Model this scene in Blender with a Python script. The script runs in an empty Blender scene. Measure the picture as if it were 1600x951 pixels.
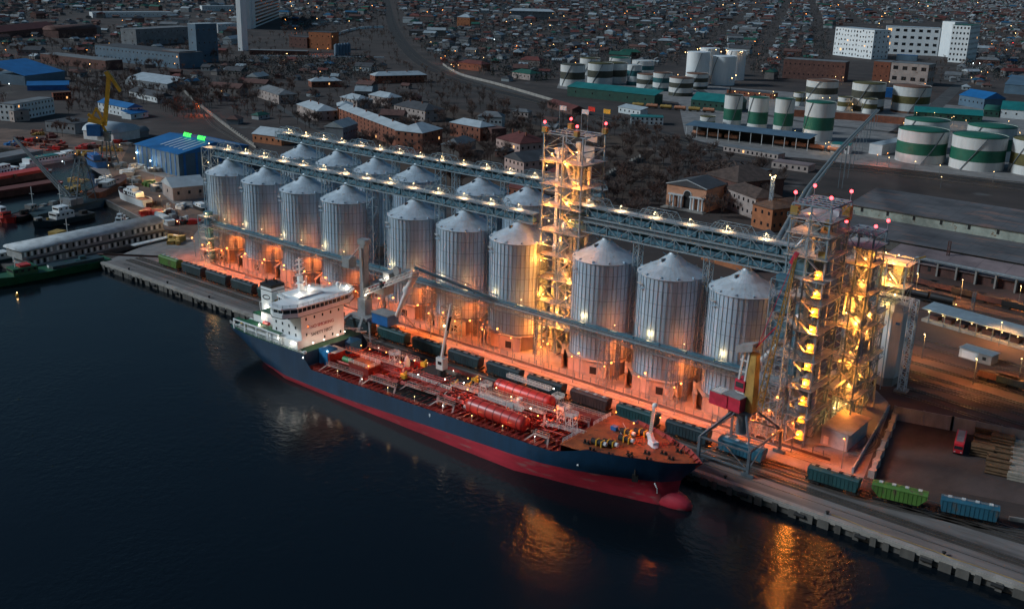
import bpy, math, random
from math import sin, cos, pi, radians, sqrt, atan2, hypot
from mathutils import Vector, Matrix
random.seed(7)
sc = bpy.context.scene
COL = sc.collection
# ------------------------------------------------------------------ camera
CF, PIT, YAW, ROL = 1.62628695, 0.315848438, -0.673222136, 0.0270186160
CPOS = Vector((364.637, -264.321, 122.17))
FW = Vector((sin(YAW)*cos(PIT), cos(YAW)*cos(PIT), -sin(PIT)))
_r = Vector((cos(YAW), -sin(YAW), 0)); _u = _r.cross(FW)
RT = _r*cos(ROL) + _u*sin(ROL); UP = -_r*sin(ROL) + _u*cos(ROL)
cam = bpy.data.cameras.new('camera'); co = bpy.data.objects.new('camera', cam); COL.objects.link(co)
co.matrix_world = Matrix(((RT.x, UP.x, -FW.x, CPOS.x), (RT.y, UP.y, -FW.y, CPOS.y), (RT.z, UP.z, -FW.z, CPOS.z), (0, 0, 0, 1)))
cam.sensor_width = 36; cam.lens = CF*1000/1600*36; cam.clip_start = 1; cam.clip_end = 20000
sc.camera = co
# ------------------------------------------------------------------ dusk sky and a weak broad afterglow from the west
SUNAZ = atan2(-0.62, -0.78)          # direction the light comes from, seen from above
w = bpy.data.worlds.new('World'); sc.world = w; w.use_nodes = True
nt = w.node_tree; bg = nt.nodes['Background']
sky = nt.nodes.new('ShaderNodeTexSky'); sky.sky_type = 'NISHITA'; sky.sun_disc = False
sky.sun_elevation = radians(3.5); sky.sun_rotation = pi/2 - SUNAZ
sky.air_density = 1.3; sky.dust_density = 1.5; sky.ozone_density = 3.0
tint = nt.nodes.new('ShaderNodeMixRGB'); tint.blend_type = 'MULTIPLY'; tint.inputs[0].default_value = 1; tint.inputs[2].default_value = (.80, .97, 1.14, 1)
nt.links.new(sky.outputs[0], tint.inputs[1]); nt.links.new(tint.outputs[0], bg.inputs[0]); bg.inputs[1].default_value = SKYS = 0.084
sl = bpy.data.lights.new('sun', 'SUN'); sl.energy = 1.4; sl.angle = radians(11); sl.color = (0.78, 0.91, 1.0)
so = bpy.data.objects.new('sun', sl); COL.objects.link(so)
_el = radians(32)
so.rotation_euler = Vector((cos(SUNAZ)*cos(_el), sin(SUNAZ)*cos(_el), sin(_el))).to_track_quat('Z', 'Y').to_euler()
sc.view_settings.view_transform = 'Standard'; sc.view_settings.look = 'None'
sc.view_settings.exposure = 0.85; sc.view_settings.gamma = 1
try: sc.view_settings.use_curve_mapping = False
except Exception: pass
LP = .8      # lamp power scale

# ------------------------------------------------------------------ where a point of the photographed place stands
def at(px, py, z=0.0):
    d = FW + RT*((px-800)/(1000*CF)) - UP*((py-475.5)/(1000*CF))
    t = (z-CPOS.z)/d.z
    return CPOS + d*t
def depth(p): return (Vector(p)-CPOS).dot(FW)
def m_per_px(p): return depth(p)/(1000*CF)
def proj(p):
    D = Vector(p)-CPOS; z = D.dot(FW)
    return 800+1000*CF*D.dot(RT)/z, 475.5-1000*CF*D.dot(UP)/z, z

# ------------------------------------------------------------------ materials
_M = {}
def mat(name, col, rough=.7, metal=0., var=.35, scale=.25, stretch=None, bump=0., emit=None, spec=None, rust=None, bands=None, bscale=None):
    """Principled with a patchy base colour; stretch=(x,y,z) makes streaks; rust mixes a second colour in patches; bands = darker seams along z"""
    if name in _M: return _M[name]
    m = bpy.data.materials.new(name); m.use_nodes = True; nt = m.node_tree; N = nt.nodes; L = nt.links
    b = N['Principled BSDF']; b.inputs['Roughness'].default_value = rough; b.inputs['Metallic'].default_value = metal
    if spec is not None: b.inputs['Specular IOR Level'].default_value = spec
    if emit:
        b.inputs['Base Color'].default_value = (*col, 1)
        b.inputs['Emission Color'].default_value = (*col, 1); b.inputs['Emission Strength'].default_value = emit
        m.cycles.emission_sampling = 'NONE'; _M[name] = m; return m
    tc = N.new('ShaderNodeTexCoord'); mp = N.new('ShaderNodeMapping'); oi = N.new('ShaderNodeObjectInfo'); om = N.new('ShaderNodeMath'); om.operation = 'MULTIPLY'; om.inputs[1].default_value = 61; L.new(oi.outputs['Random'], om.inputs[0])
    va = N.new('ShaderNodeVectorMath'); va.operation = 'ADD'; L.new(tc.outputs['Object'], va.inputs[0]); L.new(om.outputs[0], va.inputs[1]); L.new(va.outputs[0], mp.inputs[0])
    if stretch: mp.inputs['Scale'].default_value = stretch
    nz = N.new('ShaderNodeTexNoise'); nz.inputs['Scale'].default_value = scale; nz.inputs['Detail'].default_value = 5; nz.inputs['Roughness'].default_value = .65
    L.new(mp.outputs[0], nz.inputs[0])
    rp = N.new('ShaderNodeValToRGB'); rp.color_ramp.elements[0].position = .3; rp.color_ramp.elements[1].position = .7
    lo = tuple(c*(1-var) for c in col); hi = tuple(min(1, c*(1+var)) for c in col)
    rp.color_ramp.elements[0].color = (*lo, 1); rp.color_ramp.elements[1].color = (*hi, 1)
    L.new(nz.outputs[0], rp.inputs[0]); out = rp.outputs[0]
    if rust:
        n2 = N.new('ShaderNodeTexNoise'); n2.inputs['Scale'].default_value = scale*2.3; n2.inputs['Detail'].default_value = 6; L.new(mp.outputs[0], n2.inputs[0])
        r2 = N.new('ShaderNodeValToRGB'); r2.color_ramp.elements[0].position = rust[1]; r2.color_ramp.elements[1].position = rust[1]+.1
        L.new(n2.outputs[0], r2.inputs[0]); mx = N.new('ShaderNodeMixRGB'); mx.inputs[2].default_value = (*rust[0], 1)
        L.new(r2.outputs[0], mx.inputs[0]); L.new(out, mx.inputs[1]); out = mx.outputs[0]
    if bands:
        sx = N.new('ShaderNodeSeparateXYZ'); L.new(tc.outputs['Object'], sx.inputs[0])
        dv = N.new('ShaderNodeMath'); dv.operation = 'DIVIDE'; dv.inputs[1].default_value = bands[0]; L.new(sx.outputs[bands[2] if len(bands) > 2 else 2], dv.inputs[0])
        fr = N.new('ShaderNodeMath'); fr.operation = 'FRACT'; L.new(dv.outputs[0], fr.inputs[0])
        lt = N.new('ShaderNodeMath'); lt.operation = 'LESS_THAN'; lt.inputs[1].default_value = bands[1]; L.new(fr.outputs[0], lt.inputs[0])
        ml = N.new('ShaderNodeMath'); ml.operation = 'MULTIPLY'; ml.inputs[1].default_value = .55; L.new(lt.outputs[0], ml.inputs[0])
        mx = N.new('ShaderNodeMixRGB'); mx.blend_type = 'MULTIPLY'; mx.inputs[2].default_value = (.25, .25, .28, 1)
        L.new(ml.outputs[0], mx.inputs[0]); L.new(out, mx.inputs[1]); out = mx.outputs[0]
    L.new(out, b.inputs['Base Color'])
    if bump:
        bp = N.new('ShaderNodeBump'); bp.inputs['Strength'].default_value = bump; bp.inputs['Distance'].default_value = .2
        n3 = N.new('ShaderNodeTexNoise'); n3.inputs['Scale'].default_value = bscale or scale*6; n3.inputs['Detail'].default_value = 4
        L.new(tc.outputs['Object'], n3.inputs[0]); L.new(n3.outputs[0], bp.inputs['Height']); L.new(bp.outputs[0], b.inputs['Normal'])
    _M[name] = m; return m
M = {}
def defm(k, *a, **kw): M[k] = mat(k, *a, **kw)
defm('galv', (.33, .44, .53), .6, .12, .22, .6, stretch=(1, 1, .1), bands=(4.0, .04), rust=((.25, .28, .30), .6))
defm('rib', (.19, .25, .29), .6, .3, .2, .5)
defm('galvroof', (.46, .53, .58), .5, .3, .22, .35, rust=((.36, .34, .31), .62))
defm('truss', (.20, .27, .31), .6, .3, .2, .5)
defm('trussdark', (.12, .15, .17), .6, .3, .3, .5)
defm('casing', (.06, .16, .22), .55, .2, .25, .4)
defm('casinglight', (.30, .35, .37), .55, .2, .2, .4)
defm('grating', (.46, .45, .43), .7, .3, .3, .8)
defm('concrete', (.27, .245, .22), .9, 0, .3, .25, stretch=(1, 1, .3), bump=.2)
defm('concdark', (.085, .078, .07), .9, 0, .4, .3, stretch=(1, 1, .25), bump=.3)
defm('asphalt', (.062, .058, .055), .85, 0, .4, .06, bump=.25, bscale=1.5)
defm('paving', (.20, .185, .175), .85, 0, .35, .12, bump=.2, bscale=1.2)
defm('apron', (.15, .13, .12), .85, 0, .55, .09, stretch=(.35, 2.2, 1), bump=.2, bscale=1.2)
defm('dirt', (.044, .030, .025), .95, 0, .6, .022, bump=.4, bscale=.9, rust=((.085, .078, .074), .63))
defm('yardsoil', (.062, .042, .036), .95, 0, .5, .07, stretch=(1, .5, 1), bump=.5, bscale=.5)
defm('railbed', (.050, .040, .034), .95, 0, .4, .2, bump=.4, bscale=2)
defm('railbeddark', (.020, .016, .015), .95, 0, .4, .1, bump=.4, bscale=1)
defm('rail', (.20, .17, .15), .4, .8, .3, .5)
defm('black', (.008, .008, .009), .6)
defm('glass', (.02, .03, .035), .12, 0, .4, .3, spec=.8)
defm('white', (.72, .74, .74), .5, 0, .08, .3, stretch=(1, 1, .3))
defm('offwhite', (.52, .53, .52), .7, 0, .2, .3, stretch=(1, 1, .3))
defm('hullblue', (.006, .036, .080), .45, 0, .35, .3, stretch=(.6, 1, .12), rust=((.05, .055, .06), .69))
defm('hullred', (.36, .018, .034), .55, 0, .45, .2, stretch=(.22, 1, 1.2), rust=((.34, .10, .10), .6))
defm('deckred', (.20, .014, .012), .55, 0, .4, .3, rust=((.30, .05, .03), .56))
defm('deckgreen', (.008, .085, .035), .55, 0, .3, .4)
defm('deckorange', (.24, .055, .018), .55, 0, .4, .35, rust=((.10, .03, .015), .58))
defm('tankred', (.50, .030, .022), .38, 0, .15, .4)
defm('deckblack', (.015, .016, .018), .75, 0, .4, .5)
defm('yellow', (.60, .33, .03), .5, 0, .2, .4)
defm('craneyel', (.34, .21, .05), .55, 0, .3, .4, rust=((.2, .08, .03), .66))
defm('cranered', (.42, .02, .05), .5, 0, .3, .4)
defm('cranegrey', (.23, .245, .25), .55, .1, .25, .4)
defm('ropered', (.35, .02, .015), .7)
defm('blue', (.012, .12, .34), .55, 0, .25, .3)
defm('tarpblue', (.015, .16, .36), .5, 0, .3, .5)
defm('pipe', (.34, .035, .025), .45, .2, .3, .5)
defm('pipegrey', (.26, .27, .27), .45, .4, .3, .5)
defm('wagteal', (.012, .058, .062), .55, 0, .3, .3, stretch=(1, 1, .3))
defm('wagdark', (.014, .036, .044), .6, 0, .35, .3, stretch=(1, 1, .3))
defm('waggreen', (.075, .17, .03), .55, 0, .3, .3, stretch=(1, 1, .3), rust=((.10, .08, .04), .58))
defm('wagblue', (.018, .10, .15), .55, 0, .3, .3, stretch=(1, 1, .3), rust=((.09, .085, .075), .58))
defm('wagbrown', (.075, .030, .026), .6, 0, .35, .3)
defm('under', (.012, .011, .011), .8)
defm('bark', (.050, .038, .032), .95)
defm('twig', (.115, .078, .066), .95, 0, .3, .4)
defm('twigred', (.13, .072, .056), .95, 0, .3, .4)
defm('ever', (.012, .026, .018), .9, 0, .4, .5)
defm('log', (.12, .065, .03), .85, 0, .4, .7)
defm('timber', (.30, .26, .21), .85, 0, .3, .7)
EM = dict(warm=mat('lamp_warm', (1, .60, .24), emit=5), orange=mat('lamp_orange', (1, .34, .07), emit=5), white=mat('lamp_white', (1, .93, .8), emit=8),
          red=mat('lamp_red', (1, .05, .06), emit=5), green=mat('sign_green', (.05, 1, .08), emit=1.2), win=mat('lit_window', (1, .50, .18), emit=.7), cold=mat('lamp_cold', (.8, .95, 1), emit=7))
LC = dict(warm=(1, .58, .22), orange=(1, .15, .016), white=(1, .86, .66), red=(1, .08, .08), cold=(.8, .95, 1), yellow=(1, .60, .16))

# ------------------------------------------------------------------ mesh builder
class MB:
    def __init__(s, mats=None):
        s.v = []; s.f = []; s.mi = []; s.sm = []; s.T = None; s.mats = [] ; s._mk = {}
        s.m = 0
        if mats is not None: s.use(mats)
    def use(s, key):
        mm = M[key] if isinstance(key, str) else key
        if mm.name not in s._mk: s._mk[mm.name] = len(s.mats); s.mats.append(mm)
        s.m = s._mk[mm.name]; return s
    def add(s, vs, fs, smooth=False):
        o = len(s.v)
        if s.T is not None: vs = [tuple(s.T @ Vector(v)) for v in vs]
        s.v += [tuple(v) for v in vs]; s.f += [tuple(i+o for i in f) for f in fs]
        s.mi += [s.m]*len(fs); s.sm += [smooth]*len(fs); return s
    def box(s, x0, x1, y0, y1, z0, z1):
        v = [(x0, y0, z0), (x1, y0, z0), (x1, y1, z0), (x0, y1, z0), (x0, y0, z1), (x1, y0, z1), (x1, y1, z1), (x0, y1, z1)]
        return s.add(v, [(3, 2, 1, 0), (4, 5, 6, 7), (0, 1, 5, 4), (1, 2, 6, 5), (2, 3, 7, 6), (3, 0, 4, 7)])
    def cbox(s, cx, cy, cz, sx, sy, sz, rz=0):
        c, d = cos(rz), sin(rz); v = []
        for z in (cz, cz+sz):
            for a, b in ((-1, -1), (1, -1), (1, 1), (-1, 1)):
                x, y = a*sx/2, b*sy/2; v.append((cx+x*c-y*d, cy+x*d+y*c, z))
        return s.add(v, [(3, 2, 1, 0), (4, 5, 6, 7), (0, 1, 5, 4), (1, 2, 6, 5), (2, 3, 7, 6), (3, 0, 4, 7)])
    def beam(s, p, q, w=.2, h=None):
        p, q = Vector(p), Vector(q); d = q-p
        if d.length < 1e-4: return s
        h = h or w; d.normalize(); a = d.cross(Vector((0, 0, 1)))
        a = Vector((1, 0, 0)) if a.length < 1e-3 else a.normalized()
        b = a.cross(d).normalized(); a = a*w/2; b = b*h/2
        v = [p-a-b, p+a-b, p+a+b, p-a+b, q-a-b, q+a-b, q+a+b, q-a+b]
        return s.add(v, [(3, 2, 1, 0), (4, 5, 6, 7), (0, 1, 5, 4), (1, 2, 6, 5), (2, 3, 7, 6), (3, 0, 4, 7)])
    def rod(s, p, q, r, n=8, r2=None, caps=True):
        p, q = Vector(p), Vector(q); d = (q-p)
        if d.length < 1e-4: return s
        d.normalize(); a = d.cross(Vector((0, 0, 1)))
        a = Vector((1, 0, 0)) if a.length < 1e-3 else a.normalized()
        b = d.cross(a); r2 = r if r2 is None else r2; v = []
        for c, rr in ((p, r), (q, r2)):
            for i in range(n): t = 2*pi*i/n; v.append(c+a*cos(t)*rr+b*sin(t)*rr)
        s.add(v, [(i, (i+1) % n, n+(i+1) % n, n+i) for i in range(n)], n > 5)
        if caps: s.add(v, [tuple(range(n))[::-1], tuple(range(n, 2*n))])
        return s
    def lathe(s, prof, n=16, cx=0, cy=0, smooth=True, rf=None, cap=True):
        v = []
        for r, z in prof:
            for i in range(n):
                t = 2*pi*i/n; rr = r if rf is None else rf(r, i); v.append((cx+rr*cos(t), cy+rr*sin(t), z))
        k = len(prof); f = [(j*n+i, j*n+(i+1) % n, (j+1)*n+(i+1) % n, (j+1)*n+i) for j in range(k-1) for i in range(n)]
        s.add(v, f, smooth)
        if cap: s.add(v[:n], [tuple(range(n))[::-1]]); s.add(v[-n:], [tuple(range(n))])
        return s
    def prism(s, pts, z0, z1):
        n = len(pts); v = [(*p[:2], z0) for p in pts]+[(*p[:2], z1) for p in pts]
        return s.add(v, [tuple(range(n))[::-1], tuple(range(n, 2*n))]+[(i, (i+1) % n, n+(i+1) % n, n+i) for i in range(n)])
    def path(s, pts, r, n=6):
        for a, b in zip(pts[:-1], pts[1:]): s.rod(a, b, r, n)
        return s
    def strip(s, pts, w, z=0, zt=None):
        """flat ribbon along pts"""
        L = [];
        for i, p in enumerate(pts):
            a = Vector(pts[max(0, i-1)][:2]); b = Vector(pts[min(len(pts)-1, i+1)][:2]); d = (b-a).normalized(); nrm = Vector((-d.y, d.x))*w/2
            L.append((p[0]-nrm.x, p[1]-nrm.y, z)); L.append((p[0]+nrm.x, p[1]+nrm.y, z))
        return s.add(L, [(2*i, 2*i+2, 2*i+3, 2*i+1) for i in range(len(pts)-1)])
    def build(s, name, parent=None, label=None, cat=None, group=None, kind=None, loc=None):
        me = bpy.data.meshes.new(name); me.from_pydata(s.v, [], s.f)
        for mm in s.mats: me.materials.append(mm)
        me.polygons.foreach_set('material_index', s.mi); me.polygons.foreach_set('use_smooth', s.sm); me.update()
        o = bpy.data.objects.new(name, me); COL.objects.link(o)
        if parent is not None: o.parent = parent
        if loc is not None: o.location = loc
        tag(o, label, cat, group, kind); return o
def tag(o, label=None, cat=None, group=None, kind=None):
    if label: o['label'] = label
    if cat: o['category'] = cat
    if group: o['group'] = group
    if kind: o['kind'] = kind
def thing(name, label, cat, loc=(0, 0, 0), rz=0, group=None):
    o = bpy.data.objects.new(name, None); COL.objects.link(o); o.empty_display_size = .5
    o.location = loc; o.rotation_euler = (0, 0, rz); tag(o, label, cat, group); return o
def dup(root, loc=None, rz=None, label=None, group=None, parent=None):
    r = root.copy(); COL.objects.link(r)
    if parent is not None: r.parent = parent
    if loc is not None: r.location = loc
    if rz is not None: r.rotation_euler = (0, 0, rz)
    if label: r['label'] = label
    if group: r['group'] = group
    for ch in list(KIDS.get(root.name, ())) or [c for c in root.children]: dup(ch, parent=r)
    return r
KIDS = {}
_bulb = {}
def bulb(parent, p, kind='warm', r=.25, power=0, name='bulb', color=None, spot=False):
    """the glowing part of a lamp, with its light"""
    k = (kind, r)
    if k not in _bulb:
        b = MB(EM[kind]); b.lathe([(.01, -r), (r*.8, -r*.6), (r, 0), (r*.8, r*.6), (.01, r)], 6); o = b.build(name, parent, loc=p); _bulb[k] = o.data
    else:
        o = bpy.data.objects.new(name, _bulb[k]); COL.objects.link(o); o.parent = parent; o.location = p
    if power:
        l = bpy.data.lights.new('light', 'SPOT' if spot else 'POINT'); l.energy = power*LP
        if spot: l.spot_size = radians(150); l.spot_blend = .5
        l.color = color or LC[kind]; l.shadow_soft_size = max(.3, r*1.2)
        lo = bpy.data.objects.new('light', l); COL.objects.link(lo); lo.parent = parent; lo.location = (p[0], p[1], p[2])
    o.visible_shadow = True
    return o
_nolight = None
def ordinal(i): return ['first', 'second', 'third', 'fourth', 'fifth', 'sixth', 'seventh', 'eighth', 'ninth', 'tenth', 'eleventh', 'twelfth', 'thirteenth', 'fourteenth', 'fifteenth', 'sixteenth', 'seventeenth', 'eighteenth', 'nineteenth', 'twentieth'][i] if i < 20 else '%d%s' % (i+1, {1: 'st', 2: 'nd', 3: 'rd'}.get((i+1) % 10 if (i+1)//10 % 10 != 1 else 0, 'th'))
# ================================================================== setting: land, water, quay, roads
QY = -46.5; WZ = -2.6
coast = [(3200, QY), (-28, QY), (-41, -39)]
for px, py in ((197, 396), (262, 372), (262, 361), (226, 344), (156, 309), (153, 298), (180, 282), (165, 263), (134, 246), (64, 236), (-60, 228), (-500, 200)):
    p = at(px, py); coast.append((p.x, p.y))
land = coast+[(-9000, 1500), (-9000, 12000), (9000, 12000), (9000, QY)]
b = MB('dirt'); b.add([(x, y, 0) for x, y in land], [tuple(range(len(land)))[::-1]]); b.build('ground', kind='structure')
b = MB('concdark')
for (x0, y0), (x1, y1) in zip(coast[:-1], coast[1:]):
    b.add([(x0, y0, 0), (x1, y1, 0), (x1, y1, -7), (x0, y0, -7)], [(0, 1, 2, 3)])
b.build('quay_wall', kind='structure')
mw = bpy.data.materials.new('water'); mw.use_nodes = True; nt = mw.node_tree; bs = nt.nodes['Principled BSDF']
bs.inputs['Base Color'].default_value = (.004, .007, .010, 1); bs.inputs['Roughness'].default_value = .15; bs.inputs['IOR'].default_value = 1.33; bs.inputs['Specular IOR Level'].default_value = .32
tcx = nt.nodes.new('ShaderNodeTexCoord')
n1 = nt.nodes.new('ShaderNodeTexNoise'); n1.inputs['Scale'].default_value = .55; n1.inputs['Detail'].default_value = 4; n1.inputs['Distortion'].default_value = .4
n2 = nt.nodes.new('ShaderNodeTexNoise'); n2.inputs['Scale'].default_value = .018; n2.inputs['Detail'].default_value = 3
mlt = nt.nodes.new('ShaderNodeMath'); mlt.operation = 'MULTIPLY'
bp = nt.nodes.new('ShaderNodeBump'); bp.inputs['Strength'].default_value = .5; bp.inputs['Distance'].default_value = .3
for n in (n1, n2): nt.links.new(tcx.outputs['Object'], n.inputs[0])
cr = nt.nodes.new('ShaderNodeValToRGB'); cr.color_ramp.elements[0].position = .42; cr.color_ramp.elements[0].color = (.12, .12, .12, 1); cr.color_ramp.elements[1].position = .62
nt.links.new(n2.outputs[0], cr.inputs[0]); nt.links.new(n1.outputs[0], mlt.inputs[0]); nt.links.new(cr.outputs[0], mlt.inputs[1])
nt.links.new(mlt.outputs[0], bp.inputs['Height']); nt.links.new(bp.outputs[0], bs.inputs['Normal'])
M['water'] = mw
b = MB('water'); b.add([(-9000, -3000, WZ), (4000, -3000, WZ), (4000, 1600, WZ), (-9000, 1600, WZ)], [(0, 1, 2, 3)]); b.build('water', kind='structure')
# quay coping, fender piles and the apron behind it
b = MB('concrete'); b.box(-28, 420, QY-.25, QY+1.2, .01, .28); b.box(-28, 420, QY-.55, QY-.25, -.9, .05); b.build('quay_coping', kind='structure')
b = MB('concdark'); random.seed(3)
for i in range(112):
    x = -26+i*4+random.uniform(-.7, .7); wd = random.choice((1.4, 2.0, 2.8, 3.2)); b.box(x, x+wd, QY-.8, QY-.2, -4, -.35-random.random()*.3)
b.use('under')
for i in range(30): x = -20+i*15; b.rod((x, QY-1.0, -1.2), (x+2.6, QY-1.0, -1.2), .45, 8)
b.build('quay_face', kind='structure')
b = MB('apron'); b.add([(-28, QY+1.2, .004), (420, QY+1.2, .004), (420, -27.5, .004), (-20, -27.5, .004)], [(0, 1, 2, 3)]); b.build('quay_apron', kind='structure')
b = MB('paving'); pts = [(-28, -45.3), (-20, -27.5), (288, -27.5), (276, 26), (262, 62), (-40, 80), (-200, 120)]+[tuple(at(*q)[:2]) for q in ((140, 262), (178, 285), (158, 309), (226, 344), (258, 358), (258, 371), (199, 394))]
b.add([(x, y, .006) for x, y in pts], [tuple(range(len(pts)))]); b.build('pavement', kind='structure')
b = MB('paving'); b.strip([(-60, 30), (-22, -8), (-8, -20), (6, -23), (60, -23), (280, -23)], 8, .012); b.build('road', kind='structure')
b = MB('concrete')
for y0, y1 in ((-18.9, -18.5), ): b.box(8, 279, y0, y1, .0, .14)
b.build('kerb', kind='structure')
def track(pts, name='rail_track', z=.02, sleepers=True, ballast=True):
    b = MB('railbed')
    if ballast: b.strip(pts, 3.4, z)
    b.use('rail')
    for s in (-.76, .76):
        for i in range(len(pts)-1):
            a = Vector((*pts[i][:2], 0)); c = Vector((*pts[i+1][:2], 0)); d = (c-a).normalized(); n = Vector((-d.y, d.x, 0))*s
            b.beam(a+n+Vector((0, 0, z+.14)), c+n+d*.2+Vector((0, 0, z+.14)), .17, .2)
    return b.build(name, kind='structure')
wt = [(-24, -32), (285, -32), (297, -30.5), (313, -26.5), (345, -15), (420, 18)]
track(wt); track([(-24, -36.5), (420, -36.5)]); track([(250, -28.4), (300, -28), (420, -20)])
for y in (-41, -21.3): b = MB('rail'); b.box(-20 if y < -30 else 100, 420, y-.1, y+.1, .012, .12); b.build('crane_rail', kind='structure')
# soil yard with its walls
yc = [at(1375, 745), at(1398, 648), at(1640, 700), at(1660, 800)]
b = MB('yardsoil'); b.add([(p.x, p.y, .03) for p in yc], [(3, 2, 1, 0)] if False else [(0, 3, 2, 1)]); b.build('yard_soil', kind='structure')
# ================================================================== lattice builders
def truss_box(b, x0, x1, y0, y1, z0, z1, step=4.0, w=.32, wd=.19, arch=False):
    n = max(1, round((x1-x0)/step)); dx = (x1-x0)/n
    for y in (y0, y1):
        for z in (z0, z1): b.beam((x0, y, z), (x1, y, z), w)
        for i in range(n+1):
            x = x0+i*dx; b.beam((x, y, z0), (x, y, z1), wd)
            if i < n: b.beam((x, y, z0 if i % 2 else z1), (x+dx, y, z1 if i % 2 else z0), wd)
    for i in range(n+1):
        x = x0+i*dx; b.beam((x, y0, z0), (x, y1, z0), wd); b.beam((x, y0, z1), (x, y1, z1), wd)
        if i < n: b.beam((x, y0 if i % 2 else y1, z1), (x+dx, y1 if i % 2 else y0, z1), wd*.8)
def lattice_mast(b, x, y, z0, z1, sx=1.6, sy=1.6, w=.2, step=None, wd=.1):
    step = step or max(sx, sy); n = max(1, round((z1-z0)/step)); dz = (z1-z0)/n
    cs = [(x-sx/2, y-sy/2), (x+sx/2, y-sy/2), (x+sx/2, y+sy/2), (x-sx/2, y+sy/2)]
    for c in cs: b.beam((*c, z0), (*c, z1), w)
    for i in range(n):
        za, zb = z0+i*dz, z0+(i+1)*dz
        for k in range(4):
            p, q = cs[k], cs[(k+1) % 4]
            b.beam((*p, zb), (*q, zb), wd); b.beam((*(p if i % 2 else q), za), (*(q if i % 2 else p), zb), wd)
# ================================================================== grain silos
D_, G1, G2 = 24.14, 11.661, 10.039
def sx_(i): return i*D_+(G1 if i >= 4 else 0)+(G2 if i >= 7 else 0)
SR, ZW, ZE, ZT = 10.0, 4.3, 35.8, 41.6
def make_silo():
    t = thing('grain_silo', 'silo', 'silo', (0, 0, 0))
    b = MB('galv'); n = 88
    b.lathe([(SR, ZW), (SR, ZE)], n, smooth=True, cap=False)
    b.use('rib')
    for k in range(44): a = 2*pi*k/44; b.cbox((SR+.06)*cos(a), (SR+.06)*sin(a), ZW, .16, .13, ZE-ZW-.1, a)
    b.use('trussdark')
    for z in (ZW+.3, ZE-.25): b.lathe([(SR+.10, z), (SR+.2, z+.06), (SR+.2, z+.2), (SR+.10, z+.26)], 48, cap=False)
    b.build('wall', t)
    b = MB('galvroof'); n = 72
    b.lathe([(SR+.35, ZE-.1), (SR+.35, ZE+.02), (SR*.5, ZE+2.75), (1.3, ZT-.25)], n, rf=lambda r, i: r*(1.0 if i % 2 else .994), smooth=False, cap=False)
    b.lathe([(1.35, ZT-.5), (1.35, ZT+.1), (.5, ZT+.7)], 16)
    b.build('roof', t)
    # rim vents and roof hatch
    for k in range(12): b = MB('galv'); a = 2*pi*k/12+.2; b.cbox(9.6*cos(a), 9.6*sin(a), ZE+.2, .8, .5, .55, a); b.build('roof_vent', t)
    b = MB('trussdark'); a = radians(248); b.cbox(3.4*cos(a), 3.4*sin(a), ZE+3.55, 1.7, .55, .9, a); b.build('roof_hatch', t)
    b = MB('galv'); a = radians(-122)
    for s in (-.35, .35): b.beam(((SR+.45)*cos(a)-s*sin(a), (SR+.45)*sin(a)+s*cos(a), ZW), ((SR+.45)*cos(a)-s*sin(a), (SR+.45)*sin(a)+s*cos(a), ZE+.9), .08)
    for k in range(64): z = ZW+.5*k; b.beam(((SR+.45)*cos(a)-.35*sin(a), (SR+.45)*sin(a)+.35*cos(a), z), ((SR+.45)*cos(a)+.35*sin(a), (SR+.45)*sin(a)-.35*cos(a), z), .05)
    b.box(-5.6, -3.6, -9.9, -9.0, 31.8, 31.9)
    b.build('ladder', t)
    b = MB('grating')
    for k in range(3): b.cbox((SR+.7)*cos(a+.05), (SR+.7)*sin(a+.05), 33.2+k*.7, 2.6, 1.0 if k == 0 else .06, .08, a+pi/2)
    b.build('ladder_platform', t)
    b = MB('concrete'); R = 10.9; rr = R/cos(pi/8)
    pts = [(rr*cos(pi/8+k*pi/4), rr*sin(pi/8+k*pi/4)) for k in range(8)]; b.prism(pts, 0, ZW)
    pts = [((rr+.3)*cos(pi/8+k*pi/4), (rr+.3)*sin(pi/8+k*pi/4)) for k in range(8)]; b.prism(pts, ZW, ZW+.25)
    b.build('base', t)
    b = MB('concrete')   # wing wall with sloping coping on the right-hand front face
    p0 = Vector((1.5, -11.6, 0)); p1 = Vector((9.2, -9.8, 0)); d = (p1-p0); ang = atan2(d.y, d.x); m = (p0+p1)/2
    b.cbox(m.x, m.y, 0, d.length, .5, 4.9, ang); b.cbox(m.x, m.y-.1, 4.9, d.length+.4, 1.1, .3, ang); b.build('wing_wall', t); b = MB('concrete')
    p2 = Vector((-11.8, -3.4, 0)); p3 = Vector((-6.6, -11.6, 0)); d = p3-p2; ang2 = atan2(d.y, d.x); m2 = (p2+p3)/2
    b.cbox(m2.x, m2.y, 0, d.length, .5, 4.6, ang2); b.cbox(m2.x, m2.y, 4.6, d.length+.3, .9, .25, ang2)
    b.build('wing_wall', t)
    b = MB('black'); q = p0+(p1-p0)*.45; b.cbox(q.x+.07, q.y-.28, .9, 2.2, .12, 2.3, ang); b.build('door_opening', t)
    return t
proto = make_silo(); bpy.context.view_layer.update()
front_note = ['leftmost, beside the blue warehouse', 'between the first and third', 'behind the bridge of the tanker', 'left of the wide gap', 'behind the grey ship loader', 'middle of the group of three', 'left of the floodlit tower', 'right of the floodlit tower', 'ninth from the left', 'rightmost, beside the yellow crane']
for i in range(10):
    lb = 'steel grain silo, %s in the front row, %s' % (ordinal(i), front_note[i])
    o = proto if i == 0 else dup(proto)
    o.location = (sx_(i), 0, 0); o['label'] = lb; o['group'] = 'front row of grain silos'
back_note = ['leftmost', 'second from the left', 'third from the left', 'left of the gap', 'right of the gap', 'rightmost, beside the centre tower']
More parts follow.
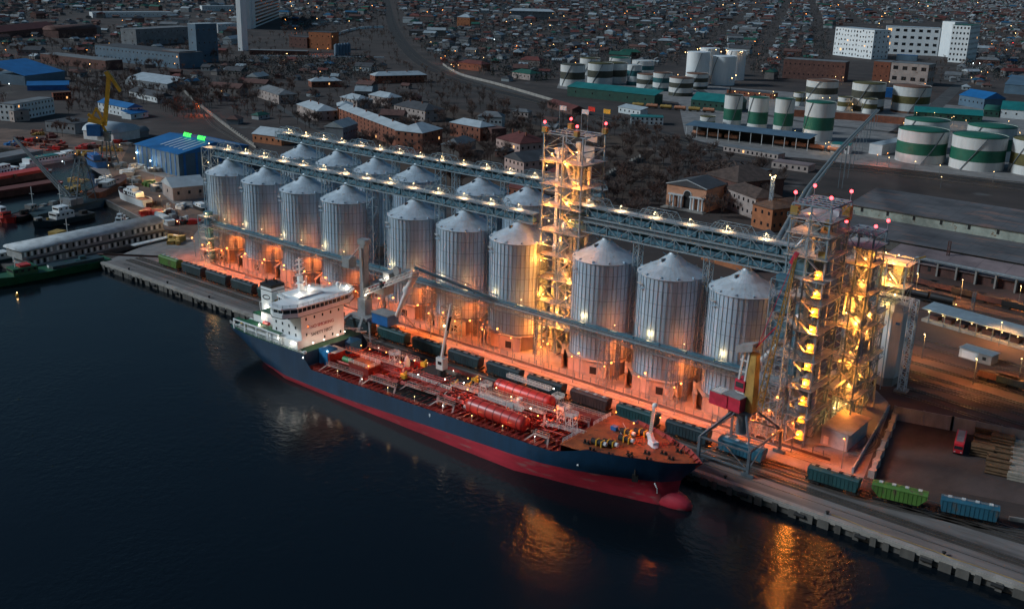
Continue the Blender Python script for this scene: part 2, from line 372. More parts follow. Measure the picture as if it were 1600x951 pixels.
for i in range(6):
    o = dup(proto, (sx_(i)-9.43, 47.4, 0)); o['label'] = 'grain silo of the back row, only cone roof showing, %s' % back_note[i]; o['group'] = 'back row of grain silos'
# ================================================================== overhead conveyor galleries
def gallery(name, label, x0, x1, y, z0, z1, group, hw=1.7, lampstep=12.07, lamps=True, casing='casing', roof=False, arches=True, seed=1, lpow=420):
    random.seed(seed)
    t = thing(name, label, 'conveyor', ((x0+x1)/2, y, 0), 0, group); cx = (x0+x1)/2; L = x1-x0; a, c = -L/2, L/2
    b = MB('truss'); truss_box(b, a, c, -hw, hw, z0, z1); b.build('truss', t)
    b = MB(casing)
    x = a
    while x < c-1:      # belt casing hung inside the truss, in lengths with gaps
        l = min(random.choice((9, 13, 16)), c-x); b.box(x, x+l-.6, -hw*.55, hw*.55, z0+.35, z0+1.9); x += l
    x = a
    while x < c-1:
        l = min(random.choice((6, 9, 12)), c-x)
        if random.random() < .55: b.box(x, x+l-.3, hw*.75, hw*.82, z0+.3, z1-.3)
        x += l
    b.build('belt_casing', t)
    b = MB('grating'); b.box(a, c, -hw*.95, hw*.95, z1+.02, z1+.10); b.box(a, c, -hw*.9, hw*.9, z0-.05, z0+.05); b.build('walkway', t)
    b = MB('truss')
    for s in (-hw, hw):
        for z in (z1+.6, z1+1.15): b.beam((a, s, z), (c, s, z), .07)
        for k in range(int(L/3)+1): b.beam((a+k*3, s, z1), (a+k*3, s, z1+1.15), .07)
    b.build('handrail', t)
    if arches:
        k = a+2
        while k < c-14:       # raised trusses over the drives
            l = 14; b = MB('truss')
            for s in (-hw, hw):
                b.beam((k+2, s, z1+2.7), (k+l-2, s, z1+2.7), .16); b.beam((k, s, z1), (k+2, s, z1+2.7), .16); b.beam((k+l, s, z1), (k+l-2, s, z1+2.7), .16)
                for j in range(5): b.beam((k+2+j*2, s, z1+(2.7 if j % 2 else 0)), (k+4+j*2, s, z1+(0 if j % 2 else 2.7)), .10)
            for j in range(6): b.beam((k+2+j*2, -hw, z1+2.7), (k+2+j*2, hw, z1+2.7), .10)
            k += D_; b.build('raised_truss', t)
    if lamps:
        n = int(L/lampstep)
        for k in range(n):
            x = a+lampstep*(k+.55); f = MB('truss'); f.beam((0, 0, 0), (0, 0, 1.7), .09); f.beam((0, 0, 1.7), (.5, 0, 1.75), .12)
            fo = f.build('lamp_post', t, loc=(x, hw*.5, z1+.1)); bulb(fo, (.3, 0, 1.55), 'warm', .15, lpow*random.uniform(.7, 1.3)*2.6, color=(1, .60, .30), spot=True)
    return t
gallery('conveyor_gallery', 'blue-grey lattice conveyor bridge over the front row silos left of the centre tower', -9, 163, 0, 41.6, 44.9, 'overhead conveyor bridges')
gallery('conveyor_gallery', 'blue-grey lattice conveyor bridge over the back row of silos', -27, 158, 47.4, 41.6, 44.9, 'overhead conveyor bridges', seed=2)
gallery('conveyor_gallery', 'upper of two stacked conveyor bridges right of the centre tower', 176, 256, 0, 47.6, 50.9, 'overhead conveyor bridges', seed=4)
gallery('conveyor_gallery', 'lower of two stacked conveyor bridges right of the centre tower', 176, 256, -.2, 42.9, 46.2, 'overhead conveyor bridges', arches=False, seed=5)
for i, y in [(i, 0) for i in range(7)]+[(i, 47.4) for i in range(6)]+[(7, 0), (8, 0), (9, 0)]:   # discharge chutes from the gallery to the cone
    x = sx_(i)-(9.43 if y else 0); b = MB('casing')
    for s in (-2.6, 2.6): b.beam((x+s, y-1.7, 41.7), (x+s*.25, y-1.2, 40.6), .16); b.beam((x+s, y+1.7, 41.7), (x+s*.25, y+1.2, 40.6), .16)
    b.cbox(x, y, 40.4, 1.6, 1.6, 1.2); b.lathe([(.9, 43.2), (.9, 44)], 10, x, y) if False else None
    b.build('discharge_chute', None, 'steel discharge chute above the cone of the %s silo of the %s row' % (ordinal(i), 'back' if y else 'front'), 'chute', 'discharge chutes over the silos')
# support towers of the overhead galleries, between silos
sup = [((sx_(i)+sx_(i+1))/2, 0) for i in range(9)]+[((sx_(i)+sx_(i+1))/2-9.4, 47.4) for i in range(5)]
random.seed(5); names = []
for j, (x, y) in enumerate(sup):
    top = 41.5 if x < 180 else 42.8
    t = thing('support_tower', 'slim lattice column under the conveyor bridge, %s gap of the %s silo row' % (ordinal(j if y == 0 else j-9), 'front' if y == 0 else 'back'), 'support column', (x, y, 0), 0, 'lattice columns between the silos')
    b = MB('truss'); wide = 4.4 if (y == 0 and j == 3) or (y and j == 12) else 1.5
    if wide > 3:
        lattice_mast(b, -4.2, 0, 0, top, 3.2, 3.0, .28, 3.6, .14); lattice_mast(b, 4.2, 0, 0, top, 1.6, 3.0, .24, 3.0, .12)
    else: lattice_mast(b, 0, -.2, 0, top, 1.9, 2.6, .26, 2.4, .12)
    b.build('frame', t)
    b = MB('concrete'); b.box(-2, 2, -2.2, 2.2, 0, .5); b.build('footing', t)
# ground-level sodium floodlights on lattice posts between the silos, front side
for i in range(9):
    x = (sx_(i)+sx_(i+1))/2+(0 if i not in (3, 6) else -3); y = -8.2
    t = thing('floodlight_mast', 'floodlight mast with orange lamp in the %s gap between front silos' % ordinal(i), 'floodlight', (x, y, 0), 0, 'orange floodlights between the silos')
    b = MB('trussdark'); lattice_mast(b, 0, 0, 0, 15.2, .9, .9, .13, 1.2, .08); b.build('mast', t)
    bulb(t, (0, -.2, 15.4), 'orange', .33, 1500); bulb(t, (0.3, 1.6, 12.5), 'orange', .2, 8000, color=(1, .15, .015), spot=True)
# lower front gallery (covered belt) on lattice trestles
t = thing('belt_conveyor', 'long low covered belt conveyor crossing in front of the silos', 'conveyor', (125, -13, 0))
b = MB('casinglight'); b.box(-121, 123, -1.5, 1.5, 16.3, 16.45); b.box(-121, 123, .9, 1.5, 17.0, 17.15); b.build('deck', t)
b = MB('casing')
for k in range(27): b.box(-120.5+k*9, -112.0+k*9, -.55, .55, 16.5, 17.6)
b.use('trussdark'); b.box(-121, 123, -.95, -.6, 16.45, 17.0); b.build('belt_cover', t)
b = MB('truss'); truss_box(b, -121, 123, -1.5, 1.5, 14.6, 16.3, 2.6, .18, .1); b.build('truss', t)
b = MB('truss')
for s in (-1.5, 1.5):
    for z in (17.0, 17.5): b.beam((-121, s, z), (123, s, z), .06)
    for k in range(82): b.beam((-121+k*3, s, 16.4), (-121+k*3, s, 17.5), .06)
b.build('handrail', t)
for k in range(20):
    x = -116+k*12.1
    f = MB('truss'); f.beam((0, 0, 0), (0, 0, 2.4), .1); f.beam((0, 0, 2.4), (0, .7, 2.4), .1); fo = f.build('lamp_post', t, loc=(x, 1.5, 16.4)); bulb(fo, (0, .7, 2.25), 'warm', .14, 300 if k % 2 else 220, color=(1, .62, .26))
for k in range(11):
    x = 8+k*24.1
    tt = thing('trestle', 'lattice trestle, %s from the left, holding up the low belt conveyor' % ordinal(k), 'trestle', (x, -13, 0), 0, 'trestles of the low belt conveyor')
    b = MB('truss')
    for s in (-1.3, 1.3):
        b.beam((s, -1.8, 0), (s*.7, -1.1, 14.6), .24); b.beam((s, 1.8, 0), (s*.7, 1.1, 14.6), .24)
        for j in range(5): z = j*2.9; b.beam((s, -1.7, z), (s*.9, 1.5, z+2.9), .12); b.beam((s, 1.7, z), (s*.9, -1.5, z+2.9), .12)
    for j in range(6): z = j*2.9; b.beam((-1.25, -1.6, z), (1.25, -1.6, z), .12)
    b.build('frame', tt)
# end tower of the low conveyor at the far left with transfer head
t = thing('transfer_tower', 'floodlit lattice transfer tower at the left end of the low belt conveyor', 'tower', (1.5, -13.5, 0))
b = MB('truss'); lattice_mast(b, 0, 0, 0, 19.5, 6, 6, .3, 3.2, .16); b.build('frame', t)
b = MB('grating')
for z in (5, 10, 15, 19.5): b.box(-3, 3, -3, 3, z, z+.12)
b.build('platform', t); b = MB('casing'); b.box(-1.5, 1.5, -1, 1, 1, 18); b.cbox(0, 0, 19.6, 3, 2.4, 1.6); b.build('bucket_elevator', t)
for z in (3, 8, 13, 21): bulb(t, (2.2, -2.6, z), 'warm', .22, 700, color=(1, .55, .2))
t = thing('portal_frame', 'lattice portal frame at the left end of the upper conveyor bridge beside the first silo', 'frame', (-14, 0, 0))
b = MB('truss'); lattice_mast(b, 0, 0, 0, 44.5, 5, 4.5, .3, 4.2, .16); b.beam((2.5, -1.7, 44.5), (5, -1.7, 44.5), .3); b.build('frame', t); b = MB('grating'); b.box(-2.5, 6, -2.2, 2.2, 44.5, 44.62); b.build('platform', t)
bulb(t, (0, 0, 46), 'warm', .22, 500); bulb(t, (0, -1, 38), 'warm', .2, 400, color=(1, .6, .3))
# ================================================================== floodlit process towers
def machine_tower(name, label, loc, sx, sy, H, floors, lamps, top=True, legw=.42, seed=1, casings=3, lp=2700, red=True, lcol=(1, .29, .035)):
    random.seed(seed); t = thing(name, label, 'tower', loc)
    xs = (-sx/2, 0, sx/2); ys = (-sy/2, sy/2)
    for x in xs:
        for y in ys: b = MB('truss'); b.beam((x, y, 0), (x, y, H), legw); b.build('leg', t)
    b = MB('truss'); n = round(H/4.4); dz = H/n
    for i in range(n):
        za, zb = i*dz, (i+1)*dz
        for y in ys:
            b.beam((xs[0], y, zb), (xs[2], y, zb), .24)
            for k in range(2):
                if random.random() < .85: b.beam((xs[k+(i % 2)*0], y, za), (xs[k+1], y, zb), .15) if (i+k) % 2 else b.beam((xs[k+1], y, za), (xs[k], y, zb), .15)
        for x in (xs[0], xs[2]):
            b.beam((x, ys[0], zb), (x, ys[1], zb), .24); b.beam((x, ys[i % 2], za), (x, ys[1-i % 2], zb), .15)
    b.build('bracing', t)
    for z in floors:
        b = MB('grating'); b.box(-sx/2-.8, sx/2+.8, -sy/2-.8, sy/2+.8, z, z+.12); b.use('truss')
        for s in (-1, 1):
            for zz in (.6, 1.15): b.beam((-sx/2-.8, s*(sy/2+.8), z+zz), (sx/2+.8, s*(sy/2+.8), z+zz), .07); b.beam((s*(sx/2+.8), -sy/2-.8, z+zz), (s*(sx/2+.8), sy/2+.8, z+zz), .07)
            for k in range(9): q = -.5+k/8; b.beam((q*(sx+1.6), s*(sy/2+.8), z), (q*(sx+1.6), s*(sy/2+.8), z+1.15), .07)
        b.build('platform', t)
    for k in range(casings):
        x = -sx/2+sx*(k+.5)/casings+random.uniform(-.4, .4); y = random.uniform(-sy*.25, sy*.25); b = MB('casinglight' if k % 2 else 'galvroof'); hh = H*random.uniform(.84, .95)
        b.box(x-.55, x+.55, y-.4, y+.4, 0, hh); b.box(x-.9, x+.9, y-.9, y+.9, hh, hh+2.0); b.box(x-.9, x+.9, y-.7, y+.7, .2, 2.6); b.build('bucket_elevator', t)
    for k in range(2): b = MB('truss'); lattice_mast(b, sx*(-.22+.44*k), sy*.1, 0, H*.9, 2.2, 2.2, .22, 2.6, .13); b.build('inner_mast', t)
    for k in range(int(H/6)): z = 3+k*6; x = random.uniform(-sx*.3, sx*.1); b = MB('casinglight'); b.box(x, x+sx*random.uniform(.2, .45), sy/2-.4, sy/2-.25, z, z+random.uniform(2, 4.5)); b.build('light_catcher', t)  # panels added on the back side to catch the lamp light
    for k in range(max(6, int(H/5))):    # spouts and hoppers
        z = random.uniform(H*.2, H*.9); x = random.uniform(-sx*.4, sx*.4); b = MB('galvroof'); x2 = random.uniform(-sx*.45, sx*.45)
        b.rod((x, random.uniform(-sy*.4, sy*.4), z), (x2, random.uniform(-sy*.4, sy*.4), z-random.uniform(4, 9)), .38, 8); b.build('spout', t)
    for k in range(max(2, int(H/14))):
        z = floors[k % len(floors)]; x = random.uniform(-sx*.3, sx*.3); b = MB('galvroof'); b.lathe([(.4, z-2.2), (1.5, z+.2), (1.5, z+2.4), (.3, z+3.1)], 12, x, random.uniform(-sy*.3, .0)); b.build('hopper', t)
    b = MB('grating'); z = 0; s = 1      # stair flights zigzag on the front face
    while z < H-3: b.beam((-1.8*s+sx*.18, -sy/2-.5, z), (1.8*s+sx*.18, -sy/2-.5, z+2.9), .8, .12); z += 2.9; s = -s
    b.build('stair', t)
    for (x, y, z, p) in lamps: bulb(t, (x, y, z), 'warm', .19, p*lp, color=lcol)
    return t
rnd = random.Random(11)
CT = (174.5, 3.5, 0); fl = [9, 17, 25, 33, 41, 49, 56, 63.5]
lam = []
for z in (3, 8, 13, 19, 25, 31, 37, 44, 50, 56, 62, 66): lam += [(rnd.uniform(-6.5, -3), rnd.uniform(-7.5, -5), z, 1.0), (rnd.uniform(0, 6.5), rnd.uniform(-7.5, -4), z+1.5, .8)]
T1 = machine_tower('process_tower', 'tall floodlit lattice tower between the silos, flags and red beacons on top', CT, 15, 12, 72, fl, lam, seed=21, casings=5)
b = MB('truss')
for x in (-7.5, -2.5, 2.5, 7.5): b.beam((x, -6, 72), (x, 6, 72), .3)
for y in (-6, -2, 2, 6): b.beam((-8.5, y, 72.1), (8.5, y, 72.1), .3)
for k in range(3): b.beam((-7.5+5*k, -6, 72), (-2.5+5*k, 6, 72), .16)
b.build('roof_frame', T1)
for x, y in ((-7.5, -6), (-6, 6), (7.5, 6), (5, -6)):
    f = MB('truss'); f.beam((0, 0, 0), (0, 0, 3.2), .12); fo = f.build('beacon_post', T1, loc=(x, y, 72)); bulb(fo, (0, 0, 3.4), 'red', .5, 260)
    f = MB('craneyel'); f.cbox(0, 0, 0, 1.5, 1.5, 1.6); f.build('winch_box', T1, loc=(x*.98, y*.98, 72.3))
for x, y, mt in ((-9.5, 1, 'offwhite'), (3, -1, 'offwhite'), (9, 5, 'yellow'), (0.5, 9, 'tankred')):
    f = MB('truss'); f.beam((0, 0, 0), (0, 0, 8), .1); f.use(mt); f.box(0, 2.6, -.06, .06, 6.6, 8); f.build('flag', T1, loc=(max(-7, min(7, x)), max(-6, min(6, y)), 72))
lam = [(3.6, -6.6, z, 1.0) for z in range(3, 52, 5)]+[(0, -6.4, 56, .8), (-3, 0, 62, .7)]
T2 = machine_tower('process_tower', 'tallest elevator tower right of the silos, with a column of lit yellow landings', (261.5, -7, 0), 10.5, 13, 65.5, [8, 16, 24, 32, 40, 46, 52, 58, 62], lam, seed=31, casings=3)
b = MB('truss')
for k in range(5): b.beam((-5.2+2.6*k, -6.5, 65.6), (-5.2+2.6*k, 6.5, 65.6), .28)
for k in range(6): b.beam((-5.2, -6.5+2.6*k, 65.7), (5.2, -6.5+2.6*k, 65.7), .28)
b.build('roof_frame', T2)
b = MB('casing'); b.box(-4.6, -.5, 1, 5.5, 12, 40); b.box(-5, 0, -5, 5, 46.5, 51); b.build('hopper_bin', T2)
for x, y in ((-5, -6), (4.6, -6), (5, 6), (-5, 6)):
    f = MB('truss'); f.beam((0, 0, 0), (0, 0, 2.4), .12); fo = f.build('beacon_post', T2, loc=(x, y, 65.7)); bulb(fo, (0, 0, 2.6), 'red', .5, 260)
for a_ in ((-4.6, -5.8, 62.6, 2, 2, 2.4), (5, 5, 61, 2, 2, 3.5), (4.5, -5.5, 60, 1.6, 1.6, 2.4)): b = MB('craneyel'); b.cbox(*a_); b.build('winch_box', T2)
for z in range(2, 56, 5):       # lit landings with cabinets beside the elevator legs
    f = MB('craneyel'); f.box(3.0, 5.1, -6.3, -6.1, z, z+2.2); f.box(2.8, 5.4, -7.4, -6.3, z-.1, z); f.build('landing_panel', T2)
lam = [(2.4, -4.2, z, .9) for z in range(2, 56, 6)]+[(-1, -4, 20, .8), (-1, -4, 34, .8)]
T3 = machine_tower('process_tower', 'lower elevator tower behind the right end tower, lit landings and red beacons', (268.5, 8, 0), 8, 9, 56.5, [10, 20, 30, 40, 48, 53], lam, seed=41, casings=2)
b = MB('truss')
for k in range(4): b.beam((-4+2.7*k, -5, 56.6), (-4+2.7*k, 5, 56.6), .26); b.beam((-4, -5+3.3*k, 56.7), (4, -5+3.3*k, 56.7), .26)
b.build('roof_frame', T3)
for x, y in ((-4, -4.5), (4, -4.5), (4, 4.5)):
    f = MB('truss'); f.beam((0, 0, 0), (0, 0, 2.4), .12); fo = f.build('beacon_post', T3, loc=(x, y, 56.6)); bulb(fo, (0, 0, 2.6), 'red', .5, 200)
lam = [(1.5, -3.4, z, .9) for z in range(3, 40, 6)]+[(-4, -3, 40, 1), (-1, -3, 41, 1), (3, -3, 41, 1), (0, -3, 33, 1)]
T4 = machine_tower('process_tower', 'yellow-lit dryer tower standing furthest back at the right end', (262, 52, 0), 12, 7, 39, [8, 16, 24, 31, 38], lam, seed=51, casings=2, lp=4500, lcol=(1, .31, .04))
T5 = machine_tower('process_tower', 'small lit transfer tower between the right end tower and dryer', (265.5, 28, 0), 7, 6, 30, [8, 16, 24, 29], [(1, -3.2, z, .9) for z in (4, 10, 16, 22, 28)], seed=61, casings=1, lp=4500, lcol=(1, .30, .04))
# inclined conveyors running back from the right towers
def incline(label, p, q, wdt=2.4, mt='galvroof', legs=3):
    p, q = Vector(p), Vector(q); t = thing('inclined_conveyor', label, 'conveyor', tuple(Vector((p.x, p.y, 0))))
    o = Vector((p.x, p.y, 0)); a, c = p-o, q-o
    b = MB(mt); b.beam(a+Vector((0, 0, .6)), c+Vector((0, 0, .6)), wdt, .5); b.build('cover', t)
    b = MB('truss'); d = (c-a); n = max(3, int(d.length/3)); sd = Vector((-d.y, d.x, 0)).normalized()*wdt/2
    for s in (-1, 1):
        b.beam(a+sd*s-Vector((0, 0, 1.2)), c+sd*s-Vector((0, 0, 1.2)), .16); b.beam(a+sd*s+Vector((0, 0, 1.5)), c+sd*s+Vector((0, 0, 1.5)), .08)
        for k in range(n): b.beam(a+d*(k/n)+sd*s-Vector((0, 0, 1.2 if k % 2 else -.4)), a+d*((k+1)/n)+sd*s-Vector((0, 0, -.4 if k % 2 else 1.2)), .1)
    b.build('truss', t)
    for k in range(legs):
        m = a+d*((k+.7)/legs); b = MB('truss'); b.beam(m+sd-Vector((0, 0, 1.2)), Vector((m.x+sd.x*1.6, m.y+sd.y*1.6, 0)), .22); b.beam(m-sd-Vector((0, 0, 1.2)), Vector((m.x-sd.x*1.6, m.y-sd.y*1.6, 0)), .22)
        b.beam(Vector((m.x+sd.x*1.5, m.y+sd.y*1.5, m.z*.4)), Vector((m.x-sd.x*1.5, m.y-sd.y*1.5, m.z*.4)), .14); b.build('leg', t)
    return t
i1 = incline('wide galvanised conveyor roof running back from the right end tower, lit from beside', (264.5, -2, 13), (266.5, 30, 16), 2.2)
bulb(i1, (2.4, 8, 5), 'warm', .3, 2500, color=LC['yellow'])
incline('second galvanised conveyor roof parallel to the lit one', (267.8, -2, 13), (269.5, 30, 16), 2.2)
incline('steep conveyor climbing from the small transfer tower to the dryer', (264.5, 30, 20), (259, 55, 36), 1.8, 'casing')
incline('conveyor bridge rising from the back to the lower elevator tower', (266, 50, 26), (267, 12, 38), 1.8, 'casinglight')
# twin pipes that leave the gallery and climb away over the tank farm
t = thing('pipe_bridge', 'twin pale pipes on a long bridge from right tower to tank farm', 'pipe', (256, 6, 0)); o = Vector((256, 6, 0))
ends = [at(1372, 170, 9)]; p0 = Vector((255, 2, 52)); p1 = Vector(at(1262, 292, 30)); 
b = MB('pipegrey')
for s in (-.9, .9): b.path([Vector((247+s, 2, 50.5))-o, at(1263, 297, 46)-o+Vector((s, 0, 0)), at(1312, 235, 28)-o+Vector((s, 0, 0)), at(1372, 172, 12)-o+Vector((s, 0, 0))], .8, 6)
b.build('pipe', t); b = MB('trussdark')
for k in range(9):
    f = (k+1)/9.5; A_ = at(1312, 235, 28); B_ = at(1372, 172, 12); m = A_+(B_-A_)*f-o; b.beam(m-Vector((1.2, 0, 1)), Vector((m.x-1.2, m.y, 0)), .25); b.beam(m+Vector((1.2, 0, -1)), Vector((m.x+1.2, m.y, 0)), .25); b.beam(m-Vector((1.2, 0, 1)), m+Vector((1.2, 0, -1)), .25)
b.build('support', t)
# transfer from low conveyor to the right tower
t = thing('transfer_conveyor', 'grey inclined transfer conveyor joining the low belt conveyor to the right tower', 'conveyor', (250, -13, 0))
b = MB('casinglight'); b.rod((0, 0, 18), (9, 1, 30), .9, 8); b.box(-3, 10, -1.2, 1.2, 15.8, 17.3); b.build('casing', t); b = MB('truss'); truss_box(b, -3, 10, -1.5, 1.5, 13.8, 15.6, 2.2); lattice_mast(b, 8, 0, 0, 14, 3, 3, .25, 2.8, .14); b.build('frame', t)
# lattice cage in front of the right tower, bottom
t = thing('brace_tower', 'open braced lattice tower at the foot of the right elevator tower', 'tower', (257.5, -16.2, 0)); b = MB('truss'); lattice_mast(b, 0, 0, 0, 46, 5.5, 4, .3, 3.4, .17); b.build('frame', t)
b = MB('casing')
for z in (30, 37, 43): b.box(-2, 2, -1, 1.4, z, z+4)
b.build('hopper', t)
for z in (3, 14): bulb(t, (2.6, -2.2, z), 'orange', .3, 900)
# tall grey steel bin and lattice mast with bridge at the right
t = thing('flat_bin', 'tall plain grey steel bin with angled front, right of the towers', 'bin', (264.8, 47.5, 0), radians(-6))
b = MB('offwhite'); b.prism([(-5.4, -1.2), (3.0, -3.6), (5.4, -1.4), (5.4, 3), (-5.4, 3)], 3, 24.5); b.use('concrete'); b.prism([(-5, -.8), (2.8, -3.2), (5, -1.2), (5, 2.8), (-5, 2.8)], 0, 3); b.build('body', t)
b = MB('offwhite'); b.prism([(-2, -2.2), (3.2, -3.4), (5, -1), (5, 2), (-2, 2)], 24.5, 27); b.build('head_box', t)
b = MB('truss')
for k in range(4): b.beam((-5+k*3.4, -2.2, 24.5), (-5+k*3.4, -2.2, 26), .1)
b.beam((-5.4, -2.2, 26), (5.4, -2.2, 26), .1); b.build('handrail', t)
b = MB('blue'); b.box(3.9, 5.2, -2.7, -2.55, 20.6, 21.3); b.build('sign_plate', t)
t = thing('lattice_mast', 'leaning pale lattice mast with a bridge arm beside the tall grey bin', 'mast', (273.2, 44.2, 0)); b = MB('galvroof'); lattice_mast(b, 0, 0, 0, 29.5, 2.0, 2.0, .3, 2.2, .16); b.build('mast', t)
b = MB('galvroof'); truss_box(b, -16, -.5, -1, 1, 27.6, 29.6, 2.4, .2, .12); b.build('bridge', t); b = MB('concrete'); b.box(-1.8, 1.8, -1.8, 1.8, 0, .7); b.build('footing', t)
bulb(t, (-6, -.5, 30), 'warm', .3, 900, color=LC['yellow']); bulb(t, (-9, -.5, 26), 'warm', .3, 900, color=LC['yellow'])
# small blue-grey shed at the foot of the tower
t = thing('utility_shed', 'small blue-grey metal shed with a rusty flat sloping roof below the right tower', 'shed', (273.4, -1.4, 0)); b = MB('casinglight'); b.box(-3.7, 3.7, -7.4, 7, 0, 5); b.build('wall', t)
b = MB(mat('shed_roof', (.30, .23, .20), .7, .1, .3, .3)); b.T = Matrix.Rotation(radians(3), 4, 'Y'); b.box(-4.1, 4.1, -7.8, 7.4, 5.15, 5.35); b.build('roof', t); b = MB('offwhite'); b.box(-2.9, -1.6, -7.5, -7.38, .5, 2.6); b.build('door', t)
# ================================================================== chemical tanker alongside
SY = -60.5
ship = thing('tanker_ship', 'blue and red chemical tanker moored at the quay, white bridge aft, two red deck tanks', 'ship', (178, SY, 0))
ST = Matrix.Translation((-178, -SY, 0))
def sb(*a):
    b = MB(*a); b.T = ST; return b
def dz_(x): return 4.1+.03*(x-153)
ZL = [-7, -4, -2.5, .5, 3, 5.5, 99]
TAB = {91.5: None, 112: (6, 7, 9.5, 11.5, 12.2, 12.4, 12.45), 122: (10, 11, 12.2, 12.5, 12.5, 12.5, 12.5), 140: (12.3, 12.4, 12.5, 12.5, 12.5, 12.5, 12.5), 214: (12.3, 12.4, 12.5, 12.5, 12.5, 12.5, 12.5),
       222: (10.3, 10.5, 10.6, 11.9, 12.3, 12.5, 12.5), 230: (8.5, 8.6, 8.9, 10, 11, 11.9, 12.4), 238: (6.4, 6.6, 6.9, 7.6, 8.8, 10.3, 11.5), 246: (4.1, 4.4, 4.7, 4.9, 5.7, 7.5, 8.9), 251: (2.5, 3.1, 3.3, 3.2, 3.5, 5.0, 6.7)}
def topz(x):
    if x < 130.5: return 8.2+.02*(x-130)
    if x < 135: return 8.2-(x-130.5)/4.5*(8.2-dz_(135)-.5)
    if x < 226: return dz_(x)+.5
    if x < 236: return dz_(226)+.5+(x-226)/10*3.3
    return 10.2+.02*(x-236)
def lin(x, xs, ys):
    for i in range(len(xs)-1):
        if x <= xs[i+1]:
            t = (x-xs[i])/(xs[i+1]-xs[i]); return ys[i]*(1-t)+ys[i+1]*t
    return ys[-1]
def xstem(z): return lin(z, [-7, .5, 3, 5.5, 8, 10.6], [256, 255.4, 255.2, 256.8, 259, 261.3])
def xster(z): return lin(z, [-7, -2.5, .5, 3, 5.5, 8], [106, 101, 97, 94, 92.3, 91.8])
def border(x): return lin(x, [90, 145, 205, 227, 240, 262], [-1.3, -1.3, 1.5, 2.4, 3.2, 4.4])
def half(x, z, zt, tail=None):
    zi = [v if v < 90 else zt for v in ZL]; 
    if zi[-1] <= zi[-2]: zi[-1] = zi[-2]+.01
    ks = sorted(k for k in TAB if TAB[k]); x = max(ks[0], min(ks[-1], x))
    for i in range(len(ks)-1):
        if x <= ks[i+1]:
            t = (x-ks[i])/(ks[i+1]-ks[i]); return lin(z, zi, TAB[ks[i]])*(1-t)+lin(z, zi, TAB[ks[i+1]])*t
st = []   # stations: function returning x(z), b(z)
def stern(t):
    bt = lambda z, zt: lin(z, [-7, -2.5, .5, 3, 5.5, 8], [0, 0, 3, 6.5, 9.3, 10.2])
    return (lambda z: 112-(112-xster(z))*t), (lambda z, zt: half(112, z, zt)*(1-t**2.2)+bt(z, zt)*t**2.2), 112-20.3*t
def bow(t): return (lambda z: 251+(xstem(z)-251)*t), (lambda z, zt: half(251, z, zt)*(1-t**1.6)), 251+10*t
S = [stern(t) for t in (1, .85, .7, .5, .3, .12)]+[((lambda z, x=x: x), (lambda z, zt, x=x: half(x, z, zt)), x) for x in (112, 117, 122, 127, 130.5, 131.5, 133, 135, 138, 144, 155, 170, 185, 200, 207, 214, 218, 222, 226, 228, 230, 233, 236, 239, 242, 246, 249, 251)]+[bow(t) for t in (.2, .4, .6, .8, .92, 1)]
V = []; lev = 9
for fx_, fb, xn in S:
    zt = topz(xn); zb = border(xn); zs = [-7, -4, WZ, (WZ+zb)/2, zb, zb+(zt-zb)*.25, zb+(zt-zb)*.5, zb+(zt-zb)*.75, zt]
    V.append([(fx_(z), max(0, fb(z, zt)), z) for z in zs])
b = sb('hullred')
for s in (-1, 1):
    vs = [(x, SY+s*w_, z) for row in V for (x, w_, z) in row]
    for (l0, l1, mt) in ((0, 4, 'hullred'), (4, 8, 'hullblue')):
        b.use(mt); fs = []
        for i in range(len(V)-1):
            for l in range(l0, l1):
                f = (i*lev+l, (i+1)*lev+l, (i+1)*lev+l+1, i*lev+l+1); fs.append(f if s < 0 else f[::-1])
        b.add(vs, fs, True)
b.use('hullblue'); r0 = V[0]; b.add([(x, SY-w_, z) for x, w_, z in r0]+[(x, SY+w_, z) for x, w_, z in r0], [(l, l+1, lev+l+1, lev+l) for l in range(lev-1)])
hull = b.build('hull', ship)
b = sb('hullred')    # bulb
n = 14; prof = [(228, 1.6), (238, 2.7), (246, 3.15), (251, 3.05), (254.5, 2.75), (257, 2.15), (258.6, 1.4), (259.3, .7), (259.5, .05)]
vs = [(x, SY+r*1.0*cos(2*pi*i/n), -1.9+r*1.15*sin(2*pi*i/n)) for x, r in prof for i in range(n)]
b.add(vs, [(j*n+i, (j+1)*n+i, (j+1)*n+(i+1) % n, j*n+(i+1) % n) for j in range(len(prof)-1) for i in range(n)], True); b.build('bulbous_bow', ship)
def deck(xs, zf, mt, name, inset=.12):
    b = sb(mt); vs = []
    for x in xs:
        z = zf(x); zt = topz(x)
        if x > 251: t = (x-251)/(xstem(z)-251); w_ = half(251, z, zt)*(1-min(1, t)**1.6)
        elif x < 112: t = (112-x)/(112-xster(z)); w_ = half(112, z, zt)*(1-min(1, t)**2.2)+lin(z, [5.5, 8], [9.3, 10.2])*min(1, t)**2.2
        else: w_ = half(x, z, zt)
        w_ = max(.02, w_-inset); vs += [(x, SY-w_, z), (x, SY+w_, z)]
    b.add(vs, [(2*i, 2*i+2, 2*i+3, 2*i+1) for i in range(len(xs)-1)]); return b
deck([92.2, 95, 100, 106, 112, 120, 130.8], lambda x: 8.0+.02*(x-130)+.02, 'deckgreen', 'poop').build('poop_deck', ship)
b = deck([130.8, 140, 160, 180, 200, 215, 225, 231], dz_, 'deckred', 'main')
b.use('hullblue'); b.box(130.7, 130.9, -72.9, -48.1, dz_(131), 8.0)
b.use('deckred')
for i in range(47):      # transverse deck frames
    x = 133.5+i*2.03; w_ = half(x, dz_(x), topz(x))-.5; b.box(x, x+.16, SY-w_, SY+w_, dz_(x)+.02, dz_(x)+.50)
for y in (-66.5, -54.5): b.beam((132, y, dz_(132)+.3), (228, y, dz_(228)+.3), .3, .6)
